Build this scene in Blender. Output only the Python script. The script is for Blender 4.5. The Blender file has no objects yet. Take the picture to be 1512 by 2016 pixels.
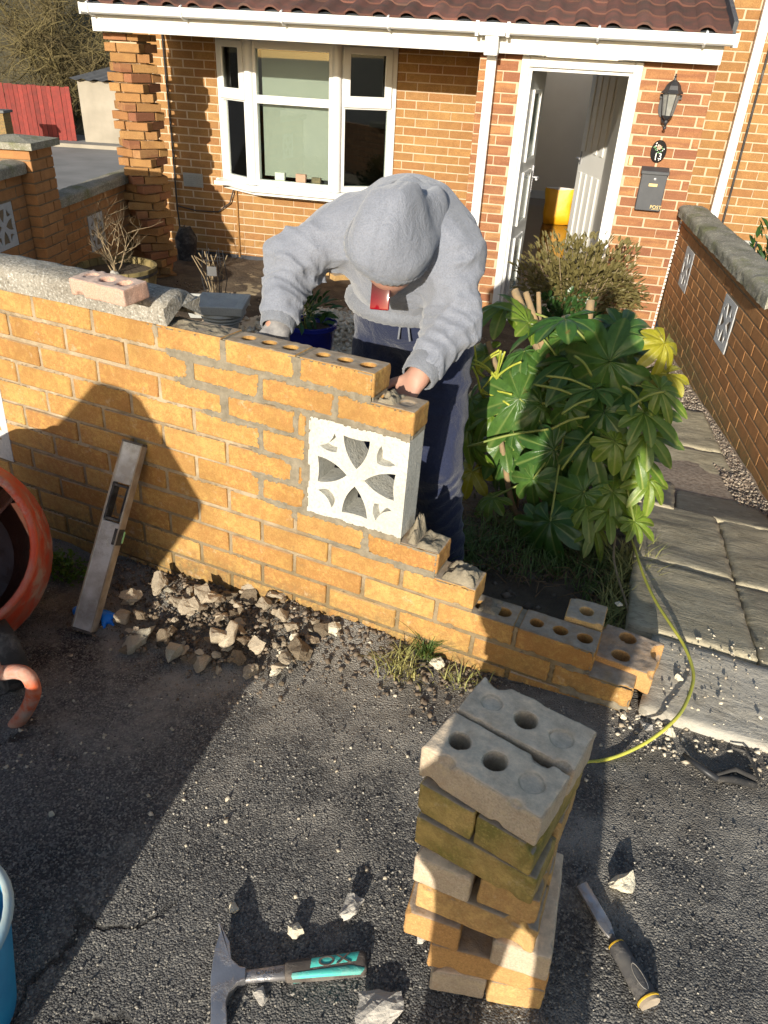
import bpy, bmesh, math, random
import numpy as np
from mathutils import Vector, Matrix, Euler

random.seed(7)
RNG = np.random.default_rng(11)
SC = bpy.context.scene
COL = SC.collection
rad = math.radians

# ------------------------------------------------------------------ camera, world, sun, exposure
CAM_LOC = (0.7206, -1.5866, 0.6782)
CAM_PITCH, CAM_YAW, CAM_ROLL, FPX = 0.5527, 0.4025, -0.0561, 1475.4   # focal length for a 1512x2016 frame
CAM_R = Matrix.Rotation(CAM_YAW, 3, 'Z') @ Matrix.Rotation(-CAM_PITCH, 3, 'X') @ Matrix.Rotation(CAM_ROLL, 3, 'Y')
right, fwd, up = CAM_R.col[0], CAM_R.col[1], CAM_R.col[2]
cd = bpy.data.cameras.new('camera')
cam = bpy.data.objects.new('camera', cd)
COL.objects.link(cam)
m = Matrix.Identity(4)
for i in range(3):
    m[i][0], m[i][1], m[i][2], m[i][3] = right[i], up[i], -fwd[i], CAM_LOC[i]
cam.matrix_world = m
cd.sensor_fit = 'VERTICAL'
cd.sensor_height = 36
cd.lens = 36 * FPX / 2016
cd.clip_start, cd.clip_end = 0.02, 600
SC.camera = cam

SUN_EL = rad(15.5)
SUN_TRAVEL = Vector((-0.145, 0.99, 0)).normalized()          # horizontal direction the light travels
wd = bpy.data.worlds.new('World')
SC.world = wd
wd.use_nodes = True
wt = wd.node_tree
wt.nodes.clear()
wo = wt.nodes.new('ShaderNodeOutputWorld')
wb = wt.nodes.new('ShaderNodeBackground')
ws = wt.nodes.new('ShaderNodeTexSky')
ws.sky_type = 'NISHITA'
ws.sun_disc = False
ws.sun_elevation = SUN_EL
ws.sun_rotation = math.atan2(-SUN_TRAVEL.x, -SUN_TRAVEL.y)
ws.altitude = 80
ws.air_density, ws.dust_density, ws.ozone_density = 1.0, 1.3, 1.0
wb.inputs[1].default_value = 0.105
wt.links.new(ws.outputs[0], wb.inputs[0])
wt.links.new(wb.outputs[0], wo.inputs[0])
sl = bpy.data.lights.new('sun', 'SUN')
sl.energy = 5.0
sl.angle = rad(0.53)
sl.color = (1.0, 0.93, 0.80)
sun = bpy.data.objects.new('sun', sl)
COL.objects.link(sun)
sdir = Vector((SUN_TRAVEL.x * math.cos(SUN_EL), SUN_TRAVEL.y * math.cos(SUN_EL), -math.sin(SUN_EL)))
sun.rotation_euler = sdir.to_track_quat('-Z', 'Y').to_euler()
SC.view_settings.view_transform = 'Standard'
SC.view_settings.look = 'None'
SC.view_settings.exposure = 0.60
SC.view_settings.gamma = 1
SC.view_settings.use_curve_mapping = False

# ------------------------------------------------------------------ measuring helpers (photo ray meets a plane of the place)
def _ray(x, y):
    v = Vector(((x - 756) / FPX, 1, -(y - 1008) / FPX))
    return CAM_R @ v
def pY(x, y, Y):
    v = _ray(x, y); t = (Y - CAM_LOC[1]) / v.y
    return Vector(CAM_LOC) + v * t
def pZ(x, y, Z):
    v = _ray(x, y); t = (Z - CAM_LOC[2]) / v.z
    return Vector(CAM_LOC) + v * t
def ground_z(X, Y=0.0):
    return -0.80 + 0.07 * (min(max(X, -2.5), 1.5) - 0.3)
def pG(x, y):
    z = -0.82
    for _ in range(12):
        p = pZ(x, y, z); z = ground_z(p.x)
    return p

# ------------------------------------------------------------------ noise
def _hash(ix, iy, iz, s):
    n = (ix.astype(np.int64) * 374761393 + iy.astype(np.int64) * 668265263 + iz.astype(np.int64) * 2147483647 + s * 974634777) & 0x7fffffff
    n = ((n ^ (n >> 13)) * 1274126177) & 0x7fffffff
    n = ((n ^ (n >> 15)) * 1103515245 + 12345) & 0x7fffffff
    return ((n >> 8) & 0xffff) / 32767.5 - 1.0
def vnoise(x, y, z=0.0, s=0):
    x = np.asarray(x, float); y = np.asarray(y, float); z = np.zeros_like(x) + z
    x0, y0, z0 = np.floor(x), np.floor(y), np.floor(z)
    fx, fy, fz = x - x0, y - y0, z - z0
    fx, fy, fz = [f * f * (3 - 2 * f) for f in (fx, fy, fz)]
    r = 0
    for dx in (0, 1):
        for dy in (0, 1):
            for dz in (0, 1):
                w = (fx if dx else 1 - fx) * (fy if dy else 1 - fy) * (fz if dz else 1 - fz)
                r = r + w * _hash(x0 + dx, y0 + dy, z0 + dz, s)
    return r
def fbm(x, y, z=0.0, o=4, s=0):
    r = 0; a = 1.0; t = 0
    for i in range(o):
        r = r + a * vnoise(np.asarray(x) * 2**i, np.asarray(y) * 2**i, np.asarray(z) * 2**i, s + i * 7); t += a; a *= .5
    return r / t

# ------------------------------------------------------------------ objects
def link(o, parent=None):
    COL.objects.link(o)
    if parent is not None: o.parent = parent
    return o
def tag(o, label=None, cat=None, group=None, kind=None):
    if label: o['label'] = label
    if cat: o['category'] = cat
    if group: o['group'] = group
    if kind: o['kind'] = kind
    return o
def empty(name, loc=(0, 0, 0), rot=(0, 0, 0), label=None, cat=None, group=None):
    o = bpy.data.objects.new(name, None)
    o.empty_display_size = 0.1
    link(o); o.location = loc; o.rotation_euler = rot
    return tag(o, label, cat, group)
def place(name, mesh, parent=None, loc=(0, 0, 0), rot=(0, 0, 0), scale=(1, 1, 1)):
    o = bpy.data.objects.new(name, mesh)
    link(o, parent); o.location = loc; o.rotation_euler = rot; o.scale = scale
    return o
def mesh_np(name, V, Fq, mat, smooth=False, attrs=None):
    me = bpy.data.meshes.new(name)
    V = np.asarray(V, np.float32); Fq = np.asarray(Fq, np.int32)
    n = Fq.shape[1]
    me.vertices.add(len(V)); me.vertices.foreach_set('co', V.ravel())
    me.loops.add(Fq.size); me.loops.foreach_set('vertex_index', Fq.ravel())
    me.polygons.add(len(Fq)); me.polygons.foreach_set('loop_start', np.arange(0, Fq.size, n, dtype=np.int32))
    if smooth: me.polygons.foreach_set('use_smooth', np.ones(len(Fq), bool))
    for k, v in (attrs or {}).items():
        a = me.attributes.new(k, 'FLOAT', 'POINT'); a.data.foreach_set('value', np.asarray(v, np.float32))
    me.update(calc_edges=True); me.validate()
    if mat: me.materials.append(mat)
    return me
def grid_faces(nx, ny):
    i = np.arange(nx - 1)[:, None]; j = np.arange(ny - 1)[None, :]
    a = (i * ny + j); return np.stack([a, a + ny, a + ny + 1, a + 1], -1).reshape(-1, 4)

class MB:
    """collects shapes into one mesh"""
    def __init__(s): s.v = []; s.f = []; s.a = []
    def add(s, V, F, M=None, rnd=0.0):
        b = len(s.v)
        for p in V:
            p = Vector(p); s.v.append(M @ p if M is not None else p); s.a.append(rnd)
        for f in F: s.f.append([b + i for i in f])
        return s
    def box(s, c, d, M=None, rnd=0.0):
        x, y, z = c; a, b, e = d[0] / 2, d[1] / 2, d[2] / 2
        V = [(x + i * a, y + j * b, z + k * e) for i in (-1, 1) for j in (-1, 1) for k in (-1, 1)]
        F = [(0, 1, 3, 2), (4, 6, 7, 5), (0, 4, 5, 1), (2, 3, 7, 6), (0, 2, 6, 4), (1, 5, 7, 3)]
        return s.add(V, F, M, rnd)
    def bb(s, p0, p1, M=None):
        return s.box([(p0[i] + p1[i]) / 2 for i in range(3)], [abs(p1[i] - p0[i]) for i in range(3)], M)
    def tube(s, pts, r, n=8, caps=True, rnd=0.0):
        pts = [Vector(p) for p in pts]
        rs = r if hasattr(r, '__len__') else [r] * len(pts)
        V = []; F = []; prev = None
        for i, p in enumerate(pts):
            t = (pts[min(i + 1, len(pts) - 1)] - pts[max(i - 1, 0)])
            t = t.normalized() if t.length > 1e-9 else Vector((0, 0, 1))
            if prev is None:
                a = t.orthogonal().normalized()
            else:
                a = prev - t * prev.dot(t); a = a.normalized() if a.length > 1e-6 else t.orthogonal().normalized()
            prev = a; b = t.cross(a)
            for k in range(n):
                w = 2 * math.pi * k / n
                V.append(p + (a * math.cos(w) + b * math.sin(w)) * rs[i])
        for i in range(len(pts) - 1):
            for k in range(n):
                k2 = (k + 1) % n
                F.append((i * n + k, i * n + k2, (i + 1) * n + k2, (i + 1) * n + k))
        if caps:
            F.append(tuple(range(n))[::-1]); F.append(tuple((len(pts) - 1) * n + k for k in range(n)))
        return s.add(V, F, None, rnd)
    def lathe(s, prof, n=24, M=None, sx=1, sy=1):
        V = []; F = []
        for (r, z) in prof:
            for k in range(n):
                w = 2 * math.pi * k / n; V.append((r * math.cos(w) * sx, r * math.sin(w) * sy, z))
        for i in range(len(prof) - 1):
            for k in range(n):
                k2 = (k + 1) % n; F.append((i * n + k, i * n + k2, (i + 1) * n + k2, (i + 1) * n + k))
        return s.add(V, F, M)
    def prism(s, poly, z0, z1, M=None):
        n = len(poly)
        V = [(x, y, z0) for x, y in poly] + [(x, y, z1) for x, y in poly]
        F = [tuple(range(n))[::-1], tuple(range(n, 2 * n))] + [(i, (i + 1) % n, n + (i + 1) % n, n + i) for i in range(n)]
        return s.add(V, F, M)
    def mesh(s, name, mat, smooth=False, bevel=0.0, seg=1, recalc=True, attr=False):
        me = bpy.data.meshes.new(name)
        me.from_pydata([tuple(p) for p in s.v], [], s.f)
        if attr:
            a = me.attributes.new('rnd', 'FLOAT', 'POINT'); a.data.foreach_set('value', np.asarray(s.a, np.float32))
        if recalc or bevel:
            bm = bmesh.new(); bm.from_mesh(me)
            bmesh.ops.recalc_face_normals(bm, faces=bm.faces)
            if bevel:
                ed = [e for e in bm.edges if len(e.link_faces) == 2 and e.calc_face_angle(0) > 0.6]
                bmesh.ops.bevel(bm, geom=ed, offset=bevel, segments=seg, affect='EDGES', profile=0.6, clamp_overlap=True)
            bm.to_mesh(me); bm.free()
        if smooth is True:
            me.polygons.foreach_set('use_smooth', [True] * len(me.polygons))
        elif smooth:
            me.polygons.foreach_set('use_smooth', [True] * len(me.polygons))
            me.set_sharp_from_angle(angle=rad(smooth))
        me.update()
        if mat: me.materials.append(mat)
        return me
    def obj(s, name, mat, parent=None, loc=(0, 0, 0), rot=(0, 0, 0), **k):
        return place(name, s.mesh(name, mat, **k), parent, loc, rot)

# ------------------------------------------------------------------ materials
def newmat(name):
    m = bpy.data.materials.new(name); m.use_nodes = True
    t = m.node_tree; t.nodes.clear()
    out = t.nodes.new('ShaderNodeOutputMaterial'); b = t.nodes.new('ShaderNodeBsdfPrincipled')
    t.links.new(b.outputs[0], out.inputs[0])
    return m, t, b
class NT:
    def __init__(s, t): s.t = t
    def n(s, typ, **k):
        nd = s.t.nodes.new('ShaderNode' + typ)
        for a, v in k.items():
            if a.startswith('i_'):
                key = a[2:]; key = int(key) if key.isdigit() else key
                nd.inputs[key].default_value = v
            else: setattr(nd, a, v)
        return nd
    def l(s, a, b): s.t.links.new(a, b)
    def coords(s, kind='Object', rndoff=True):
        tc = s.n('TexCoord')
        o = tc.outputs[kind]
        if rndoff:
            oi = s.n('ObjectInfo'); mu = s.n('Math', operation='MULTIPLY', i_1=57.3); s.l(oi.outputs['Random'], mu.inputs[0])
            va = s.n('VectorMath', operation='ADD'); s.l(o, va.inputs[0]); s.l(mu.outputs[0], va.inputs[1]); o = va.outputs[0]
        return o
    def noise(s, co, scale, detail=4, rough=.55, dist=0.0):
        nd = s.n('TexNoise', i_Scale=scale, i_Detail=detail, i_Roughness=rough, i_Distortion=dist)
        if co is not None: s.l(co, nd.inputs['Vector'])
        return nd.outputs['Fac']
    def vor(s, co, scale, feature='F1', out='Distance', rnd=1.0):
        nd = s.n('TexVoronoi', feature=feature, i_Scale=scale)
        nd.inputs['Randomness'].default_value = rnd
        s.l(co, nd.inputs['Vector']); return nd.outputs[out]
    def ramp(s, fac, stops, interp='LINEAR'):
        r = s.n('ValToRGB'); r.color_ramp.interpolation = interp
        e = r.color_ramp.elements
        while len(e) < len(stops): e.new(0.5)
        for i, (p, c) in enumerate(stops):
            e[i].position = p; e[i].color = (c[0], c[1], c[2], 1) if hasattr(c, '__len__') else (c, c, c, 1)
        s.l(fac, r.inputs[0]); return r.outputs[0]
    def mix(s, fac, a, b, mode='MIX'):
        m = s.n('Mix', data_type='RGBA', blend_type=mode)
        def put(sock, v):
            if hasattr(v, 'is_linked') or hasattr(v, 'links'): s.l(v, sock)
            elif hasattr(v, '__len__'): sock.default_value = (v[0], v[1], v[2], 1)
            else: sock.default_value = v
        put(m.inputs[0], fac); put(m.inputs[6], a); put(m.inputs[7], b)
        return m.outputs[2]
    def math(s, op, a, b=0.0, clamp=False):
        m = s.n('Math', operation=op, use_clamp=clamp)
        for i, v in enumerate((a, b)):
            if hasattr(v, 'links'): s.l(v, m.inputs[i])
            else: m.inputs[i].default_value = v
        return m.outputs[0]
    def bump(s, h, strength, dist, prev=None):
        b = s.n('Bump', i_Strength=strength, i_Distance=dist)
        s.l(h, b.inputs['Height'])
        if prev is not None: s.l(prev, b.inputs['Normal'])
        return b.outputs[0]

def simple(name, c1, c2=None, scale=8, rough=0.7, bump=0.2, bscale=40, bdist=0.004, metal=0.0, spec=0.4, rndoff=True, detail=5, lo=.35, hi=.65, kind='Object', rvar=0.0, **extra):
    m, t, b = newmat(name); n = NT(t)
    co = n.coords(kind, rndoff)
    f = n.noise(co, scale, detail)
    c2 = c2 or c1
    colr = n.ramp(f, [(lo, c1), (hi, c2)])
    if rvar:
        oi = n.n('ObjectInfo'); hsv = n.n('HueSaturation')
        v = n.n('MapRange', i_3=1 - rvar, i_4=1 + rvar); n.l(oi.outputs['Random'], v.inputs[0])
        n.l(v.outputs[0], hsv.inputs['Value']); n.l(colr, hsv.inputs['Color']); colr = hsv.outputs[0]
    n.l(colr, b.inputs['Base Color'])
    b.inputs['Roughness'].default_value = rough; b.inputs['Metallic'].default_value = metal
    b.inputs['Specular IOR Level'].default_value = spec
    if bump: n.l(n.bump(n.noise(co, bscale, 6, .6), bump, bdist), b.inputs['Normal'])
    for k, v in extra.items(): b.inputs[k.replace('_', ' ')].default_value = v
    return m

def brick_mat(name, cols, dark=None, fine=260, bump=0.35, streak=None, mossz=None, moss=None, stain=0.35, top=None, attr=False, weather=False):
    """fired brick: per brick colour, mottling, sand grain, worn lighter patches"""
    m, t, b = newmat(name); n = NT(t)
    co = n.coords('Object', True)
    oi = n.n('ObjectInfo'); r = oi.outputs['Random']
    if attr:
        at = n.n('Attribute', attribute_name='rnd'); r = n.math('FRACT', n.math('ADD', r, at.outputs['Fac']))
        sc = n.n('VectorMath', operation='ADD'); mu = n.math('MULTIPLY', at.outputs['Fac'], 31.7)
        n.l(co, sc.inputs[0]); n.l(mu, sc.inputs[1]); co = sc.outputs[0]
    k = len(cols)
    c = n.ramp(r, [(i / max(k - 1, 1), cc) for i, cc in enumerate(cols)])
    if streak:
        mp = n.n('Mapping'); mp.inputs['Scale'].default_value = (3, 3, 26); n.l(co, mp.inputs[0])
        s = n.ramp(n.noise(mp.outputs[0], 1.0, 3), [(.48, 0), (.62, 1)])
        c = n.mix(n.math('MULTIPLY', s, .55), c, streak)
    big = n.ramp(n.noise(co, 14, 4), [(.36, 0), (.66, 1)])
    if dark: c = n.mix(n.math('MULTIPLY', big, stain), c, dark)
    grain = n.noise(co, fine, 3, .7)
    c = n.mix(n.ramp(grain, [(.33, 0.55), (.55, 0)]), c, [x * .45 for x in cols[0]])
    c = n.mix(n.ramp(grain, [(.60, 0), (.78, .55)]), c, [min(x * 1.5 + .12, .8) for x in cols[0]])
    if moss is not None:
        geo = n.n('NewGeometry'); sx = n.n('SeparateXYZ'); n.l(geo.outputs['Position'], sx.inputs[0])
        zz = n.n('MapRange', i_1=mossz[0], i_2=mossz[1], i_3=1.0, i_4=0.0); n.l(sx.outputs[2], zz.inputs[0])
        nz = n.noise(geo.outputs['Position'], 7, 5, .65)
        mk = n.ramp(n.math('MULTIPLY', zz.outputs[0], n.math('ADD', nz, .35)), [(.28, 0), (.55, 1)])
        sp = n.ramp(n.noise(geo.outputs['Position'], 45, 4, .7), [(.40, .25), (.6, 1)])
        c = n.mix(n.math('MULTIPLY', mk, sp), c, moss)
    if weather:
        mm = n.noise(co, 55, 6, .72, .3); hi_ = [min(x * k, .9) for x, k in zip(cols[min(2, len(cols) - 1)], (1.12, 1.14, .95))]; lo_ = [x * k for x, k in zip(cols[1], (.80, .70, .62))]
        c = n.mix(n.ramp(mm, [(.50, 0), (.66, .5)]), c, hi_); c = n.mix(n.ramp(mm, [(.34, .5), (.49, 0)]), c, lo_)
        gw = n.n('NewGeometry'); w1 = n.noise(gw.outputs['Position'], 3.2, 6, .68); w2 = n.noise(gw.outputs['Position'], 21, 5, .7)
        c = n.mix(n.math('MULTIPLY', n.ramp(w1, [(.46, 0), (.62, 1)]), .5), c, [x * .62 for x in cols[1]])
        c = n.mix(n.math('MULTIPLY', n.ramp(w2, [(.60, 0), (.72, 1)]), .42), c, (.56, .46, .31))
        c = n.mix(n.math('MULTIPLY', n.ramp(w2, [(.26, 1), (.36, 0)]), .55), c, (.20, .125, .06))
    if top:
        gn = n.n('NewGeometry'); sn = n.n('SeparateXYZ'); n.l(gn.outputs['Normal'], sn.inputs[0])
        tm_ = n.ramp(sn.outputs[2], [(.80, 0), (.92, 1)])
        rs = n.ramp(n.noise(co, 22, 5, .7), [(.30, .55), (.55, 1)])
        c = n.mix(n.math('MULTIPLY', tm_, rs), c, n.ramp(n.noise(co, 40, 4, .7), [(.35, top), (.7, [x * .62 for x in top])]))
    n.l(c, b.inputs['Base Color'])
    b.inputs['Roughness'].default_value = .88; b.inputs['Specular IOR Level'].default_value = .25
    n1 = n.bump(n.noise(co, 30, 4), .35, .006)
    n2 = n.bump(grain, bump, .003, n1)
    n.l(n2, b.inputs['Normal'])
    return m

M = {}
M['brick_garden'] = brick_mat('garden_brick', [(.43, .255, .082), (.38, .205, .062), (.50, .315, .108), (.35, .175, .052), (.46, .28, .09), (.33, .16, .048)],
                              dark=(.36, .165, .06), mossz=(-.92, -.56), moss=(.17, .12, .055), stain=.6, top=(.40, .33, .25), weather=True)
M['brick_mossy'] = brick_mat('mossy_brick', [(.46, .32, .12), (.39, .28, .10), (.50, .36, .14)], dark=(.15, .15, .035), stain=.92, top=(.36, .31, .25), weather=True)
M['brick_buff'] = brick_mat('buff_brick', [(.52, .33, .14), (.48, .29, .12), (.57, .38, .17)], dark=(.30, .20, .08), stain=.5, top=(.42, .36, .28), weather=True)
M['brick_grey'] = brick_mat('mortar_faced_brick', [(.58, .48, .36), (.52, .42, .31)], dark=(.42, .32, .22), stain=.6, top=(.86, .68, .48), weather=True)
M['brick_orange'] = brick_mat('orange_brick', [(.52, .30, .12), (.48, .27, .10), (.54, .33, .14)], dark=(.38, .19, .075), stain=.4, top=(.42, .33, .25))
M['brick_pink'] = brick_mat('pink_brick', [(.56, .33, .24), (.54, .31, .22)], dark=(.42, .33, .27), stain=.6, top=(.60, .45, .37))
HB = [(.37, .175, .072), (.28, .118, .058), (.40, .205, .084), (.23, .092, .052), (.37, .185, .076), (.26, .105, .056), (.42, .235, .096)]
M['brick_house'] = brick_mat('house_brick', HB, dark=(.20, .078, .042), fine=150, bump=.25, streak=(.19, .07, .042), stain=.35)
M['brick_house_j'] = brick_mat('house_brick_joined', HB, dark=(.20, .078, .042), fine=150, bump=.25, streak=(.19, .07, .042), stain=.35, attr=True)
HR = [(.345, .188, .066), (.29, .148, .055), (.39, .225, .082), (.30, .14, .054), (.37, .20, .070)]
M['brick_recess'] = brick_mat('recess_brick', HR, dark=(.20, .092, .036), fine=150, bump=.25, stain=.4)
M['brick_recess_j'] = brick_mat('recess_brick_joined', HR, dark=(.20, .092, .036), fine=150, bump=.25, stain=.4, attr=True)
M['brick_side'] = brick_mat('side_wall_brick', [(.44, .215, .085), (.37, .17, .065), (.48, .24, .095)], dark=(.24, .12, .05), mossz=(-1.3, -.75), moss=(.16, .14, .06), stain=.5)
M['plinth'] = simple('plinth_paint', (.035, .035, .042), (.05, .05, .055), 20, .7)
M['mortar_house'] = simple('house_mortar', (.52, .395, .27), (.45, .33, .22), 20, .95, .3, 150, .004, rndoff=False)
M['mortar_dark'] = simple('dark_mortar', (.16, .12, .075), (.24, .17, .10), 20, .95, .3, 150, .004, rndoff=False)
M['mortar_wet'] = simple('fresh_mortar', (.19, .16, .11), (.27, .23, .165), 40, .9, .8, 120, .006)
# ---- more materials
def concrete(name, c1, c2, spk=(.55, .53, .48), spd=(.12, .11, .09), scale=90, amt=.6, bump=.6, moss=None, bdist=.006):
    m, t, b = newmat(name); n = NT(t)
    co = n.coords('Object', True)
    c = n.ramp(n.noise(co, 6, 5, .6), [(.35, c1), (.65, c2)])
    g = n.noise(co, scale, 3, .75)
    c = n.mix(n.math('MULTIPLY', n.ramp(g, [(.55, 0), (.66, 1)]), amt), c, spk)
    c = n.mix(n.math('MULTIPLY', n.ramp(g, [(.34, 1), (.45, 0)]), amt), c, spd)
    if moss: c = n.mix(n.ramp(n.noise(co, 5, 5, .7), [(.5, 0), (.68, .8)]), c, moss)
    n.l(c, b.inputs['Base Color']); b.inputs['Roughness'].default_value = .93; b.inputs['Specular IOR Level'].default_value = .2
    n.l(n.bump(g, bump, bdist, n.bump(n.noise(co, 18, 4), .4, .01)), b.inputs['Normal'])
    return m
M['coping'] = concrete('coping_concrete', (.24, .215, .175), (.34, .315, .265), scale=120, amt=.85, bump=1.0)
M['coping_side'] = concrete('weathered_coping', (.20, .19, .15), (.30, .28, .22), scale=110, amt=.7, moss=(.13, .14, .05))
M['screen'] = concrete('white_screen_block', (.50, .49, .44), (.42, .41, .36), spk=(.60, .585, .53), spd=(.26, .245, .205), scale=110, amt=.6, bump=.8, bdist=.004)
M['screen_dull'] = concrete('dull_screen_block', (.50, .50, .50), (.42, .42, .42), spk=(.6, .6, .6), spd=(.3, .3, .3), scale=110, amt=.4)
M['stone_grey'] = concrete('grey_cast_stone', (.33, .33, .31), (.42, .42, .39), scale=140, amt=.3, bump=.3)
M['rubble'] = simple('rubble_stone', (.47, .38, .265), (.60, .51, .38), 14, .95, .8, 60, .006, rvar=.22)
M['rubble_dirty'] = simple('dirty_rubble_stone', (.27, .205, .135), (.42, .33, .225), 10, .95, .9, 60, .008, rvar=.3)
M['limestone'] = simple('mortar_lump', (.55, .49, .37), (.68, .62, .48), 22, .95, 1.0, 90, .006, rvar=.12)
M['flint'] = simple('grey_stone', (.30, .28, .25), (.45, .42, .37), 18, .9, .9, 70, .006, rvar=.15)
M['white'] = simple('white_upvc', (.70, .70, .68), (.66, .66, .64), 3, .32, .02, 30, .001, spec=.5)
M['white_dirty'] = simple('white_fascia', (.66, .65, .61), (.58, .56, .50), 4, .4, .03, 30, .001, lo=.45, hi=.8)
M['white_paint'] = simple('white_gloss_paint', (.74, .73, .69), (.70, .69, .65), 3, .4, .02, 30, .001)
M['black_metal'] = simple('black_metal', (.022, .023, .026), (.032, .033, .036), 20, .45, .15, 120, .001)
M['charcoal'] = simple('charcoal_box', (.045, .048, .054), (.055, .058, .064), 15, .5, .1, 150, .001)
M['black_gloss'] = simple('black_gloss', (.008, .008, .009), (.012, .012, .013), 8, .12, 0)
M['rubber'] = simple('rubber', (.02, .02, .021), (.06, .055, .05), 12, .85, .3, 60, .003)
M['gold'] = simple('gold_print', (.62, .48, .2), (.58, .44, .18), 20, .4, 0, metal=.3)
M['print_white'] = simple('white_print', (.75, .74, .68), None, 5, .6, 0)
M['print_pink'] = simple('pink_print', (.65, .32, .24), None, 5, .6, 0)
M['print_green'] = simple('green_print', (.16, .36, .14), None, 5, .6, 0)
M['tile'] = simple('roof_tile', (.145, .058, .042), (.085, .048, .036), 9, .9, .7, 80, .004, rvar=.35)
M['wood_red'] = simple('red_stained_wood', (.21, .030, .022), (.15, .026, .020), 6, .8, .3, 60, .003, rvar=.22)
M['wood_barrel'] = simple('barrel_wood', (.24, .18, .075), (.15, .12, .05), 12, .85, .5, 40, .004, rvar=.25)
M['wood_floor'] = simple('hall_floor', (.10, .05, .02), (.13, .065, .025), 4, .13, .03, 30, .001)
M['hall_wall'] = simple('hall_wall_paint', (.80, .71, .57), (.76, .67, .53), 3, .38, .02, 20, .001)
M['orange_paint'] = simple('orange_mixer_paint', (.46, .055, .02), (.34, .13, .09), 14, .55, .5, 40, .003, lo=.42, hi=.68)
def caked(m, amt=.5, col=(.34, .31, .27), scale=7):
    t = m.node_tree; n = NT(t); b = [x for x in t.nodes if x.type == 'BSDF_PRINCIPLED'][0]
    src = b.inputs['Base Color'].links[0].from_socket; co = n.coords('Object', False)
    k = n.noise(co, scale, 7, .72); f = n.ramp(k, [(.50, 0), (.60, amt)])
    n.l(n.mix(f, src, col), b.inputs['Base Color']); n.l(n.math('ADD', n.math('MULTIPLY', f, .45), b.inputs['Roughness'].default_value, True), b.inputs['Roughness'])
    pn = b.inputs['Normal'].links[0].from_socket if b.inputs['Normal'].links else None
    n.l(n.bump(n.math('ADD', f, n.math('MULTIPLY', n.noise(co, 60, 4, .7), .35)), .5, .004, pn), b.inputs['Normal'])
caked(M['orange_paint'], .6); M['orange_dusty'] = simple('dusty_orange_tube', (.55, .10, .03), (.50, .28, .20), 16, .7, .4, 50, .003, lo=.38, hi=.6)
M['drum_inside'] = simple('rusty_drum_inside', (.07, .026, .017), (.13, .052, .036), 5, .35, .4, 30, .006)
M['blue_plastic'] = simple('blue_plastic', (.02, .25, .50), (.03, .33, .60), 9, .4, .1, 30, .002)
M['bucket_rim'] = simple('dusty_bucket_rim', (.45, .50, .46), (.20, .42, .55), 10, .6, .2, 40, .002)
M['blue_latex'] = simple('blue_latex', (.01, .17, .72), (.012, .22, .80), 14, .45, .3, 60, .004)
M['blue_glaze'] = simple('cobalt_glaze', (.008, .012, .12), (.012, .02, .20), 6, .12, .05, 20, .002)
M['steel'] = simple('worn_steel', (.32, .32, .34), (.48, .48, .50), 14, .38, .2, 60, .001, metal=.8)
M['alu'] = simple('scuffed_aluminium', (.56, .545, .51), (.34, .31, .27), 16, .5, .35, 50, .002, metal=.12, lo=.38, hi=.62)
M['alu_dirty'] = simple('mortar_smeared_aluminium', (.42, .36, .28), (.26, .20, .14), 20, .8, .4, 60, .002, metal=.1)
M['vial'] = simple('vial_green', (.20, .42, .16), (.25, .5, .2), 5, .2, 0)
M['teal'] = simple('teal_rubber', (.05, .42, .36), (.08, .48, .42), 20, .6, .15, 80, .001)
M['dark_rubber'] = simple('dusty_dark_rubber', (.065, .055, .048), (.12, .10, .085), 25, .8, .3, 90, .001)
M['slate_rubber'] = simple('slate_grip', (.05, .05, .06), (.11, .105, .10), 18, .7, .2, 90, .001)
M['yellow'] = simple('yellow_band', (.55, .34, .03), None, 8, .5, 0)
M['bag_yellow'] = simple('yellow_bag', (.80, .36, .01), (.85, .45, .02), 6, .45, .4, 14, .02)
M['bag_white'] = simple('bag_inside', (.75, .70, .62), None, 6, .6, .2, 20, .01)
M['cord'] = simple('yellow_green_cord', (.45, .43, .06), (.36, .38, .07), 30, .6, .1, 80, .001)
M['stalk'] = simple('green_stalk', (.16, .21, .045), (.22, .24, .055), 20, .55, .1, 60, .001)
M['stalk_yellow'] = simple('yellow_stalk', (.40, .40, .05), (.30, .34, .05), 20, .5, .1, 60, .001)
M['bark_pale'] = simple('pale_stem_bark', (.30, .20, .10), (.20, .15, .09), 24, .9, .6, 60, .004)
M['twig'] = simple('dry_twig', (.30, .23, .14), (.22, .16, .09), 20, .9, .3, 60, .002)
M['twig_far'] = simple('woodland_twig', (.13, .105, .04), (.085, .065, .03), 1.2, .95, 0, rndoff=False)
M['soil'] = simple('garden_soil', (.07, .05, .034), (.13, .096, .062), 7, .95, 1.0, 45, .02, rndoff=False)
M['gravel'] = simple('pea_gravel', (.20, .15, .11), (.34, .28, .22), 60, .9, .6, 60, .006, rndoff=False, rvar=.1)
M['leaf_litter'] = simple('dead_leaves', (.20, .12, .06), (.12, .08, .045), 30, .9, .3, 60, .003)
M['far_ground'] = simple('far_ground', (.05, .045, .028), (.07, .06, .035), .8, .95, .4, 6, .05, rndoff=False)
M['far_road'] = simple('far_road', (.18, .175, .165), (.24, .23, .22), .9, .9, .2, 30, .004, rndoff=False)
M['far_concrete'] = simple('garage_concrete', (.33, .29, .23), (.26, .23, .18), 1.5, .9, .3, 12, .01, rndoff=False)
M['far_roof'] = simple('corrugated_roof', (.15, .15, .15), (.10, .10, .10), 3, .9, .3, 12, .01)
M['grass'] = simple('grass_blade', (.06, .11, .022), (.11, .15, .035), 6, .6, 0, rndoff=False)
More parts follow.
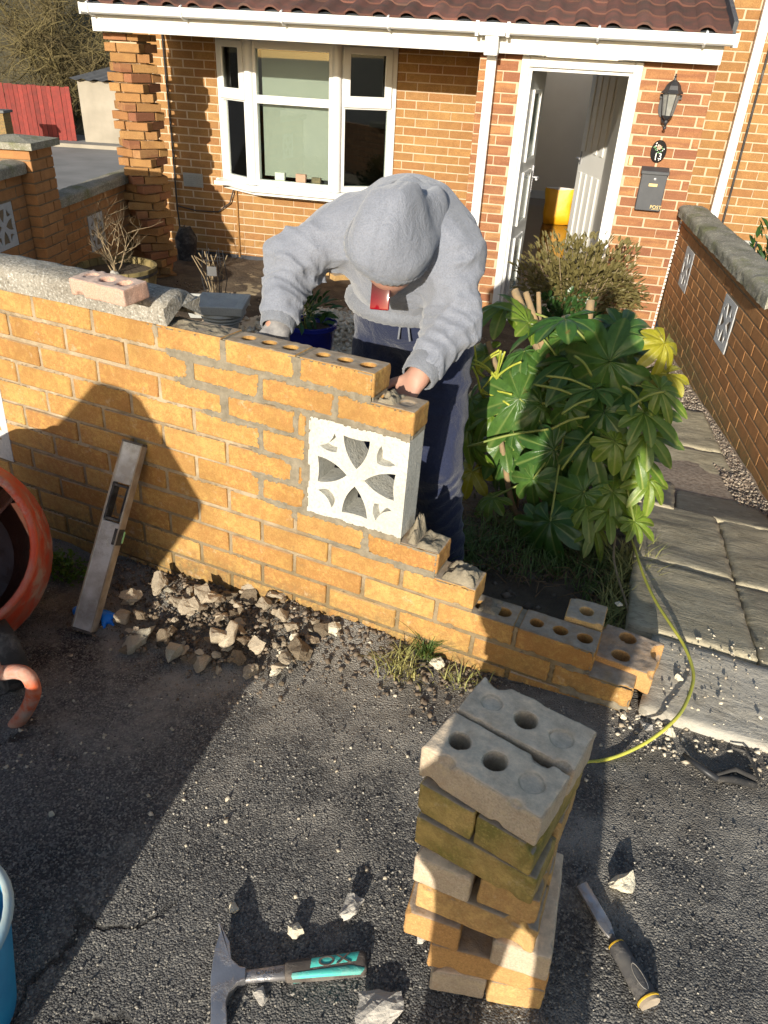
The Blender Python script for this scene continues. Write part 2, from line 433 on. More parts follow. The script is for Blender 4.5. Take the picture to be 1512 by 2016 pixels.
M['grass_dry'] = simple('pale_grass_blade', (.20, .22, .06), (.32, .28, .10), 6, .7, 0, rndoff=False)
caked(M['orange_dusty'], .55, (.42, .36, .31), 11); caked(M['drum_inside'], .6, (.11, .085, .07), 6); caked(M['steel'], .5, (.30, .27, .24), 16); caked(M['slate_rubber'], .45, (.22, .20, .18), 14); caked(M['dark_rubber'], .5, (.21, .19, .165), 18); caked(M['teal'], .35, (.30, .33, .29), 14); caked(M['alu'], .6, (.36, .32, .26), 12); caked(M['bucket_rim'], .5, (.50, .48, .43), 12); caked(M['rubber'], .5, (.20, .185, .165), 10)

def leafmat(name, c1, c2, vein, rough=.34, trans=.22):
    m, t, b = newmat(name); n = NT(t)
    co = n.coords('Object', True)
    oi = n.n('ObjectInfo')
    c = n.mix(oi.outputs['Random'], c1, c2)
    c = n.mix(n.ramp(n.noise(co, 9, 3), [(.4, 0), (.7, .45)]), c, [x * .6 for x in c1])
    at = n.n('Attribute', attribute_name='vein')
    c = n.mix(at.outputs['Fac'], c, vein)
    c = n.mix(n.ramp(n.noise(co, 3.2, 6, .75), [(.62, 0), (.70, .8)]), c, (.16, .10, .03))
    n.l(c, b.inputs['Base Color']); b.inputs['Roughness'].default_value = rough; b.inputs['Specular IOR Level'].default_value = .45
    n.l(n.bump(n.noise(co, 35, 3), .25, .004), b.inputs['Normal'])
    out = [x for x in t.nodes if x.type == 'OUTPUT_MATERIAL'][0]
    tr = n.n('BsdfTranslucent'); n.l(c, tr.inputs[0]); mx = n.n('MixShader'); mx.inputs[0].default_value = trans
    n.l(b.outputs[0], mx.inputs[1]); n.l(tr.outputs[0], mx.inputs[2]); n.l(mx.outputs[0], out.inputs[0])
    return m
M['leaf_dark'] = leafmat('fatsia_dark', (.038, .10, .020), (.08, .165, .032), (.18, .24, .065))
M['leaf_green'] = leafmat('fatsia_green', (.09, .17, .018), (.16, .235, .028), (.30, .33, .08))
M['leaf_yellow'] = leafmat('fatsia_yellow', (.32, .29, .02), (.24, .26, .02), (.4, .36, .08))
M['leaf_small'] = leafmat('small_leaf', (.03, .08, .02), (.06, .12, .03), (.1, .16, .05))
M['leaf_shrub'] = leafmat('shrub_leaf', (.20, .15, .055), (.13, .135, .04), (.24, .22, .08), rough=.6)

def asphalt():
    m, t, b = newmat('asphalt'); n = NT(t)
    geo = n.n('NewGeometry'); co = geo.outputs['Position']
    c = n.ramp(n.noise(co, 2.2, 6, .62), [(.36, (.040, .041, .045)), (.64, (.135, .132, .128))])
    agg = n.n('TexVoronoi', i_Scale=250.0); n.l(co, agg.inputs['Vector'])
    hs = n.n('SeparateColor'); n.l(agg.outputs['Color'], hs.inputs[0])
    c = n.mix(n.ramp(hs.outputs[0], [(.42, 0), (.95, .75)]), c, (.30, .285, .255))
    c = n.mix(n.ramp(hs.outputs[1], [(.945, 0), (.985, .75)]), c, (.42, .39, .33))
    c = n.mix(n.ramp(hs.outputs[2], [(.0, .6), (.3, 0)]), c, (.020, .020, .022))
    sx = n.n('SeparateXYZ'); n.l(co, sx.inputs[0])
    # cement dust and mud lying in front of the wall
    near = n.n('MapRange', i_1=-1.0, i_2=-.1, i_3=0.0, i_4=1.0); n.l(sx.outputs[1], near.inputs[0])
    d = n.math('MULTIPLY', n.noise(co, 5.5, 6, .7), n.math('ADD', n.math('MULTIPLY', near.outputs[0], .45), .72))
    c = n.mix(n.ramp(d, [(.43, 0), (.62, .9)]), c, (.31, .29, .255))
    mud = n.math('MULTIPLY', n.noise(co, 3.1, 6, .7), near.outputs[0])
    c = n.mix(n.ramp(mud, [(.34, 0), (.50, .6)]), c, (.115, .098, .078))
    c = n.mix(n.ramp(n.noise(co, 26, 5, .8), [(.64, 0), (.76, .6)]), c, (.36, .32, .26))
    n.l(c, b.inputs['Base Color']); b.inputs['Roughness'].default_value = .82; b.inputs['Specular IOR Level'].default_value = .35
    h = n.math('ADD', n.math('MULTIPLY', agg.outputs['Distance'], -1.0), n.math('MULTIPLY', n.noise(co, 95, 5, .75), 1.1))
    vc = n.n('TexVoronoi', feature='DISTANCE_TO_EDGE', i_Scale=1.7)
    wv = n.n('VectorMath', operation='ADD'); nn = n.n('TexNoise', i_Scale=5.0, i_Detail=4.0); sc_ = n.n('VectorMath', operation='SCALE'); sc_.inputs['Scale'].default_value = .35
    n.l(co, nn.inputs['Vector']); n.l(nn.outputs['Color'], sc_.inputs[0]); n.l(co, wv.inputs[0]); n.l(sc_.outputs[0], wv.inputs[1]); n.l(wv.outputs[0], vc.inputs['Vector'])
    crack = n.math('MULTIPLY', n.ramp(vc.outputs['Distance'], [(.004, 1), (.016, 0)]), n.ramp(n.noise(co, 1.1, 3), [(.50, 0), (.58, 1)]))
    c = n.mix(n.math('MULTIPLY', crack, .8), c, (.02, .018, .016)); n.l(c, b.inputs['Base Color'])
    n.l(n.bump(n.math('MULTIPLY', crack, -1.0), .8, .012, n.bump(h, .8, .0075, n.bump(n.noise(co, 7, 6, .68), .7, .035))), b.inputs['Normal'])
    return m
M['asphalt'] = asphalt()

def slabmat(name, c1, c2, dust=0.0):
    m, t, b = newmat(name); n = NT(t)
    geo = n.n('NewGeometry'); co = n.coords('Object', True)
    c = n.ramp(n.noise(co, 5, 6, .62), [(.33, c1), (.68, c2)])
    mp = n.n('Mapping'); mp.inputs['Scale'].default_value = (2.2, 7.0, 2.0); mp.inputs['Rotation'].default_value = (0, 0, .25); n.l(co, mp.inputs[0])
    rid = n.noise(mp.outputs[0], 2.4, 7, .62, .9)
    c = n.mix(n.ramp(rid, [(.475, 0), (.50, .45), (.525, 0)]), c, (.09, .078, .05))
    c = n.mix(n.ramp(n.noise(co, 40, 4, .7), [(.55, 0), (.75, .4)]), c, [x * 1.6 for x in c2])
    if dust: c = n.mix(n.ramp(n.noise(co, 4, 6, .75), [(.42, 0), (.62, dust)]), c, (.46, .43, .37))
    n.l(c, b.inputs['Base Color']); b.inputs['Roughness'].default_value = .85
    n.l(n.bump(n.noise(co, 130, 3, .7), .6, .003, n.bump(rid, .5, .012)), b.inputs['Normal'])
    return m
M['slab'] = slabmat('riven_slab', (.33, .285, .19), (.46, .405, .285))
M['slab_dusty'] = slabmat('dusty_slab', (.34, .305, .245), (.43, .395, .325), .7)
M['patio'] = slabmat('patio_stone', (.24, .18, .105), (.33, .26, .16))

# ------------------------------------------------------------------ brick meshes
def chamfer_brick(name, L, W, Hh, mat, ch=.003, jit=.0012, seed=0):
    rnd = random.Random(seed)
    mb = MB().box((0, 0, 0), (L, W, Hh))
    me = mb.mesh(name, mat, bevel=ch)
    for v in me.vertices:
        v.co.x += rnd.uniform(-jit, jit); v.co.y += rnd.uniform(-jit, jit) * .6; v.co.z += rnd.uniform(-jit, jit)
    return me
def holed_brick(name, L, W, Hh, mat, holes=(-.065, 0, .065), r=.0175, depth=.05, ch=.003, seed=0, fill=()):
    """brick with round perforations in its top bed; x along the length, top at +Hh/2"""
    rnd = random.Random(seed); bm = bmesh.new()
    N = 20; xs = sorted(holes); bounds = [-L / 2] + [(xs[i] + xs[i + 1]) / 2 for i in range(len(xs) - 1)] + [L / 2]
    zt = Hh / 2
    def V(x, y, z): return bm.verts.new((x, y, z))
    for i, hx in enumerate(xs):
        x0, x1 = bounds[i], bounds[i + 1]
        inner, outer, low = [], [], []
        hr = r * rnd.uniform(.93, 1.07); dep = .006 if hx in fill else depth
        for k in range(N):
            a = 2 * math.pi * (k + .5) / N; c, s = math.cos(a), math.sin(a)
            inner.append(V(hx + hr * c, hr * s, zt)); low.append(V(hx + hr * c * .93, hr * s * .93, zt - dep))
            tx = ((x1 if c > 0 else x0) - hx) / c if abs(c) > 1e-6 else 1e9
            ty = ((W / 2) if s > 0 else (-W / 2)) / s if abs(s) > 1e-6 else 1e9
            tt = min(tx, ty); outer.append((hx + c * tt, s * tt))
        ring = [V(x, y, zt) for x, y in outer]
        for k in range(N):
            k2 = (k + 1) % N
            bm.faces.new((ring[k], ring[k2], inner[k2], inner[k])); bm.faces.new((inner[k], inner[k2], low[k2], low[k]))
        bm.faces.new(low)
        for (cx, cy) in ((x0, -W / 2), (x0, W / 2), (x1, -W / 2), (x1, W / 2)):      # corners between ring samples
            best = sorted(range(N), key=lambda k: (outer[k][0] - cx) ** 2 + (outer[k][1] - cy) ** 2)[:2]
            k1, k2 = best
            if (k1 + 1) % N == k2 or (k2 + 1) % N == k1: bm.faces.new((ring[k1], V(cx, cy, zt), ring[k2]))
    # body below the top sheet
    q = [(-L / 2, -W / 2), (L / 2, -W / 2), (L / 2, W / 2), (-L / 2, W / 2)]
    t4 = [V(x, y, zt) for x, y in q]; b4 = [V(x, y, -zt) for x, y in q]
    for k in range(4): bm.faces.new((t4[k], t4[(k + 1) % 4], b4[(k + 1) % 4], b4[k]))
    bm.faces.new(b4[::-1])
    bmesh.ops.remove_doubles(bm, verts=bm.verts, dist=.0004)
    bmesh.ops.recalc_face_normals(bm, faces=bm.faces)
    for v in bm.verts:
        v.co.x += rnd.uniform(-.0008, .0008); v.co.z += rnd.uniform(-.0008, .0008)
    me = bpy.data.meshes.new(name); bm.to_mesh(me); bm.free(); me.materials.append(mat)
    return me
BH, BW, BL = .065, .1025, .215
_bc = {}
def brick_mesh(mat, L=BL, W=BW, Hh=BH, var=0):
    key = (mat, round(L, 3), round(W, 3), round(Hh, 3), var)
    if key not in _bc: _bc[key] = chamfer_brick('brick', L, W, Hh, M[mat], seed=hash(key) % 9973)
    return _bc[key]

def tri_rock(name, size, mat, seed, flat=.6, npts=16, sub=False):
    rnd = random.Random(seed); bm = bmesh.new()
    for _ in range(npts):
        v = Vector((rnd.gauss(0, 1), rnd.gauss(0, 1), rnd.gauss(0, 1))).normalized() * rnd.uniform(.75, 1)
        bm.verts.new((v.x * size, v.y * size * rnd.uniform(.7, 1), v.z * size * flat))
    r = bmesh.ops.convex_hull(bm, input=bm.verts)
    bmesh.ops.delete(bm, geom=[g for g in r['geom_interior'] if isinstance(g, bmesh.types.BMVert)], context='VERTS')
    if sub:
        bmesh.ops.subdivide_edges(bm, edges=bm.edges, cuts=3, use_grid_fill=True)
        for v in bm.verts:
            k = .15 * size * vnoise(np.array([v.co.x * 2.2 / size]), np.array([v.co.y * 2.2 / size]), np.array([v.co.z * 2.2 / size]), seed)[0]
            v.co += v.co.normalized() * k + Vector((rnd.uniform(-1, 1), rnd.uniform(-1, 1), rnd.uniform(-1, 1))) * size * .028
        bmesh.ops.triangulate(bm, faces=bm.faces)
    else:
        bmesh.ops.bevel(bm, geom=list(bm.edges), offset=size * .05, segments=1, affect='EDGES', clamp_overlap=True)
    bmesh.ops.recalc_face_normals(bm, faces=bm.faces)
    me = bpy.data.meshes.new(name); bm.to_mesh(me); bm.free(); me.materials.append(mat)
    return me

# ------------------------------------------------------------------ THE GROUND
# driveway: a sheet with real unevenness, fine near the camera
def driveway():
    xs = np.concatenate([np.linspace(-9, -2.2, 30)[:-1], np.arange(-2.2, 2.4, .016), np.linspace(2.4, 9, 20)])
    ys = np.concatenate([np.linspace(-12, -1.9, 30)[:-1], np.arange(-1.9, .02, .016), [.03, .06]])
    X, Y = np.meshgrid(xs, ys, indexing='ij')
    Z = -.80 + .07 * (np.clip(X, -2.5, 1.5) - .3)
    Z = Z + .010 * fbm(X * 1.7, Y * 1.7, 0, 4, 3) + .0035 * fbm(X * 12, Y * 12, 0, 3, 5) + .0018 * vnoise(X * 55, Y * 55, 0, 9)
    heap = np.exp(-(((Y + .02) / .16) ** 2)) * np.clip((0.35 - X) / .4, 0, 1)          # mud banked against the wall foot
    Z = Z + heap * (.045 + .035 * fbm(X * 9, Y * 9, 0, 4, 21))
    me = mesh_np('driveway', np.stack([X, Y, Z], -1).reshape(-1, 3), grid_faces(len(xs), len(ys)), M['asphalt'], True)
    return tag(place('driveway', me), kind='structure')
driveway()
def dz(X, Y):
    X = np.array([X]); Y = np.array([Y])
    Z = -.80 + .07 * (np.clip(X, -2.5, 1.5) - .3) + .010 * fbm(X * 1.7, Y * 1.7, 0, 4, 3) + .0035 * fbm(X * 12, Y * 12, 0, 3, 5)
    heap = np.exp(-(((Y + .02) / .16) ** 2)) * np.clip((0.35 - X) / .4, 0, 1)
    return float((Z + heap * (.045 + .035 * fbm(X * 9, Y * 9, 0, 4, 21)))[0])

def soil_z(X, Y):
    t = np.clip((Y - .1) / 3.6, 0, 1)
    return -.86 - .50 * t * t * (3 - 2 * t) * 1.0 + .03 * fbm(X * 2.5, Y * 2.5, 0, 4, 31) + .012 * fbm(X * 14, Y * 14, 0, 3, 33)
xs = np.arange(-5.4, 1.75, .03); ys = np.arange(.09, 5.6, .03)
X, Y = np.meshgrid(xs, ys, indexing='ij')
me = mesh_np('garden_soil', np.stack([X, Y, soil_z(X, Y)], -1).reshape(-1, 3), grid_faces(len(xs), len(ys)), M['soil'], True)
tag(place('garden_soil', me), kind='structure')
sz = lambda x, y: float(soil_z(np.array([x]), np.array([y]))[0])

# far ground: one sheet to the horizon, road beyond the side wall
xs = np.concatenate([np.linspace(-260, -40, 12), np.linspace(-36, 40, 60), np.linspace(50, 260, 10)])
ys = np.concatenate([np.linspace(-200, -14, 10), np.linspace(-12, 60, 60), np.linspace(70, 300, 12)])
X, Y = np.meshgrid(xs, ys, indexing='ij')
Z = np.full_like(X, -2.44)
me = mesh_np('ground', np.stack([X, Y, Z], -1).reshape(-1, 3), grid_faces(len(xs), len(ys)), M['far_ground'], True)
tag(place('ground', me), kind='structure')
# ------------------------------------------------------------------ IMPLICIT SURFACES (weathered bricks, the person)
def surface_nets(vol, org, h):
    s = vol < 0
    nx, ny, nz = vol.shape
    cnt = np.zeros((nx - 1, ny - 1, nz - 1), np.int8)
    for dx in (0, 1):
        for dy in (0, 1):
            for dz in (0, 1): cnt += s[dx:nx - 1 + dx, dy:ny - 1 + dy, dz:nz - 1 + dz]
    act = (cnt > 0) & (cnt < 8)
    I = np.argwhere(act); idx = np.full(act.shape, -1, np.int32); idx[act] = np.arange(len(I))
    P = np.zeros((len(I), 3)); C = np.zeros(len(I))
    cor = [(a, b, c) for a in (0, 1) for b in (0, 1) for c in (0, 1)]
    for a in cor:
        for ax in range(3):
            if a[ax]: continue
            b = list(a); b[ax] = 1
            va = vol[I[:, 0] + a[0], I[:, 1] + a[1], I[:, 2] + a[2]]; vb = vol[I[:, 0] + b[0], I[:, 1] + b[1], I[:, 2] + b[2]]
            mk = (va < 0) != (vb < 0)
            t = np.where(mk, va / np.where(mk, va - vb, 1), 0)
            p = np.array(a, float)[None].repeat(len(I), 0); p[:, ax] = t
            P += p * mk[:, None]; C += mk
    P = P / np.maximum(C, 1)[:, None] + I
    F = []
    for ax in range(3):
        o1, o2 = [(1, 2), (2, 0), (0, 1)][ax]
        sl0 = [slice(1, -1)] * 3; sl1 = [slice(1, -1)] * 3
        sl0[ax] = slice(0, -1); sl1[ax] = slice(1, None)
        A, B = s[tuple(sl0)], s[tuple(sl1)]
        E = np.argwhere(A != B); inside = A[tuple(E.T)]
        base = E.copy()
        for k in range(3):
            if k != ax: base[:, k] += 1
        def cell(d1, d2):
            c = base.copy(); c[:, o1] += d1; c[:, o2] += d2; return idx[c[:, 0], c[:, 1], c[:, 2]]
        q_ = np.stack([cell(-1, -1), cell(0, -1), cell(0, 0), cell(-1, 0)], -1)
        q_[~inside] = q_[~inside][:, ::-1]
        F.append(q_[(q_ >= 0).all(1)])
    return P * h + np.asarray(org), np.concatenate(F)
def sdf_mesh(name, fn, lo, hi, h, mat, coarse=4, pad=1.9, smooth=2):
    lo = np.asarray(lo, float); hi = np.asarray(hi, float)
    n = (np.ceil((hi - lo) / h / coarse).astype(int) + 1)
    g = [lo[k] + h * coarse * (np.arange(n[k]) + .5) for k in range(3)]
    Cx = np.stack(np.meshgrid(*g, indexing='ij'), -1)
    dc = fn(Cx.reshape(-1, 3)).reshape(n)
    near = np.abs(dc) < h * coarse * pad
    vol = np.repeat(np.repeat(np.repeat(dc, coarse, 0), coarse, 1), coarse, 2)
    nm = np.repeat(np.repeat(np.repeat(near, coarse, 0), coarse, 1), coarse, 2)
    I = np.argwhere(nm)
    vol[nm] = fn(lo + (I + .5) * h)
    V, F = surface_nets(vol, lo + .5 * h, h)
    for it in range(smooth):
        acc = np.zeros_like(V); c_ = np.zeros(len(V))
        for k in range(4):
            np.add.at(acc, F[:, k], V[F[:, (k + 1) % 4]] + V[F[:, (k + 3) % 4]]); np.add.at(c_, F[:, k], 2)
        V = V * .45 + .55 * acc / np.maximum(c_, 1)[:, None]
    return mesh_np(name, V, F, mat, True)
def seg(P, a, b, ra, rb, fl=None):
    a = np.asarray(a, float); b = np.asarray(b, float); d = b - a
    t = np.clip(((P - a) @ d) / (d @ d), 0, 1)
    return np.linalg.norm(P - a - t[:, None] * d, axis=1) - (ra + (rb - ra) * t), t
def cap(P, a, b, ra, rb): return seg(P, a, b, ra, rb)[0]
def ell(P, c, r, R=None):
    q_ = P - np.asarray(c, float)
    if R is not None: q_ = q_ @ np.array(R)
    r = np.asarray(r, float)
    k0 = np.linalg.norm(q_ / r, axis=1); k1 = np.linalg.norm(q_ / (r * r), axis=1) + 1e-9
    return k0 * (k0 - 1) / k1
def smin(a, b, k):
    hh = np.clip(.5 + .5 * (b - a) / k, 0, 1)
    return b + (a - b) * hh - k * hh * (1 - hh)
def n3(P, s, seed): return fbm(P[:, 0] * s, P[:, 1] * s, P[:, 2] * s, 3, seed)


def worn_brick(name, L, W, Hh, mat, seed=0, holes=(), r=.0185, depth=.05, fill=(), wear=1.0, h=.0036, crust=0.0):
    """brick carved as an implicit solid: chipped arrises, pitted faces, round perforations, mortar plugs"""
    rn_ = np.random.default_rng(seed); o1 = rn_.random(3) * 50
    chips = [(np.array([rn_.choice([-1, 1]) * L / 2 * rn_.uniform(.3, 1), rn_.choice([-1, 1]) * W / 2, rn_.choice([-1, 1]) * Hh / 2]), rn_.uniform(.005, .013) * wear) for _ in range(7)]
    def fn(P):
        q_ = np.abs(P) - np.array([L / 2, W / 2, Hh / 2]) + .0035
        d = np.linalg.norm(np.maximum(q_, 0), axis=1) + np.minimum(q_.max(1), 0) - .0035
        S = P + o1
        d = d + .0011 * wear * n3(S, 55, 3) + .0016 * wear * n3(S, 16, 5) + .0010 * n3(S, 150, 9)
        for c_, cr in chips: d = np.maximum(d, -(np.linalg.norm((P - c_) * np.array([.7, 1, 1]), axis=1) - cr - .002 * n3(S, 90, 7)))
        if crust:
            ph_ = n3(S, 20, 11); d = np.where((P[:, 2] > Hh / 2 - .012), d - crust * np.clip(ph_ - .1, 0, 1) * 2.2, d)
        for hx_ in holes:
            rr = r * (1 + .06 * np.sin(hx_ * 900)); cyl = np.linalg.norm(P[:, :2] - np.array([hx_, 0]), axis=1) - rr - .0012 * n3(S, 70, 13)
            dep = .0045 + .002 * n3(S, 60, 17) if hx_ in fill else depth
            d = np.maximum(d, -np.maximum(cyl, (Hh / 2 - dep) - P[:, 2]))
        return d
    e = np.array([L, W, Hh]) / 2 + .014
    return sdf_mesh(name, fn, -e, e, h, mat, 4, 2.2, 1)
# ------------------------------------------------------------------ FRONT GARDEN WALL (being rebuilt)
def mortar_wall_mat():
    m, t, b = newmat('wall_mortar'); n = NT(t)
    co = n.coords('Object', False)
    at = n.n('Attribute', attribute_name='fresh')
    old = n.ramp(n.noise(co, 14, 5, .65), [(.36, (.22, .165, .10)), (.66, (.42, .335, .225))])
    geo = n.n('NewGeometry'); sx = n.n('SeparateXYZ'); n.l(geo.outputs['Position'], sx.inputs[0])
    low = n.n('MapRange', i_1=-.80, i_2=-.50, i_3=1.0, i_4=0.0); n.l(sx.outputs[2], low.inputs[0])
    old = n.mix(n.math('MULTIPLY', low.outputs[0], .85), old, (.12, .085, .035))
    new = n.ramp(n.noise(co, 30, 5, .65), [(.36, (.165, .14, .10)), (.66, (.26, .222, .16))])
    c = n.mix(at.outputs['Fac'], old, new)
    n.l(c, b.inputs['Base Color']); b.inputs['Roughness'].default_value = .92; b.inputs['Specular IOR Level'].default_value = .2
    n.l(n.bump(n.noise(co, 260, 4, .7), .6, .003), b.inputs['Normal'])
    return m
M['mortar_wall'] = mortar_wall_mat()

def screen_block(name, mat, parent, loc, rot, size=.29, depth=.09, two_sided=True):
    """pierced concrete block: four petals open right through, four corner triangles sunk into the face; face in the xz plane at y=0"""
    h = size / 2; k = size / .29
    def curve(p, q, bulge, n=7):
        p = Vector(p); q = Vector(q); d = q - p; nn = Vector((-d.y, d.x)).normalized()
        return [p + d * (i / n) + nn * bulge * 4 * (i / n) * (1 - i / n) for i in range(n)]
    def rot2(v, a): return Vector((v.x * math.cos(a) - v.y * math.sin(a), v.x * math.sin(a) + v.y * math.cos(a)))
    petals, tris = [], []
    for i in range(4):
        a = i * math.pi / 2
        pt = curve((0.002, .026), (.041, .114), -.009) + curve((.041, .114), (-.036, .116), .004, 4) + curve((-.036, .116), (0.002, .026), -.009)
        petals.append([rot2(v, a + .05) * k for v in pt])
        tr = curve((.060, .060), (.112, .068), -.006, 5) + curve((.112, .068), (.068, .112), .009, 5) + curve((.068, .112), (.060, .060), -.006, 5)
        tris.append([rot2(v, a) * k for v in tr])
    bm = bmesh.new()
    def loop(pts, y): return [bm.verts.new((p.x, y, p.y)) for p in pts]
    outer = [Vector((-h, -h)), Vector((h, -h)), Vector((h, h)), Vector((-h, h))]
    rings = {}
    for key, y in (('f', 0.0), ('b', depth)):
        L = [loop(outer, y)] + [loop(p, y) for p in petals] + [loop(t_, y) for t_ in tris]
        ed = []
        for l in L:
            for i in range(len(l)): ed.append(bm.edges.new((l[i], l[(i + 1) % len(l)])))
        bmesh.ops.triangle_fill(bm, edges=ed, use_beauty=True)
        rings[key] = L
    for i in range(5):                                # outer faces and through holes
        f, b_ = rings['f'][i], rings['b'][i]
        for j in range(len(f)):
            j2 = (j + 1) % len(f); bm.faces.new((f[j], f[j2], b_[j2], b_[j]))
    for key, y, s in (('f', 0.0, 1), ('b', depth, -1)):  # sunk triangles
        for i in range(5, 9):
            f = rings[key][i]; c = sum((v.co for v in f), Vector()) / len(f)
            low = [bm.verts.new((c.x + (v.co.x - c.x) * .8, y + s * .028, c.z + (v.co.z - c.z) * .8)) for v in f]
            for j in range(len(f)):
                j2 = (j + 1) % len(f); bm.faces.new((f[j], f[j2], low[j2], low[j]))
            bm.faces.new(low)
    bmesh.ops.recalc_face_normals(bm, faces=bm.faces)
    me = bpy.data.meshes.new('screen_block'); bm.to_mesh(me); bm.free(); me.materials.append(mat)
    return place(name, me, parent, loc, rot)

WL = empty('garden_wall', (0, 0, 0), label='half rebuilt yellow brick garden wall with stepped end and a white screen block', cat='wall')
WL.matrix_world = Matrix.Rotation(-.0377, 4, 'X') @ Matrix.Rotation(.0092, 4, 'Y')
TOP = {6: 0.0, 5: -.077, 4: -.154, 3: -.229, 2: -.304, 1: -.379, 0: -.456, -1: -.533, -2: -.608, -3: -.683, -4: -.758, -5: -.833, -6: -.908}
XEND = {6: 0.0, 5: .115, 4: -.192, 3: -.192, 2: -.192, 1: -.192, 0: .223, -1: .336, -2: .672, -3: .785, -4: .80, -5: .80, -6: .80}
XMIN = -2.45
rects = []; heads = []
for c, zt in TOP.items():
    xr = XEND[c]
    ph = 0.0 if c % 2 == 0 else .115
    # head joints on a running bond grid
    edges = []
    x = (ph if c != -2 else 0.0) + .2265 * 4 + .006
    js = []
    while x > XMIN - .3:
        if x < xr - .004: js.append(x)
        x -= .2265
    js = sorted(js)
    if c == -3: js = [j for j in js if j < .70]
    l = [XMIN] + [j + .006 for j in js if j > XMIN]; r = [j - .006 for j in js if j > XMIN] + [xr]
    for a, b_ in zip(l, r):
        if b_ - a < .012: continue
        rects.append((c, a, b_, zt - BH, zt))
    heads += [(c, j, zt) for j in js if j > XMIN]
rnd = random.Random(3)
for (c, a, b_, z0, z1) in rects:
    L = b_ - a; jx = rnd.uniform(-.0012, .0012); tilt = rnd.uniform(-.004, .004)
    loc = ((a + b_) / 2, BW / 2 + rnd.uniform(-.0008, .0014), (z0 + z1) / 2 + rnd.uniform(-.0008, .0008))
    last = b_ > XEND[c] - .002
    if (c == 6 and b_ > -.25) or (c == 5 and last) or (c == -2 and b_ > .40):
        fill = {6: (), 5: (.065,), -2: ()}[c]
        me = worn_brick('brick', L, BW, BH, M['brick_garden'], seed=int(a * 1000) + 2077, holes=(-.065, 0, .065), depth=.022 if c == 6 else .045, fill=fill, wear=.6)
    else:
        me = brick_mesh('brick_garden', round(L, 3), var=rnd.randrange(3) if L > .2 else 0)
    if me.name.startswith('brick') and last and not ((c == 6 and b_ > -.25) or (c == 5) or (c == -2)) and c > -4: me = worn_brick('brick', L, BW, BH, M['brick_garden'], seed=500 + c, wear=.8)
    place('brick', me, WL, loc, (0, tilt, 0))
# header bat behind the end of the low course, broken course beyond
place('brick', worn_brick('brick', .104, .1025, .065, M['brick_buff'], holes=(0.0,), seed=5, depth=.05), WL, (.615, .158, -.630), (0, 0, .05))
# mortar filling the beds and the heads
mb = MB()
for c, zt in TOP.items():
    xr = XEND[c] - .004; zb = zt - BH
    below = [k for k in TOP if k < c]
    mb.bb((XMIN, .010, zb - .0125), (xr, BW - .006, zb + .0015))
for (c, x, zt) in heads: mb.bb((x - .009, .010, zt - BH), (x + .009, BW - .005, zt - .003))
mb.bb((-.196, .010, -.45), (-.184, BW - .006, -.15))
mb.obj('mortar_filling', M['mortar_wet'], WL)
# pointed face of the joints as a height field: raked and weathered on the left, fresh and ragged on the right
st = .0036
gx = np.arange(XMIN, .805, st); gz = np.arange(-.975, .0005, st)
GX, GZ = np.meshgrid(gx, gz, indexing='ij')
ins = np.full(GX.shape, -1.0); own = np.zeros(GX.shape, bool)
for (c, a, b_, z0, z1) in rects:
    i0, i1 = np.searchsorted(gx, [a, b_]); k0, k1 = np.searchsorted(gz, [z0, z1])
    sx_, sz_ = GX[i0:i1, k0:k1], GZ[i0:i1, k0:k1]
    ins[i0:i1, k0:k1] = np.minimum(np.minimum(sx_ - a, b_ - sx_), np.minimum(sz_ - z0, z1 - sz_))
for c, zt in TOP.items():
    own |= (GX < XEND[c] - .002) & (GZ > zt - BH - .013) & (GZ < zt + .0005)
vent = (GX > -.1815) & (GX < .12) & (GZ > -.4455) & (GZ < -.1525)
dv = np.where(vent, np.minimum(GX + .1815, np.minimum(GZ + .4455, -.1525 - GZ)), -1)
ins = np.where(vent & (dv > 0), np.minimum(dv, .02) , ins)
own |= (GX > -.2) & (GX < .11) & (GZ > -.46) & (GZ < -.14)
xb = np.interp(GZ, [-.56, -.548, -.53, -.45, -.30, -.23, -.15, 0], [.6, .25, -.16, -.33, -.36, -.50, -.63, -.70])
fresh = np.clip((GX - xb + .05 * fbm(GX * 14, GZ * 14, 0, 3, 41)) / .02, 0, 1)
rag = np.clip(.0045 + .0065 * fbm(GX * 26, GZ * 26, 0, 3, 51) + .004 * vnoise(GX * 160, GZ * 160, 0, 53), 0, .02)
smear = np.clip(vnoise(GX * 9, GZ * 9, 0, 61) - .35, 0, 1) * .012
rag = (rag + smear) * fresh + (.0010 + .0012 * vnoise(GX * 140, GZ * 140, 0, 55)) * (1 - fresh)
nz = .0012 * fbm(GX * 60, GZ * 60, 0, 3, 57)
yj = (1 - fresh) * (.0042 + nz * 1.4) + fresh * (-.0004 + nz)
over = (ins >= 0) & (ins < rag)
yv = np.where(ins < 0, yj, np.where(over, np.where(fresh > .5, -.0016 + nz, .0022 + nz), .012))
V = np.stack([GX, yv, GZ], -1).reshape(-1, 3)
Fq = grid_faces(len(gx), len(gz))
okv = (own & ((ins < .010))).ravel()
Fq = Fq[okv[Fq].all(1)]
used = np.unique(Fq); remap = np.zeros(len(V), np.int32); remap[used] = np.arange(len(used))
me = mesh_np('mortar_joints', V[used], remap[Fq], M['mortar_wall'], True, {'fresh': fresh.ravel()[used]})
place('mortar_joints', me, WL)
vb = screen_block('screen_block', M['screen'], WL, (-.036, .001, -.299), (0, 0, 0), depth=.098)
tag(vb, 'white pierced concrete screen block set in the wall end')
screen_block('screen_block', M['screen_dull'], WL, (-1.475, -.001, -.456), (0, 0, 0))
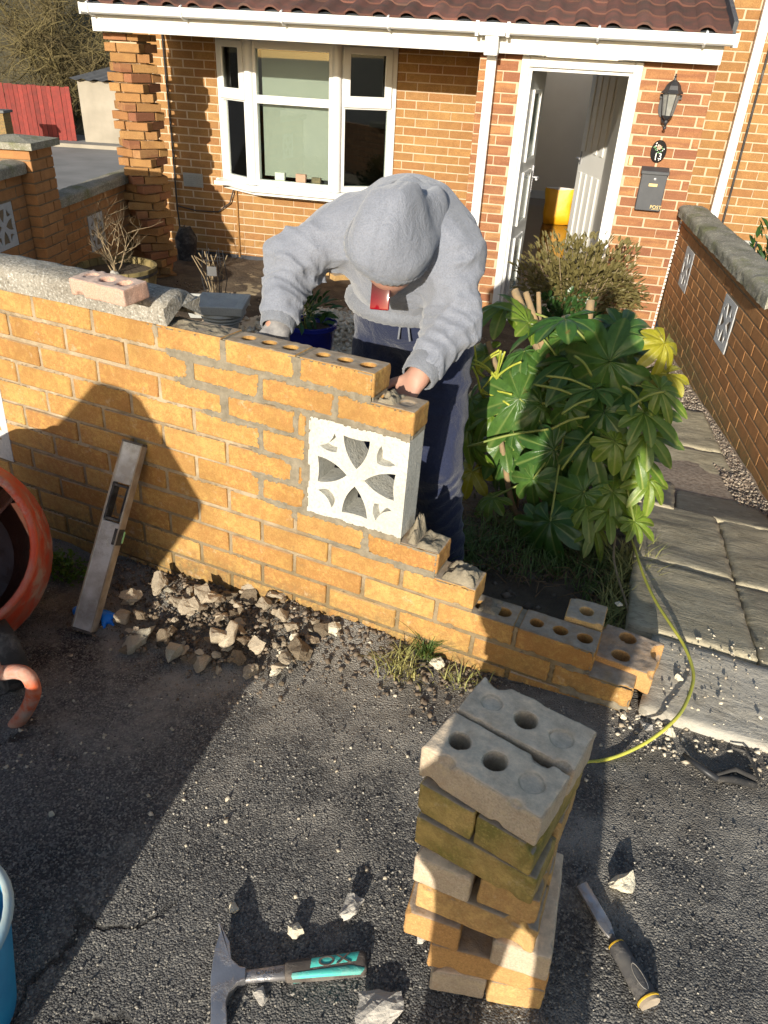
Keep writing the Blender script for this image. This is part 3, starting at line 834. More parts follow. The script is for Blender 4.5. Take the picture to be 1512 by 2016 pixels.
def mortar_heap(parent, x0, x1, y0, y1, z, h, seed, name='mortar_bed'):
    nx = max(int((x1 - x0) / .004), 6); ny = max(int((y1 - y0) / .004), 6)
    a = np.linspace(x0, x1, nx); b_ = np.linspace(y0, y1, ny); X, Y = np.meshgrid(a, b_, indexing='ij')
    ed = np.clip(np.minimum(np.minimum(X - x0, x1 - X), np.minimum(Y - y0, y1 - Y)) / .018, 0, 1)
    n_ = fbm(X * 34, Y * 34, 0, 4, seed); rid = 1 - np.abs(fbm(X * 28, Y * 28, 0, 3, seed + 3)) * 2.4
    Z = z + h * ed ** .6 * np.clip(.35 + .5 * n_ + .45 * rid, 0, 1.4) - .002
    place(name, mesh_np(name, np.stack([X, Y, Z], -1).reshape(-1, 3), grid_faces(nx, ny), M['mortar_wet'], False), parent)
mortar_heap(WL, .006, .052, .012, .098, -.077, .042, 3)
mortar_heap(WL, .112, .150, .01, .10, -.456, .070, 9)
mortar_heap(WL, .150, .218, .006, .098, -.456, .022, 13)
mortar_heap(WL, .232, .328, .008, .098, -.533, .040, 17)
mortar_heap(WL, .343, .40, .02, .10, -.608, .016, 19)
mortar_heap(WL, -.672, -.452, .004, .098, 0.0, .010, 23)
# coping: rough cast concrete with a rounded back, broken end
def coping(parent, x0, x1, y0, y1, z, h, mat, axis='X', seed=1, rough=1.0, broken=True, step=.012):
    nx = max(int((x1 - x0) / step), 8); prof = []
    W_ = y1 - y0
    for k in range(26):
        t = k / 25
        if t < .22: prof.append((y0, z + h * .62 * (t / .22)))
        elif t < .78:
            a = (t - .22) / .56 * math.pi; prof.append((y0 + W_ / 2 - math.cos(a) * W_ / 2, z + h * .62 + math.sin(a) ** .7 * h * .38))
        else: prof.append((y1, z + h * .62 * (1 - (t - .78) / .22)))
    prof = np.array(prof)
    xs = np.linspace(x0, x1, nx)
    V = np.zeros((nx, 26, 3)); V[..., 0] = xs[:, None]; V[..., 1] = prof[None, :, 0]; V[..., 2] = prof[None, :, 1]
    n_ = fbm(V[..., 0] * 45, V[..., 1] * 45, V[..., 2] * 45, 3, seed) * .005 * rough + fbm(V[..., 0] * 8, V[..., 1] * 8, V[..., 2] * 8, 2, seed + 2) * .006 * rough
    cy, cz = (y0 + y1) / 2, z + h * .4
    d = np.sqrt((V[..., 1] - cy) ** 2 + (V[..., 2] - cz) ** 2) + 1e-6
    V[..., 1] += (V[..., 1] - cy) / d * n_; V[..., 2] += (V[..., 2] - cz) / d * n_
    V[..., 2] = np.maximum(V[..., 2], z + .001)
    if broken:
        e = np.clip((V[..., 0] - (x1 - .05)) / .05, 0, 1)
        V[..., 0] += e * (.022 * fbm(V[..., 1] * 30, V[..., 2] * 30, 0, 3, seed + 4) - .02 * np.clip((V[..., 2] - z) / h, 0, 1))
        V[..., 2] = z + (V[..., 2] - z) * (1 - .12 * e * (1 + vnoise(V[..., 1] * 60, V[..., 0] * 60, 0, seed)))
    Fq = grid_faces(nx, 26)
    Vf = V.reshape(-1, 3); c0 = len(Vf); Vf = np.concatenate([Vf, [Vf[:26].mean(0), Vf[-26:].mean(0)]])
    tri = [(i, i + 1, c0, c0) for i in range(25)] + [((nx - 1) * 26 + i + 1, (nx - 1) * 26 + i, c0 + 1, c0 + 1) for i in range(25)]
    mb = MB(); mb.v = [Vector(p) for p in Vf]; mb.a = [0] * len(Vf)
    mb.f = [list(f) for f in Fq] + [list(f[:3]) for f in tri]
    return mb.obj('coping_stone', mat, parent, recalc=True, smooth=60)
coping(WL, XMIN, -1.43, -.012, .135, .003, .078, M['coping'], seed=5, broken=False)
coping(WL, -1.42, -.612, -.010, .135, .003, .078, M['coping'], seed=8)

# ------------------------------------------------------------------ SIDE WALLS
def brick_run(parent, length, courses, z_top, mat, thick=.1025, both=False, skip=None, pitch=.225, maxbricks=300, ztop_mortar=0.0, mortar='mortar_dark', rec=.004, rnd_seed=1):
    """running bond wall; local x along the wall, visible face at y=0, top of the top course at z_top"""
    rn = random.Random(rnd_seed); mb = MB(); count = 0
    zb = z_top - courses * .075
    mb.bb((0.002, rec, zb), (length - .002, thick - rec, z_top - .004))
    mb.obj('mortar', M[mortar], parent)
    extra = MB()
    for c in range(courses):
        zt = z_top - c * .075; x = -(pitch / 2 if c % 2 else 0)
        while x < length - .02:
            a, b_ = max(x, 0), min(x + pitch - .010, length); x += pitch
            if b_ - a < .02: continue
            if skip and any(a < sx1 - .01 and b_ > sx0 + .01 and zt > sz0 + .01 and zt - BH < sz1 - .01 for sx0, sx1, sz0, sz1 in skip):
                # clip against openings
                for sx0, sx1, sz0, sz1 in skip:
                    if zt > sz0 + .01 and zt - BH < sz1 - .01:
                        if a < sx0 - .02 and b_ > sx0: b_ = sx0 - .008
                        elif b_ > sx1 + .02 and a < sx1: a = sx1 + .008
                        elif a >= sx0 - .02 and b_ <= sx1 + .02: a = b_
                if b_ - a < .02: continue
            me = brick_mesh(mat, round(b_ - a, 3), thick, BH, rn.randrange(2))
            place('brick', me, parent, ((a + b_) / 2, thick / 2 + rn.uniform(-.001, .001), zt - BH / 2), (0, rn.uniform(-.003, .003), 0))
            count += 1
    return count

HO = Vector((-.2478, 5.1824, -1.3847)); HPSI = .2025
U = Vector((math.cos(HPSI), math.sin(HPSI), 0)); NN = Vector((-math.sin(HPSI), math.cos(HPSI), 0))
def HW(s, d, z): return HO + U * s + NN * d + Vector((0, 0, z))
# right hand wall: from the house corner towards the road, its left face in view
rw0 = HW(.535, -.02, 0)
a_ = rad(-3.5); rdir = -(NN * math.cos(a_) + U * math.sin(a_))      # towards the camera
rang = math.atan2(rdir.y, rdir.x)
RW = empty('side_wall', (rw0.x, rw0.y, 0), (0, 0, rang), label='brown brick boundary wall with grey coping right of the path', cat='wall')
# local x runs from house to road; face towards -X of the scene is local -y ... local y=0 is the path side
RLEN = 5.1; RTOP = -.345
vb_r = [(1.80, 2.10, RTOP - .45, RTOP - .15), (.42, .72, RTOP - .45, RTOP - .15)]
brick_run(RW, RLEN, 12, RTOP, 'brick_side', skip=vb_r, rnd_seed=4)
for (x0, x1, z0, z1) in vb_r:
    screen_block('screen_block', M['screen_dull'], RW, ((x0 + x1) / 2, -.002, (z0 + z1) / 2), (0, 0, 0), depth=.104)
coping(RW, 0.05, 2.72, -.055, .16, RTOP, .085, M['coping_side'], seed=15, rough=1.6, broken=False, step=.02)
# plastic angle bead left on the house corner above that wall
mb = MB()
for k in range(34): mb.box((0, 0, k * .031), (.016, .010, .019))
mb.box((-.006, 0, .52), (.003, .008, 1.06))
bd = mb.obj('corner_bead', M['white_dirty'], None, HW(.505, -.016, .02)); bd.rotation_euler = (0, rad(1.5), HPSI)
tag(bd, 'pale perforated corner bead on the house corner above the side wall', 'trim')

# left hand boundary wall with pier; its garden face is local y = .1025
ldir = Vector((.334, -.943, 0)); lnor = Vector((.943, .334, 0)); lang = math.atan2(ldir.y, ldir.x)
lw0 = Vector((-4.62, 4.285, 0)) - lnor * .1025 - ldir * .45
LW = empty('boundary_wall', (lw0.x, lw0.y, 0), (0, 0, lang), label='shaded brown brick boundary wall with capped pier beside the left house pillar', cat='wall')
brick_run(LW, 1.85, 12, -.505, 'brick_side', rnd_seed=8, skip=[(.97, 1.27, -.955, -.655)])
screen_block('screen_block', M['screen_dull'], LW, (1.12, .104, -.805), (0, 0, math.pi), depth=.104)
coping(LW, -.02, 1.84, -.045, .15, -.503, .085, M['coping_side'], seed=25, rough=1.0, broken=False, step=.03)
def pier(parent, x, y, w, z_top, courses, mat, seed, yaw=0.0):
    rn = random.Random(seed)
    MB().box((x, y, z_top - courses * .0375), (w - .014, w - .014, courses * .075 - .006)).obj('mortar', M['mortar_dark'], parent)
    for c in range(courses):
        zt = z_top - c * .075 - BH / 2; a = math.pi / 2 * (c % 2) 
        for q_ in range(4):
            r_ = Matrix.Rotation(q_ * math.pi / 2, 3, 'Z'); L = w - .1025 - .010
            if c % 2: off = Vector((-w / 2 + L / 2, -w / 2 + .0513, 0))
            else: off = Vector((w / 2 - L / 2, -w / 2 + .0513, 0))
            off = r_ @ off
            place('brick', brick_mesh(mat, round(L, 3), .1025, BH, rn.randrange(2)), parent, (x + off.x, y + off.y, zt), (0, 0, q_ * math.pi / 2))
pier(LW, 2.03, .02, .335, -.045, 16, 'brick_side', 5)
mb = MB(); cw = .215
mb.bb((2.03 - cw, .02 - cw, -.043), (2.03 + cw, .02 + cw, .002))
mb.add([(2.03 - cw, .02 - cw, .003), (2.03 + cw, .02 - cw, .003), (2.03 + cw, .02 + cw, .003), (2.03 - cw, .02 + cw, .003), (2.03, .02, .035)], [(0, 1, 4), (1, 2, 4), (2, 3, 4), (3, 0, 4), (3, 2, 1, 0)])
mb.obj('pier_cap', M['coping_side'], LW)
sec = bpy.data.objects.new('front_section', None); link(sec, LW); sec.location = (2.21, 0, 0)
brick_run(sec, .82, 15, -.20, 'brick_side', rnd_seed=9, skip=[(.20, .50, -.65, -.35)])
screen_block('screen_block', M['screen_dull'], sec, (.35, .104, -.50), (0, 0, math.pi), depth=.104)
coping(sec, 0.0, .82, -.045, .15, -.198, .085, M['coping_side'], seed=26, rough=1.0, broken=False, step=.03)

# ------------------------------------------------------------------ PATH, PATIO, GRAVEL
def slab_mesh(name, corners, thick, mat, seed, res=.02, amp=.005):
    """riven flagstone from four corners (counter clockwise), with its own uneven surface and sides"""
    c = [Vector(p) for p in corners]
    nx = max(int((c[1] - c[0]).length / res), 4); ny = max(int((c[3] - c[0]).length / res), 4)
    s, t = np.meshgrid(np.linspace(0, 1, nx), np.linspace(0, 1, ny), indexing='ij')
    P = sum(np.array(c[i])[None, None] * w[..., None] for i, w in enumerate(((1 - s) * (1 - t), s * (1 - t), s * t, (1 - s) * t)))
    ed = np.minimum(np.minimum(s, 1 - s) * nx, np.minimum(t, 1 - t) * ny)
    rid = np.floor(3 * fbm(P[..., 0] * 2.5, P[..., 1] * 5, 0, 4, seed) + 2) * amp * .45
    P[..., 2] += rid * np.clip(ed, 0, 1) + amp * .6 * fbm(P[..., 0] * 12, P[..., 1] * 12, 0, 3, seed + 1) - np.where(ed < .5, .0035, 0)
    e = np.where(ed < .5, 1, 0); jit = vnoise(P[..., 0] * 30, P[..., 1] * 30, 0, seed + 2) * .004
    P[..., 0] += jit * e; P[..., 1] += jit * e
    top = P.reshape(-1, 3); F = grid_faces(nx, ny).tolist()
    idx = np.arange(nx * ny).reshape(nx, ny)
    rim = list(idx[:, 0]) + list(idx[-1, 1:]) + list(idx[-2::-1, -1]) + list(idx[0, -2:0:-1])
    low = top[rim] - [0, 0, thick]; b0 = len(top)
    V = np.concatenate([top, low])
    F += [(rim[(i + 1) % len(rim)], rim[i], b0 + i, b0 + (i + 1) % len(rim)) for i in range(len(rim))]
    return mesh_np(name, V, F, mat, False)
PATH = bpy.data.objects.new('path', None); link(PATH); tag(PATH, kind='structure')
def path_z(Y):
    return float(np.interp(Y, [-.05, .3, 1.45, 1.4501, 3.2], [-.738, -.740, -.925, -1.03, -1.13]))
def slab(x0, x1, x2, x3, y0, y1, mat, seed, g=.006, zoff=0.0):
    """x0,x1 at y0 and x3,x2 at y1"""
    za, zb = path_z(y0 + .001) + zoff, path_z(y1 - .001) + zoff
    cs = [(x0 + g, y0 + g, za), (x1 - g, y0 + g, za + .01), (x2 - g, y1 - g, zb + .01), (x3 + g, y1 - g, zb)]
    return place('slab', slab_mesh('slab', cs, .055, M[mat], seed), PATH)
slab(.80, 1.50, 1.47, .79, -.03, .31, 'slab_dusty', 3)
slab(1.50, 2.1, 2.0, 1.47, -.03, .31, 'slab_dusty', 4)
slab(.715, 1.085, 1.02, .675, .31, .82, 'slab', 5)
slab(1.085, 1.62, 1.55, 1.02, .31, .82, 'slab', 6)
slab(.675, 1.02, .945, .62, .82, 1.45, 'slab', 7)
slab(1.02, 1.55, 1.42, .945, .82, 1.45, 'slab', 8)
slab(.42, .78, .76, .41, 1.40, 1.92, 'slab', 10); slab(.78, 1.225, 1.10, .76, 1.40, 1.92, 'slab', 9)
slab(.40, 1.10, .96, .37, 1.92, 2.45, 'slab', 11)
slab(.37, .96, .82, .33, 2.45, 3.1, 'slab', 12)
# edge of the raised part of the path and its bed
mb = MB()
mb.prism([(.70, .0), (2.05, .0), (1.5, 1.43), (.63, 1.43)], -1.15, -.80)
bed = mb.mesh('path_bed', M['mortar_dark'])
for v in bed.vertices:
    if v.co.z > -1: v.co.z = path_z(v.co.y) - .052
place('path_bed', bed, PATH)
# gravel beside the wall and by the door
def scatter(name, n, area, mat, smin, smax, seed, zf, kind='stuff', flat=.7, parent=None):
    rn = np.random.default_rng(seed)
    base = []
    for k in range(5):
        me = tri_rock('t', 1, None, 900 + k, flat, 9) if False else None
    ico = [(0, 0, -.8), (.8, 0, -.1), (.1, .85, -.15), (-.75, .2, -.05), (-.1, -.8, 0), (.4, .3, .7), (-.35, -.2, .75)]
    fc = [(0, 2, 1), (0, 3, 2), (0, 4, 3), (0, 1, 4), (1, 2, 5), (2, 3, 5), (3, 6, 5), (3, 4, 6), (4, 1, 6), (1, 5, 6)]
    ico = np.array(ico); fc = np.array(fc)
    P = area(rn, n); n = len(P)
    S = smin + (smax - smin) * rn.random(n) ** 2.2
    ang = rn.random((n, 3)) * 6.28
    ca, sa = np.cos(ang), np.sin(ang)
    J = ico[None] * (1 + .25 * rn.standard_normal((n, 7, 1))) * S[:, None, None]
    J[..., 2] *= flat
    x = J[..., 0] * ca[:, None, 0] - J[..., 1] * sa[:, None, 0]; y = J[..., 0] * sa[:, None, 0] + J[..., 1] * ca[:, None, 0]
    z = J[..., 2] * 1 + x * .25 * sa[:, None, 1]
    Z = zf(P[:, 0], P[:, 1])
    V = np.stack([x + P[:, None, 0], y + P[:, None, 1], z + Z[:, None] + S[:, None] * .25], -1).reshape(-1, 3)
    F = (fc[None] + 7 * np.arange(n)[:, None, None]).reshape(-1, 3)
    o_ = place(name, mesh_np(name, V, F, mat, False, {'rnd': np.repeat(rn.random(n), 7)}), parent)
    return tag(o_, kind=kind)
def stonemat(name, cols):
    m, t, b = newmat(name); n = NT(t)
    at = n.n('Attribute', attribute_name='rnd')
    n.l(n.ramp(at.outputs['Fac'], [(i / (len(cols) - 1), c) for i, c in enumerate(cols)]), b.inputs['Base Color'])
    b.inputs['Roughness'].default_value = .9; return m
M['pebbles'] = stonemat('pebbles', [(.16, .12, .09), (.30, .24, .18), (.42, .36, .28), (.22, .16, .12), (.36, .30, .25)])
M['grit'] = stonemat('grit', [(.05, .048, .045), (.12, .115, .11), (.24, .225, .20), (.36, .33, .28), (.09, .085, .08), (.16, .15, .14), (.44, .41, .35)])
M['crumbs'] = stonemat('mortar_crumbs', [(.44, .38, .28), (.60, .53, .41), (.34, .28, .2), (.66, .60, .48)])
M['clods'] = stonemat('soil_clods', [(.12, .09, .062), (.19, .145, .10), (.085, .062, .044), (.26, .205, .15)])
def gravel_area(rn, n):
    t = rn.random(n) * 4.6; w = rn.random(n)
    px_ = rw0.x + rdir.x * t; py_ = rw0.y + rdir.y * t
    wid = np.where(t < 2.0, .42, .13)
    return np.stack([px_ - .02 - w * wid, py_ - .006 - w * .09], -1)
def gz_(x, y): return np.interp(y, [.3, 1.4, 3.1, 5.3], [-.80, -.99, -1.14, -1.30]) + .01 * vnoise(x * 9, y * 9)
scatter('gravel', 9000, gravel_area, M['pebbles'], .006, .013, 5, gz_)
xs = np.linspace(0, 1, 60)
P_ = []
for t in np.linspace(-.1, 4.9, 60):
    for w in (.0, .12, .25, .4, .55):
        x = rw0.x + rdir.x * t - w; y = rw0.y + rdir.y * t - w * .27
        P_.append((x, y, gz_(np.array([x]), np.array([y]))[0] - .004))
tag(place('gravel_bed', mesh_np('gravel_bed', P_, grid_faces(60, 5), M['gravel'], True)), kind='structure')

# crazy paved patio in front of the window, and the pad before the door
PATIO = bpy.data.objects.new('patio', None); link(PATIO); tag(PATIO, kind='structure')
def flag(pts, seed, z0=-1.375):
    mb = MB(); c = sum((Vector(p + (0,)) for p in pts), Vector()) / len(pts); rn = random.Random(seed)
    poly = [(c.x + (p[0] - c.x) * .965, c.y + (p[1] - c.y) * .965) for p in pts]
    mb.prism(poly, z0 - .05, z0 + rn.uniform(-.006, .006)); mb.obj('flagstone', M['patio'], PATIO, bevel=.006)
rn = random.Random(4)
gridp = {}
for i in range(9):
    for j in range(5):
        p = HW(-4.35 + i * .42 + (rn.uniform(-.1, .1) if 0 < i < 8 else 0), -.55 + j * .41 + (rn.uniform(-.09, .09) if 0 < j < 4 else 0), 0)
        gridp[i, j] = (p.x, p.y)
for i in range(8):
    for j in range(4):
        flag([gridp[i, j], gridp[i + 1, j], gridp[i + 1, j + 1], gridp[i, j + 1]], i * 7 + j)
pb = MB()
p4 = [HW(-4.6, -.6, 0), HW(-.9, -.6, 0), HW(-.9, 1.15, 0), HW(-4.6, 1.15, 0)]
pb.prism([(p.x, p.y) for p in p4], -1.6, -1.384); pb.obj('patio_bed', M['soil'], PATIO)
q4 = [HW(-1.3, -.95, 0), HW(.35, -.95, 0), HW(.35, .02, 0), HW(-1.3, .02, 0)]
ds = MB(); ds.prism([(p.x, p.y) for p in q4], -1.6, -1.37); ds.obj('door_step', M['patio'], PATIO, bevel=.01)
# ------------------------------------------------------------------ THE HOUSE
HS = empty('house', HO, (0, 0, HPSI), label='low brick house with bay window, white gutter and open front door', cat='house')
def glassmat(name, tint=(.9, .95, .93), refl=.10):
    m = bpy.data.materials.new(name); m.use_nodes = True; t = m.node_tree; t.nodes.clear(); n = NT(t)
    out = n.n('OutputMaterial'); tr = n.n('BsdfTransparent'); tr.inputs[0].default_value = (*tint, 1)
    gl = n.n('BsdfGlossy'); gl.inputs['Roughness'].default_value = .015
    fr = n.n('Fresnel', i_IOR=1.5); mx = n.n('MixShader'); f = n.math('ADD', fr.outputs[0], refl * .3)
    n.l(f, mx.inputs[0]); n.l(tr.outputs[0], mx.inputs[1]); n.l(gl.outputs[0], mx.inputs[2]); n.l(mx.outputs[0], out.inputs[0])
    return m
M['glass'] = glassmat('window_glass')
M['glass_smoke'] = simple('smoked_glass', (.20, .20, .18), (.26, .26, .24), 30, .2, .1, 60, .001)
M['glass_green'] = simple('door_glass', (.05, .16, .12), (.04, .12, .10), 12, .1, .3, 50, .003)
M['blind'] = simple('roller_blind', (.30, .295, .25), (.28, .275, .235), 3, .9, .05, 200, .001)
M['curtain'] = simple('orange_curtain', (.34, .15, .05), (.26, .11, .04), 8, .9, .1, 60, .002)
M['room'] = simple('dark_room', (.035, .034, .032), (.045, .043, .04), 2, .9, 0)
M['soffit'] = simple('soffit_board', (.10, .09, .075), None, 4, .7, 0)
M['lead'] = simple('lead_flashing', (.06, .065, .075), (.09, .095, .10), 12, .6, .3, 30, .003)

BED0 = 2.037
def house_wall(name, s0, s1, z0, z1, d, mat, seed, skip=(), indiv=None, thick=.1025, phase=0.0, parent=None, mort='mortar_house', joined_mat=None, rec=.0035):
    """wall in the house plane: mortar body, bricks on its face; bricks outside 'indiv' are joined into one piece"""
    rn = random.Random(seed); par = parent or HS
    body = MB()
    xs_ = sorted({s0, s1, *[v for k in skip for v in k[:2] if s0 < v < s1]}); zs_ = sorted({z0, z1, *[v for k in skip for v in k[2:] if z0 < v < z1]})
    for i in range(len(xs_) - 1):
        for j in range(len(zs_) - 1):
            cx, cz = (xs_[i] + xs_[i + 1]) / 2, (zs_[j] + zs_[j + 1]) / 2
            if any(k[0] < cx < k[1] and k[2] < cz < k[3] for k in skip): continue
            body.bb((xs_[i], d + rec, zs_[j]), (xs_[i + 1], d + thick, zs_[j + 1]))
    w = body.obj(name, M[mort], par)
    J = MB(); c0 = int(math.floor((BED0 - z1) / .075)) - 1; c1 = int(math.ceil((BED0 - z0) / .075)) + 1
    for c in range(c0, c1):
        zt, zb = BED0 - .075 * c - .005, BED0 - .075 * (c + 1) + .005
        zt2, zb2 = min(zt, z1), max(zb, z0)
        if zt2 - zb2 < .012: continue
        x = s0 - .225 + phase + (.1125 if c % 2 else 0)
        while x < s1:
            a, b_ = max(x + .005, s0), min(x + .220, s1); x += .225
            if b_ - a < .018: continue
            parts = [(a, b_)]
            for k in skip:
                if zt2 > k[2] + .004 and zb2 < k[3] - .004:
                    new = []
                    for (p, q_) in parts:
                        if q_ <= k[0] or p >= k[1]: new.append((p, q_)); continue
                        if p < k[0] - .015: new.append((p, k[0]))
                        if q_ > k[1] + .015: new.append((k[1], q_))
                    parts = new
            for (p, q_) in parts:
                if q_ - p < .015: continue
                cx, cz = (p + q_) / 2, (zt2 + zb2) / 2
                yj = rn.uniform(-.0012, .0012)
                if indiv is None or indiv(cx, cz):
                    place('brick', brick_mesh(mat, round(q_ - p, 2), .05, round(zt2 - zb2, 3), rn.randrange(2)), w, (cx, d + .025 + yj, cz))
                else:
                    me = brick_mesh(mat, round(q_ - p, 2), .05, round(zt2 - zb2, 3), 0)
                    J.add([v.co for v in me.vertices], [list(f.vertices) for f in me.polygons], Matrix.Translation((cx, d + .025 + yj, cz)), rn.random())
    if J.v:
        o_ = J.obj('brick', M[joined_mat or mat], w, recalc=False, attr=True); tag(o_, kind='stuff')
    return w
house_wall('front_wall', .002, .525, -.30, 2.10, 0, 'brick_house', 3, phase=.015)
house_wall('door_pier', -1.235, -.911, -.30, 2.10, 0, 'brick_house', 5, phase=.08)
house_wall('recessed_wall', -4.80, -1.24, 0.0, 2.30, 1.1, 'brick_recess', 7, skip=[(-3.93, -2.125, .80, 2.30)],
           indiv=lambda x, z: x > -2.06 and z > 1.05, joined_mat='brick_recess_j', phase=.06)
MB().bb((-4.56, 1.094, -.06), (-1.24, 1.105, .068)).obj('plinth', M['plinth'], HS)
# return of the door pier and of the house side
mb = MB(); mb.bb((-1.232, .104, -.3), (-1.14, 1.1, 2.3)); mb.obj('return_wall', M['brick_recess'], HS)
mb = MB(); mb.bb((.43, .104, -.3), (.522, 7.4, 2.3)); mb.obj('side_return', M['brick_house'], HS)
# twisted brick pillar holding the eaves
PL = bpy.data.objects.new('twisted_pillar', None); link(PL, HS); PL.location = (-4.31, .165, 0)
rn = random.Random(12)
MB().box((0, 0, 1.02), (.20, .20, 2.06)).obj('pillar_core', M['mortar_house'], PL)
k = 0
for c in range(28):
    zt = 2.075 - .075 * c; ang = 0 if c < 2 else rad(22.5) * ((c - 1) % 4)
    if c == 0: hh, zc = .05, zt - .03
    else: hh, zc = BH, zt - .03 - .0025
    W_ = .325; L = W_ - .1025 - .010
    for q_ in range(4):
        r_ = Matrix.Rotation(q_ * math.pi / 2 + ang, 3, 'Z')
        off = Vector(((W_ / 2 - L / 2) * (1 if c % 2 else -1), -W_ / 2 + .0513, 0)); off = r_ @ off
        place('brick', brick_mesh('brick_recess' if (c * 5 + q_ * 3) % 4 else 'brick_house', round(L, 3), .1025, hh, rn.randrange(2)), PL, (off.x, off.y, zc + rn.uniform(-.001, .001)), (0, 0, q_ * math.pi / 2 + ang + rn.uniform(-.02, .02)))
# mortar bed between the pillar courses
mb = MB()
for c in range(28):
    ang = 0 if c < 2 else rad(22.5) * ((c - 1) % 4)
    mb.box((0, 0, 2.075 - .075 * c - .07), (.25, .25, .011), Matrix.Rotation(ang, 4, 'Z'))
mb.obj('pillar_mortar', M['mortar_house'], PL)

# eaves: fascia, soffit, gutter, brackets, downpipe
MB().bb((-4.47, -.12, 2.078), (.522, -.098, 2.25)).obj('fascia_board', M['white_dirty'], HS, bevel=.003)
MB().bb((-4.485, -.122, 2.076), (-4.40, -.094, 2.252)).obj('fascia_end', M['white_dirty'], HS, bevel=.002)
mb = MB(); mb.bb((-4.46, -.096, 2.104), (.52, 1.1, 2.112)); mb.obj('soffit', M['soffit'], HS)
mb = MB(); mb.bb((-1.235, -.096, 2.102), (.52, -.002, 2.104)); mb.obj('soffit_strip', M['soffit'], HS)
gp = [(-.135, 2.262), (-.128, 2.262), (-.128, 2.215), (-.135, 2.204), (-.205, 2.204), (-.222, 2.214), (-.228, 2.232), (-.228, 2.262), (-.238, 2.266), (-.238, 2.252), (-.236, 2.23), (-.228, 2.206), (-.208, 2.196), (-.13, 2.196), (-.120, 2.21), (-.120, 2.266)]
mb = MB(); n_ = len(gp)
V = [(s, a, b_) for s in (-4.50, .575) for a, b_ in gp]
mb.add(V, [(i, (i + 1) % n_, n_ + (i + 1) % n_, n_ + i) for i in range(n_)] + [tuple(range(n_)), tuple(range(n_, 2 * n_))])
GUT = mb.obj('gutter', M['white'], HS)
for s in (-4.44, -3.62, -2.78, -1.93, -.37, .37):
    b_ = MB(); b_.tube([(s, -.118, 2.19), (s, -.19, 2.188), (s, -.232, 2.205), (s, -.243, 2.235), (s, -.243, 2.272), (s, -.22, 2.276)], .009, 6)
    b_.obj('gutter_bracket', M['white'], GUT)
MB().bb((-4.515, -.242, 2.19), (-4.50, -.118, 2.272)).obj('gutter_cap', M['white'], GUT)
MB().bb((.56, -.243, 2.188), (.59, -.116, 2.272)).obj('gutter_cap', M['white'], GUT)
DP = MB()
DP.bb((-1.172, -.098, -.2), (-1.098, -.028, 2.075)); dpo = DP.obj('downpipe', M['white'], HS, bevel=.004)
o_ = MB(); o_.bb((-1.185, -.225, 2.06), (-1.085, -.125, 2.20)); o_.bb((-1.23, -.24, 2.185), (-1.04, -.118, 2.268)); o_.obj('gutter_outlet', M['white'], dpo, bevel=.004)
for (s) in (-1.25, -1.02):
    c_ = MB(); c_.bb((s - .012, -.245, 2.18), (s + .012, -.114, 2.276)); c_.obj('union_clip', M['white'], dpo)
# concrete roof tiles
def tile_mesh(seed):
    nx, ny = 15, 5; w, l = .232, .37; V = []
    rn = random.Random(seed)
    for i in range(nx):
        x = i / (nx - 1); zz = .030 * max(0, math.sin(math.pi * min(x / .52, 1))) ** .8 if x < .52 else -.004 * math.sin(math.pi * (x - .52) / .48)
        for j in range(ny):
            V.append((x * w - w / 2, j / (ny - 1) * l, zz + rn.uniform(-.0008, .0008)))
    F = grid_faces(nx, ny).tolist(); b0 = len(V)
    V += [(x, y, z - .016) for x, y, z in V]
    F += [[f[3] + b0, f[2] + b0, f[1] + b0, f[0] + b0] for f in F]
    for i in range(nx - 1):
        a = i * ny; F.append([a + ny, a, a + b0, a + ny + b0])
        a = i * ny + ny - 1; F.append([a, a + ny, a + ny + b0, a + b0])
    for j in range(ny - 1):
        F.append([j, j + 1, j + 1 + b0, j + b0]); a = (nx - 1) * ny + j; F.append([a + 1, a, a + b0, a + 1 + b0])
    mb = MB(); mb.add(V, F); return mb.mesh('roof_tile', M['tile'], smooth=40)
PITCH = rad(16.5)
ROOF = MB()
Mr = Matrix.Translation((0, -.175, 2.275)) @ Matrix.Rotation(PITCH, 4, 'X')
ROOF.box((-1.97, 1.6, -.012), (5.02, 3.2, .012), Mr)
roof = ROOF.obj('roof', M['lead'], HS)
tm = [tile_mesh(k) for k in range(3)]
for r_ in range(6):
    for c in range(23):
        s = .43 - .2175 * c
        p = Mr @ Vector((s, .0 + r_ * .305, .006 + .0075 * 1))
        o_ = place('roof_tile', tm[(c * 7 + r_ * 3) % 3], roof, p, (PITCH - rad(2.2), rn.uniform(-.006, .006), rn.uniform(-.006, .006)))
mb = MB(); mb.box((.555, .62, .02), (.03, 1.2, .09), Mr); mb.obj('verge_board', M['lead'], roof)

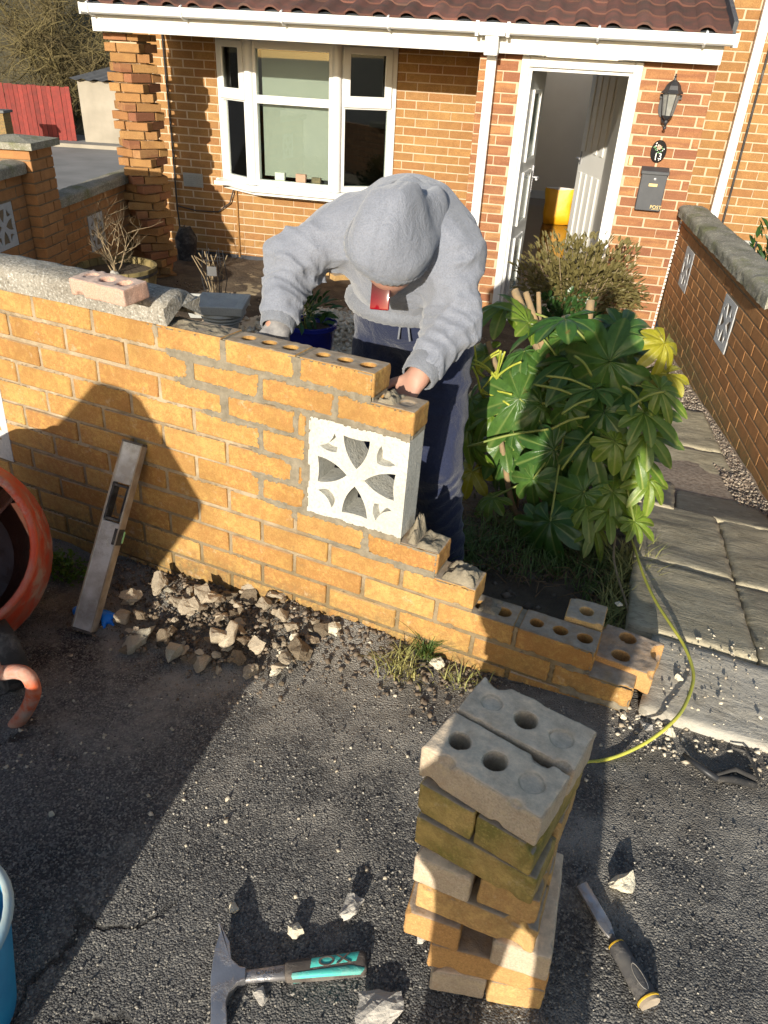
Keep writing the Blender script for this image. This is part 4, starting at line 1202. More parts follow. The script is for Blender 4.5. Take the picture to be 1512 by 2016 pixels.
# bay window
BAY = [Vector((-3.92, 1.1, 0)), Vector((-3.50, .85, 0)), Vector((-2.635, .85, 0)), Vector((-2.13, 1.1, 0))]
BW_ = bpy.data.objects.new('bay_window', None); link(BW_, HS)
ZB, ZT, ZM = .835, 2.10, 1.60
def facet(i, lights):
    a, b_ = BAY[i], BAY[i + 1]; L = (b_ - a).length; ang = math.atan2(b_.y - a.y, b_.x - a.x)
    Mx = Matrix.Translation(a) @ Matrix.Rotation(ang, 4, 'Z')
    f = MB()
    f.bb((0.01, -.02, ZB), (L - .01, .05, ZB + .055), Mx); f.bb((0.01, -.02, ZT - .09), (L - .01, .05, ZT), Mx)
    f.bb((0.0, -.022, ZB + .002), (.075, .05, ZT), Mx); f.bb((L - .075, -.022, ZB + .002), (L, .05, ZT), Mx)
    f.bb((.07, -.018, ZM - .035), (L - .07, .048, ZM + .035), Mx)
    fr = f.obj('window_frame', M['white'], BW_, bevel=.004)
    if lights == 'opener':          # thicker opening sash at the top
        s = MB(); z0, z1 = ZM + .0, ZT - .03
        s.bb((.05, -.042, z0 - .02), (L - .05, -.021, z0 + .075), Mx); s.bb((.05, -.042, z1 - .06), (L - .05, -.021, z1), Mx)
        s.bb((.05, -.0425, z0 + .07), (.118, -.021, z1 - .05), Mx); s.bb((L - .118, -.0425, z0 + .07), (L - .05, -.021, z1 - .05), Mx)
        s.obj('opening_sash', M['white'], BW_, bevel=.005)
    for (z0, z1) in ((ZB + .05, ZM - .03), (ZM + .03, ZT - .08)):
        g = MB(); g.bb((.07, .010, z0), (L - .07, .016, z1), Mx); g.obj('pane', M['glass'], BW_)
    return Mx, L
facet(0, 'opener'); Mc, Lc = facet(1, 'fixed'); facet(2, 'opener')
for p in BAY[1:3]:
    q_ = MB(); q_.lathe([(.048, ZB + .003), (.048, ZT)], 10, Matrix.Translation((p.x, p.y - .012, 0))); q_.obj('corner_post', M['white'], BW_, smooth=40)
sl_ = MB(); P_ = [(-4.02, 1.098), (-3.53, .79), (-2.61, .79), (-2.03, 1.098)]
sl_.prism(P_, .775, .833); sl_.obj('sill', M['white'], BW_, bevel=.006)
sb = MB(); sb.prism([(-3.93, 1.098), (-3.49, .84), (-2.64, .84), (-2.12, 1.098)], .742, .774); sb.obj('sill_underside', M['white_dirty'], BW_)
bl = MB(); bl.bb((.09, .10, ZB + .10), (Lc - .06, .104, ZT - .1), Mc); bl.bb((.09, .095, ZB + .085), (Lc - .06, .11, ZB + .102), Mc)
tag(bl.obj('roller_blind', M['blind'], BW_), 'grey green roller blind')
cu = MB()
pts = [(-3.94 + .012 * math.sin(k * 1.3) + k * .0125, 1.105 + .018 * math.sin(k * 1.9)) for k in range(22)]
V = [(x, y, z) for x, y in pts for z in (.86, 2.1)]
cu.add(V, [(2 * k, 2 * k + 2, 2 * k + 3, 2 * k + 1) for k in range(21)]); cu.obj('curtain', M['curtain'], BW_, smooth=True, recalc=False)
# small things standing inside on the window board
mb = MB(); mb.lathe([(0, 0), (.045, 0), (.045, .24), (.03, .25), (0, .25)], 16); wv = mb.obj('white_vase', M['white_paint'], None, HW(-3.66, 1.06, .85), smooth=40)
tag(wv, 'white cylinder vase behind the left pane of the bay window', 'vase')
for j, (s, w, h, mt, lb) in enumerate([(-3.24, .10, .07, 'bag_white', 'small white card behind the bay window centre pane'), (-3.02, .10, .07, 'print_pink', 'small pink box beside the white card in the bay window'), (-2.86, .09, .05, 'mortar_dark', 'small brown box at the right of the bay centre pane')]):
    mb = MB(); mb.bb((-w / 2, -.02, 0), (w / 2, .02, h)); o_ = mb.obj('ornament', M[mt], None, HW(s, .925, .891), (0, 0, HPSI)); tag(o_, lb, 'ornament')
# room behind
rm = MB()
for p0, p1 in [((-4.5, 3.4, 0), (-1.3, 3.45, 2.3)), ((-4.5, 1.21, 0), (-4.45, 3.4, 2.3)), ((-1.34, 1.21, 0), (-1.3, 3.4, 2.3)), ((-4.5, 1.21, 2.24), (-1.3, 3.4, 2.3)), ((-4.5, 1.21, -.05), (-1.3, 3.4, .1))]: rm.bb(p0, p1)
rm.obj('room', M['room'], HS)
MB().bb((-3.95, .9, .80), (-2.1, 1.25, .834)).obj('window_board', M['white_paint'], BW_)

# air brick, conduit and cables on the recessed wall
av = MB(); av.bb((-4.385, 1.088, .722), (-4.165, 1.0965, .855))
for k in range(6): av.bb((-4.372, 1.079, .736 + k * .0195), (-4.178, 1.0885, .746 + k * .0195))
av.obj('air_vent', M['stone_grey'], HS)
cb = MB(); cb.tube([(-4.47, 1.07, 2.1), (-4.47, 1.075, 1.2), (-4.475, 1.07, .5), (-4.45, 1.06, .1)], .009, 6)
cb.tube([(-4.47, 1.07, .52), (-4.25, 1.06, .49), (-4.0, 1.06, .50), (-3.86, 1.06, .60), (-3.80, 1.06, .76)], .007, 6)
cb.obj('black_cable', M['black_metal'], HS)
cp = MB(); cp.tube([(-3.79, 1.085, .77), (-3.79, 1.085, .05)], .011, 8); cp.obj('conduit', M['brick_recess'], HS)
bx = MB(); bx.lathe([(0, 0), (.10, 0), (.11, .25), (.06, .34), (0, .36)], 10); o_ = bx.obj('black_bag', M['rubber'], None, HW(-4.29, .85, 0), smooth=40)
for v in o_.data.vertices: v.co += Vector((random.uniform(-.015, .015), random.uniform(-.015, .015), random.uniform(-.02, .02)))
tag(o_, 'crumpled black bag standing behind the twisted brick pillar', 'bag')

# ---------------- door
DF = MB()
DF.bb((-.909, -.012, 0), (-.845, .075, 2.072)); DF.bb((-.064, -.012, 0), (.0, .075, 2.072)); DF.bb((-.846, -.0118, 2.0), (-.063, .0748, 2.0715)); DF.bb((-.93, -.05, -.06), (.02, .09, .0))
dfo = DF.obj('door_frame', M['white'], HS, bevel=.006)
f2 = MB(); f2.bb((-.846, .02, .0), (-.82, .06, 1.999)); f2.bb((-.089, .02, 0), (-.063, .06, 1.999)); f2.bb((-.82, .02, 1.975), (-.089, .06, 1.999)); f2.bb((-.82, .0, .0), (-.089, .075, .035)); f2.obj('rebate', M['white'], dfo, bevel=.003)
# door leaf swung inwards on the left jamb
DL = bpy.data.objects.new('front_door', None); link(DL, HS); DL.location = (-.83, .07, .03); DL.rotation_euler = (0, 0, rad(83))
lf = MB(); lf.bb((0, 0, 0), (.74, .045, 1.94)); lf.obj('leaf', M['white'], DL, bevel=.003)
for z0, z1 in ((.16, .62), (.78, 1.16), (1.3, 1.78)):
    g = MB(); g.bb((.22, -.006, z0), (.52, .0, z1)); gg = g.obj('glazed_panel', M['glass_green'], DL)
    h = MB(); h.bb((.195, -.016, z0 - .03), (.222, .001, z1 + .03)); h.bb((.52, -.016, z0 - .03), (.547, .001, z1 + .03)); h.bb((.2, -.0155, z1), (.54, .001, z1 + .028)); h.bb((.2, -.0155, z0 - .028), (.54, .001, z0)); h.obj('panel_bead', M['white'], DL)
hd = MB(); hd.bb((.67, -.012, .98), (.70, .0, 1.2)); hd.tube([(.685, -.012, 1.10), (.685, -.06, 1.10), (.57, -.062, 1.10)], .010, 8); hd.obj('door_handle', M['steel'], DL)
# hall
HF = .06
MB().bb((-1.13, .12, HF - .05), (.42, 7.2, HF)).obj('hall_floor', M['wood_floor'], HS)
hw = MB(); hw.bb((-1.13, 6.9, HF), (.42, 7.0, 2.3)); hw.bb((-1.14, .12, HF), (-1.08, 3.3, 2.3)); hw.bb((-1.14, 6.3, HF), (-1.08, 6.9, 2.3)); hw.bb((-1.14, 3.3, HF), (-1.08, 6.3, .5)); hw.bb((.03, .12, HF), (.10, 2.62, 2.3)); hw.bb((.03, 3.6, HF), (.10, 6.9, 2.3)); hw.bb((.36, 2.62, HF), (.42, 3.6, 2.3)); hw.bb((-1.13, .12, 2.28), (.42, 3.3, 2.33))  # rear ceiling left off and left wall opened, added so sky light brightens the hall
hw.obj('hall_wall', M['hall_wall'], HS)
MB().bb((-.06, .076, HF), (.029, 2.5, 2.27)).obj('white_reveal', M['white_paint'], HS)
MB().bb((-1.08, 6.88, HF), (.03, 6.9, HF + .12)).obj('skirting', M['white_paint'], HS)
ID = bpy.data.objects.new('inner_door', None); link(ID, HS); ID.location = (-.03, 2.56, HF + .01); ID.rotation_euler = (0, 0, rad(109))
lf = MB(); lf.bb((0, -.02, 0), (.86, .02, 1.98)); lf.obj('leaf', M['white_paint'], ID, bevel=.003)
for z0, z1 in ((.12, .86), (1.08, 1.86)):
    for x0 in (.10, .30, .50, .68):
        p = MB(); p.bb((x0, .020, z0), (x0 + .10, .034, z1)); p.obj('raised_panel', M['white_paint'], ID, bevel=.006)
hd = MB(); hd.tube([(.80, .02, 1.0), (.80, .07, 1.0), (.70, .075, 1.0)], .009, 8); hd.bb((.78, .02, .93), (.82, .026, 1.07)); hd.obj('door_handle', M['steel'], ID)
# yellow shopping bag in the hall
bg = MB(); n_ = 20
for (z, w, d_, o) in [(0, .15, .08, 0), (.12, .16, .085, .01), (.26, .15, .07, -.01), (.36, .17, .06, .0)]: pass
ring = []
V = []; rn2 = random.Random(3)
for (z, w, d_) in [(0, .14, .09), (.10, .15, .10), (.22, .145, .085), (.32, .155, .07), (.37, .16, .06)]:
    for k in range(n_):
        a = 2 * math.pi * k / n_; c_, s_ = math.cos(a), math.sin(a)
        f = lambda v: math.copysign(abs(v) ** .45, v)
        V.append((f(c_) * w + rn2.uniform(-.008, .008), f(s_) * d_ + rn2.uniform(-.008, .008), z + rn2.uniform(-.008, .008)))
F = [(i * n_ + k, i * n_ + (k + 1) % n_, (i + 1) * n_ + (k + 1) % n_, (i + 1) * n_ + k) for i in range(4) for k in range(n_)] + [tuple(range(n_))]
bg.add(V, F); o_ = bg.obj('shopping_bag', M['bag_yellow'], None, HW(-.50, 4.75, HF + .001), (0, 0, HPSI), smooth=True); o_.scale = (1.3, 1.2, 1.25)
tag(o_, 'bright yellow shopping bag standing on the hall floor', 'bag')
w_ = MB(); w_.lathe([(.10, .345), (.155, .372), (.12, .36)], 16, None, 1, .45); w_.obj('bag_rim', M['bag_white'], o_)

# ---------------- fittings by the door
def text_mesh(txt, size, mat, ext=.0008, name='lettering'):
    cu = bpy.data.curves.new(name, 'FONT'); cu.body = txt; cu.size = size; cu.extrude = ext; cu.align_x = 'CENTER'; cu.align_y = 'CENTER'
    t_ = bpy.data.objects.new('tmp', cu); COL.objects.link(t_); bpy.context.view_layer.update()
    me = bpy.data.meshes.new_from_object(t_.evaluated_get(bpy.context.evaluated_depsgraph_get())); bpy.data.objects.remove(t_)
    me.materials.clear(); me.materials.append(mat); return me
RF = (rad(90), 0, 0)
LN = empty('wall_lantern', HW(.235, 0, 1.64), (0, 0, HPSI), 'black lantern with smoked glass on the wall right of the front door', 'wall lamp')
b_ = MB(); b_.lathe([(0, 0), (.036, .0), (.04, .004), (.04, .018), (0, .018)], 16, Matrix.Translation((-.03, 0, .16)) @ Matrix.Rotation(rad(90), 4, 'X') @ Matrix.Diagonal((1, 2.1, 1, 1))); b_.obj('back_plate', M['black_metal'], LN, smooth=40)
b_ = MB(); b_.tube([(-.03, -.015, .10), (-.02, -.06, .05), (0, -.11, .045)], .010, 8); b_.tube([(-.03, -.015, .24), (-.02, -.07, .27), (0, -.10, .262)], .008, 8); b_.bb((-.075, -.035, .205), (.085, -.02, .235)); b_.obj('bracket', M['black_metal'], LN)
Lm = Matrix.Translation((0, -.11, 0))
b_ = MB(); b_.lathe([(0, 0), (.011, .006), (.013, .016), (.006, .026), (.012, .04), (.018, .052), (.012, .066), (.030, .082), (.036, .098), (0.0, .098)], 12, Lm); b_.obj('base_finial', M['black_metal'], LN, smooth=50)
b_ = MB(); b_.lathe([(.034, .098), (.058, .245), (0, .245)], 6, Lm); b_.obj('glass_body', M['glass_smoke'], LN)
b_ = MB()
for k in range(6):
    a = k * math.pi / 3; b_.tube([(.036 * math.cos(a), -.11 + .036 * math.sin(a), .096), (.061 * math.cos(a), -.11 + .061 * math.sin(a), .246)], .0045, 4)
b_.obj('cage_bar', M['black_metal'], LN)
b_ = MB(); b_.lathe([(0, .243), (.078, .243), (.080, .250), (.062, .268), (.052, .295), (.030, .320), (.012, .330), (.007, .345), (.010, .352), (.004, .362), (.006, .368), (0, .374)], 6, Lm); b_.obj('lantern_roof', M['black_metal'], LN)
# oval number plate
PQ = empty('house_number', HW(.238, -.004, 1.482), (0, 0, HPSI), 'black oval house number plaque with flowers and the number 13', 'sign')
b_ = MB(); b_.lathe([(0, 0), (.058, 0), (.060, .003), (.057, .008), (0, .009)], 32, Matrix.Rotation(rad(90), 4, 'X') @ Matrix.Diagonal((1, 1.36, 1, 1))); b_.obj('plate', M['black_gloss'], PQ, smooth=40)
o_ = place('number', text_mesh('13', .062, M['print_white']), PQ, (.002, -.0105, -.034), RF)
fl = MB(); fg = MB(); fp = MB(); rn2 = random.Random(2)
for k in range(26):
    a = rn2.uniform(0, 6.28); r_ = .012 + .026 * rn2.random() ** .7
    tgt = [fl, fg, fg][k % 3]; tgt.lathe([(0, 0), (.0042, 0), (.0042, .0012), (0, .0012)], 6, Matrix.Translation((r_ * math.cos(a) * 1.05, -.0095, .030 + r_ * math.sin(a))) @ Matrix.Rotation(rad(90), 4, 'X'))
for k in range(5): fp.lathe([(0, 0), (.008, 0), (.008, .0018), (0, .0018)], 8, Matrix.Translation((.009 * math.cos(k * 1.26), -.0096, .030 + .009 * math.sin(k * 1.26))) @ Matrix.Rotation(rad(90), 4, 'X'))
for (x, z) in ((-.012, -.058), (.014, -.060), (.026, -.052)): fl.lathe([(0, 0), (.004, 0), (.004, .0012), (0, .0012)], 6, Matrix.Translation((x, -.0095, z)) @ Matrix.Rotation(rad(90), 4, 'X'))
fl.obj('white_petals', M['print_white'], PQ); fg.obj('green_leaves', M['print_green'], PQ); fp.obj('pink_flower', M['print_pink'], PQ)
# post box
PB = empty('post_box', HW(.243, -.001, 1.055), (0, 0, HPSI), 'charcoal wall post box lettered POST under the number plaque', 'post box')
b_ = MB(); b_.bb((-.098, -.075, 0), (.098, 0, .285)); b_.obj('box', M['charcoal'], PB, bevel=.004)
b_ = MB(); b_.add([(-.106, -.088, .268), (.106, -.088, .268), (.106, -.088, .292), (-.106, -.088, .292), (-.106, .0, .268), (.106, .0, .268), (.106, .0, .318), (-.106, .0, .318)], [(0, 1, 2, 3), (4, 7, 6, 5), (0, 4, 5, 1), (1, 5, 6, 2), (2, 6, 7, 3), (3, 7, 4, 0)]); b_.obj('lid', M['charcoal'], PB, bevel=.003)
b_ = MB(); b_.bb((-.03, -.0775, .182), (.035, -.0752, .202)); b_.obj('name_plate', M['gold'], PB)
b_ = MB(); b_.lathe([(0, 0), (.009, 0), (.009, .004), (0, .005)], 12, Matrix.Translation((.008, -.0752, .236)) @ Matrix.Rotation(rad(90), 4, 'X')); b_.obj('lock', M['steel'], PB)
place('lettering', text_mesh('POST', .037, M['gold']), PB, (.058, -.0762, .030), RF)
b_ = MB(); b_.bb((.028, -.0765, .0125), (.088, -.0752, .0145)); b_.obj('underline', M['gold'], PB)
b_ = MB(); b_.bb((-.014, -.006, -.035), (.014, 0, .035)); o_ = b_.obj('door_bell', M['gold'], None, HW(.045, -.001, 1.405), (0, 0, HPSI), bevel=.002)
tag(o_, 'pale rectangular bell push between the door frame and the number plaque', 'doorbell')

# ------------------------------------------------------------------ NEIGHBOURING HOUSE
NB = empty('neighbouring_house', HO, (0, 0, HPSI), label='taller yellow brown brick house wall behind the right hand boundary wall', cat='house')
house_wall('side_wall_face', .535, 2.35, -.15, 3.1, 1.1, 'brick_recess', 21, parent=NB, phase=.03, indiv=lambda x, z: x < 1.75 and .4 < z < 2.75, joined_mat='brick_recess_j')
b_ = MB(); b_.bb((.905, .985, -.1), (.98, 1.06, 3.2)); b_.obj('downpipe', M['white'], NB, bevel=.004)
b_ = MB(); b_.tube([(1.045, 1.08, 3.1), (1.05, 1.085, .3)], .010, 6); b_.obj('black_cable', M['rubber'], NB)
b_ = MB(); b_.bb((1.16, 1.075, .62), (1.36, 1.0965, .70)); b_.obj('air_brick', M['stone_grey'], NB)
b_ = MB(); b_.bb((1.13, 1.06, .45), (1.33, 1.0966, .60)); b_.obj('vent_grille', M['mortar_dark'], NB)
# ------------------------------------------------------------------ THE PERSON
def cloth(name, c1, c2, fine=420, rough=.95, bump=.5, dirt=None):
    m, t, b = newmat(name); n = NT(t); co = n.coords('Object', False)
    c = n.ramp(n.noise(co, 6, 5, .6), [(.35, c1), (.65, c2)])
    c = n.mix(n.ramp(n.noise(co, fine * .6, 3, .85), [(.36, .7), (.58, 0)]), c, [x * .72 for x in c1])
    if dirt: c = n.mix(n.ramp(n.noise(co, 9, 6, .7), [(.56, 0), (.72, .6)]), c, dirt)
    n.l(c, b.inputs['Base Color']); b.inputs['Roughness'].default_value = rough; b.inputs['Specular IOR Level'].default_value = .15
    b.inputs['Sheen Weight'].default_value = .25
    n.l(n.bump(n.noise(co, fine, 2, .8), bump, .002, n.bump(n.noise(co, 16, 5, .62, .8), .55, .018)), b.inputs['Normal'])
    return m
M['hoodie'] = cloth('grey_marl_fleece', (.195, .210, .250), (.225, .240, .282))
M['rib'] = cloth('grey_ribbing', (.165, .177, .205), (.195, .207, .235), bump=.6)
M['trousers'] = cloth('navy_joggers', (.018, .024, .055), (.026, .032, .066), dirt=(.07, .07, .085))
M['skin'] = simple('skin', (.44, .25, .18), (.36, .19, .14), 14, .55, .15, 80, .002)
M['shoe'] = simple('dark_shoe', (.02, .02, .022), (.05, .045, .04), 14, .7, .2, 40, .002)
M['phone'] = None

def phone_mat():
    m, t, b = newmat('red_phone_case'); n = NT(t)
    tc = n.n('TexCoord'); sx = n.n('SeparateXYZ'); n.l(tc.outputs['Generated'], sx.inputs[0])
    n.l(n.ramp(sx.outputs[2], [(.0, (.20, .003, .010)), (.30, (.12, .004, .006)), (.65, (.05, .018, .010)), (1, (.08, .035, .016))]), b.inputs['Base Color'])
    b.inputs['Roughness'].default_value = .08; return m
M['phone'] = phone_mat()

A3 = lambda *v: np.array(v, float)
# joints (metres, scene axes): the man leans over the wall towards the camera
HIP, BELLY, CHEST, NECK = A3(-.165, .66, -.03), A3(-.155, .565, .115), A3(-.135, .475, .215), A3(-.10, .365, .265)
HEAD = A3(-.076, .252, .262)
SHL, ELL_, WRL = A3(-.315, .435, .225), A3(-.425, .325, .135), A3(-.392, .190, .012)      # photo left arm
SHR, ELR, WRR = A3(.022, .455, .195), A3(.062, .375, .035), A3(.040, .215, -.058)         # photo right arm
HPL, KNL, ANL = A3(-.255, .66, -.10), A3(-.275, .52, -.47), A3(-.285, .60, -.87)
HPR, KNR, ANR = A3(-.065, .64, -.10), A3(.018, .47, -.46), A3(.062, .53, -.86)

def body_fn(P):
    d = cap(P, HIP, BELLY, .125, .12)
    d = smin(d, cap(P, BELLY, CHEST, .12, .135), .05)
    d = smin(d, cap(P, CHEST, NECK, .13, .06), .06)
    d = smin(d, cap(P, NECK, HEAD, .055, .06), .03)
    d = smin(d, ell(P, HEAD + A3(.0, -.01, -.02), (.076, .085, .11)), .03)
    d = smin(d, ell(P, HEAD + A3(.0, .0, -.125), (.014, .026, .020)), .015)        # nose, the face looks down
    d = smin(d, ell(P, HEAD + A3(.0, .045, -.095), (.024, .018, .018)), .015)
    for s in (-1, 1):
        d = smin(d, ell(P, HEAD + A3(.078 * s, .0, -.02), (.012, .022, .032)), .01)   # ears
    for s, e, w, r0 in ((SHL, ELL_, WRL, 1), (SHR, ELR, WRR, 1)):
        d = smin(d, cap(P, s, e, .058, .043), .05); d = smin(d, cap(P, e, w, .043, .029), .02)
    for h_, k_, a_ in ((HPL, KNL, ANL), (HPR, KNR, ANR)):
        d = smin(d, cap(P, h_, k_, .085, .056), .05); d = smin(d, cap(P, k_, a_, .056, .036), .03)
        d = smin(d, cap(P, a_ + A3(0, .03, -.03), a_ + A3(0, -.15, -.045), .035, .03), .03)
    # hands: palm, four fingers with a bend, thumb from the side of the palm
    for w, dirn, side in ((WRL, A3(.10, -.42, -.90), A3(-.95, -.25, 0)), (WRR, A3(-.32, -.62, -.72), A3(-.85, .45, .10))):
        dirn = dirn / np.linalg.norm(dirn); side = side - dirn * (side @ dirn); side /= np.linalg.norm(side); nn_ = np.cross(dirn, side)
        if nn_[1] > 0: nn_ = -nn_
        pc = w + dirn * .055
        d = smin(d, cap(P, w, w + dirn * .025, .027, .029), .02)
        for o in (-.026, -.009, .009, .026):
            d = smin(d, cap(P, w + dirn * .02 + side * o * .7, w + dirn * .085 + side * o, .0155, .0125), .014)
        for o, L in ((-.028, .060), (-.0095, .074), (.0095, .078), (.028, .068)):
            k0 = w + dirn * .088 + side * o; k1 = k0 + dirn * L * .45 + nn_ * .012; k2 = k1 + dirn * L * .30 + nn_ * .026
            d = smin(d, cap(P, k0, k1, .0098, .0090), .006); d = smin(d, cap(P, k1, k2, .0090, .0072), .004)
        t0 = w + dirn * .03 + side * .024; t1 = t0 + dirn * .032 + side * .026 + nn_ * .012; t2 = t1 + dirn * .03 + side * .004 + nn_ * .010
        d = smin(d, cap(P, t0, t1, .0135, .0115), .012); d = smin(d, cap(P, t1, t2, .0112, .0085), .005)
    return d
person = place('person', sdf_mesh('person', body_fn, (-.62, -.02, -.98), (.32, .90, .48), .0058, M['skin']))
tag(person, 'person in grey hooded sweatshirt bending over the wall laying bricks', 'person')

def glove_hand(P):
    w, dirn, side = WRL, A3(.10, -.42, -.90), A3(-.95, -.25, 0)
    dirn = dirn / np.linalg.norm(dirn); side = side - dirn * (side @ dirn); side /= np.linalg.norm(side); nn_ = np.cross(dirn, side)
    if nn_[1] > 0: nn_ = -nn_
    d = cap(P, w - dirn * .01, w + dirn * .03, .032, .033)
    for o in (-.026, -.009, .009, .026): d = smin(d, cap(P, w + dirn * .02 + side * o * .7, w + dirn * .085 + side * o, .0185, .0155), .014)
    for o, L in ((-.028, .060), (-.0095, .074), (.0095, .078), (.028, .068)):
        k0 = w + dirn * .088 + side * o; k1 = k0 + dirn * L * .45 + nn_ * .012; k2 = k1 + dirn * L * .30 + nn_ * .026
        d = smin(d, cap(P, k0, k1, .0128, .0118), .006); d = smin(d, cap(P, k1, k2, .0118, .0100), .004)
    t0 = w + dirn * .03 + side * .024; t1 = t0 + dirn * .032 + side * .026 + nn_ * .012; t2 = t1 + dirn * .03 + side * .004 + nn_ * .010
    d = smin(d, cap(P, t0, t1, .0165, .0145), .012); d = smin(d, cap(P, t1, t2, .0142, .0115), .005)
    return d + .0022 * np.sin(70 * (P[:, 2] + .6 * P[:, 0]) + 4 * n3(P, 14, 5))
M['glove_grey'] = simple('grey_work_glove', (.15, .145, .15), (.26, .25, .24), 45, .85, .4, 120, .002)
tag(place('work_glove', sdf_mesh('work_glove', glove_hand, WRL + A3(-.12, -.16, -.24), WRL + A3(.12, .10, .06), .0035, M['glove_grey']), person), 'grey patterned work glove')
def fold(P, a, b, freq, amp, seed, lo=0.0, hi=1.0):
    d, t = seg(P, a, b, 0, 0)
    w = np.clip((t - lo) / .12, 0, 1) * np.clip((hi - t) / .12, 0, 1)
    ph = t * freq + 1.7 * vnoise(P[:, 0] * 6.5, P[:, 1] * 6.5, P[:, 2] * 6.5, seed)
    return amp * w * (np.abs(np.sin(ph * math.pi)) ** .7 - .5)
def hoodie_fn(P):
    d = cap(P, A3(-.16, .615, .03), BELLY, .165, .163)
    d = smin(d, cap(P, BELLY, CHEST, .163, .165), .05)
    d = smin(d, cap(P, CHEST, NECK + A3(0, .03, -.03), .160, .080), .06)
    d = smin(d, cap(P, SHL + A3(.03, .02, 0), SHR + A3(-.04, .03, .0), .088, .084), .07)
    d = smin(d, ell(P, A3(-.115, .555, .205), (.15, .14, .115)), .08)                   # rounded upper back
    aL = smin(cap(P, SHL, ELL_, .094, .078), cap(P, ELL_, WRL, .080, .050), .04)
    aR = smin(cap(P, SHR, ELR, .090, .072), cap(P, ELR, WRR, .072, .048), .04)
    aL += fold(P, SHL, ELL_, 3.0, .008, 3, .35, 1.1) + fold(P, ELL_, WRL, 3.6, .009, 5, -.1, .86)
    aR += fold(P, SHR, ELR, 3.0, .008, 7, .35, 1.1) + fold(P, ELR, WRR, 3.6, .010, 9, -.1, .86)
    rid = (np.abs(vnoise(P[:, 0] * 11 + 6 * P[:, 2], P[:, 1] * 11, P[:, 2] * 19 - 5 * P[:, 0], 71)) - .3) * .020 + (np.abs(vnoise(P[:, 0] * 24, P[:, 1] * 24, P[:, 2] * 30, 73)) - .3) * .006
    aL += rid; aR += rid
    d = smin(d, aL, .045); d = smin(d, aR, .045)
    d += .006 * n3(P, 8, 13) + (np.abs(vnoise(P[:, 0] * 7, P[:, 1] * 7, P[:, 2] * 9, 75)) - .3) * .010
    # drapes across the belly
    ph = (P[:, 2] - .10) * 26 + 1.6 * (P[:, 0] + .15) + 1.4 * vnoise(P[:, 0] * 6, P[:, 1] * 6, P[:, 2] * 6, 15)
    w = np.exp(-((P[:, 2] - .04) / .10) ** 2) * (P[:, 1] < .56)
    d += .007 * w * np.sin(ph)
    # open bottom edge
    cut = (.022 + .10 * (P[:, 1] - .50) ** 1) - P[:, 2]
    tor = np.maximum(cut, np.abs(P[:, 0] + .16) - .30)
    arms = np.minimum(cap(P, SHL, WRL, .16, .10), cap(P, ELR, WRR, .12, .09)); arms = np.minimum(arms, cap(P, ELL_, WRL, .12, .09))
    d = np.where(arms > 0.0, np.maximum(d, tor), d)
    # sleeves end at the cuffs
    for e, w_ in ((ELL_, WRL), (ELR, WRR)):
        ax = (w_ - e) / np.linalg.norm(w_ - e); pl = (P - w_) @ ax + .004
        nr = np.linalg.norm(P - w_, axis=1) < .12
        d = np.where(nr, np.maximum(d, pl), d)
    # deep shadow lines where the sleeves press the body
    return d
ho = place('hoodie', sdf_mesh('hoodie', hoodie_fn, (-.60, .08, -.14), (.26, .90, .46), .0056, M['hoodie']), person)
# hood pulled over the hanging head: its opening looks down at the bricks
HC = A3(-.090, .236, .268); HH = A3(-.022, .165, .172); HN = A3(-.62, .25, -.74); HN = HN / np.linalg.norm(HN)
def hood_out(P):
    q_ = P - HC
    k = 1 + .42 * np.clip(q_[:, 2] / .15, -.5, 1.2)
    qq = q_.copy(); qq[:, 0] = (q_[:, 0] - .16 * q_[:, 2]) * k
    d = ell(qq, (0, .0, .0), (.100, .132, .136))
    d = smin(d, cap(P, NECK + A3(-.005, .06, .02), HC + A3(0, .05, -.01), .106, .10), .04)
    d = smin(d, cap(P, HC + A3(.014, -.02, .080), HC + A3(.032, .045, .118), .045, .012), .035)      # peak
    return d
def hood_fn(P):
    d = hood_out(P); q_ = P - HC
    sx_ = q_[:, 0] - .026 - .10 * q_[:, 2]
    d = d + .0035 * np.exp(-(sx_ / .005) ** 2) + .005 * n3(P, 9, 23) + .007 * np.sin(q_[:, 0] * 60 + 10 * q_[:, 2] + 2.5 * n3(P, 6, 25)) * np.clip((q_[:, 2] + .02) / .12, 0, 1) + .005 * np.sin(q_[:, 2] * 42 + 3 * n3(P, 6, 27)) * np.clip((q_[:, 0] - .04) / .06, 0, 1)
    cut = (P - HH) @ HN
    inner = hood_out(P) + .024
    d = np.maximum(d, cut)
    return np.maximum(d, -np.maximum(inner, -(cut + .11)))
hm = place('hood', sdf_mesh('hood', hood_fn, (-.34, .05, .02), (.20, .52, .48), .0046, M['hoodie']), person)
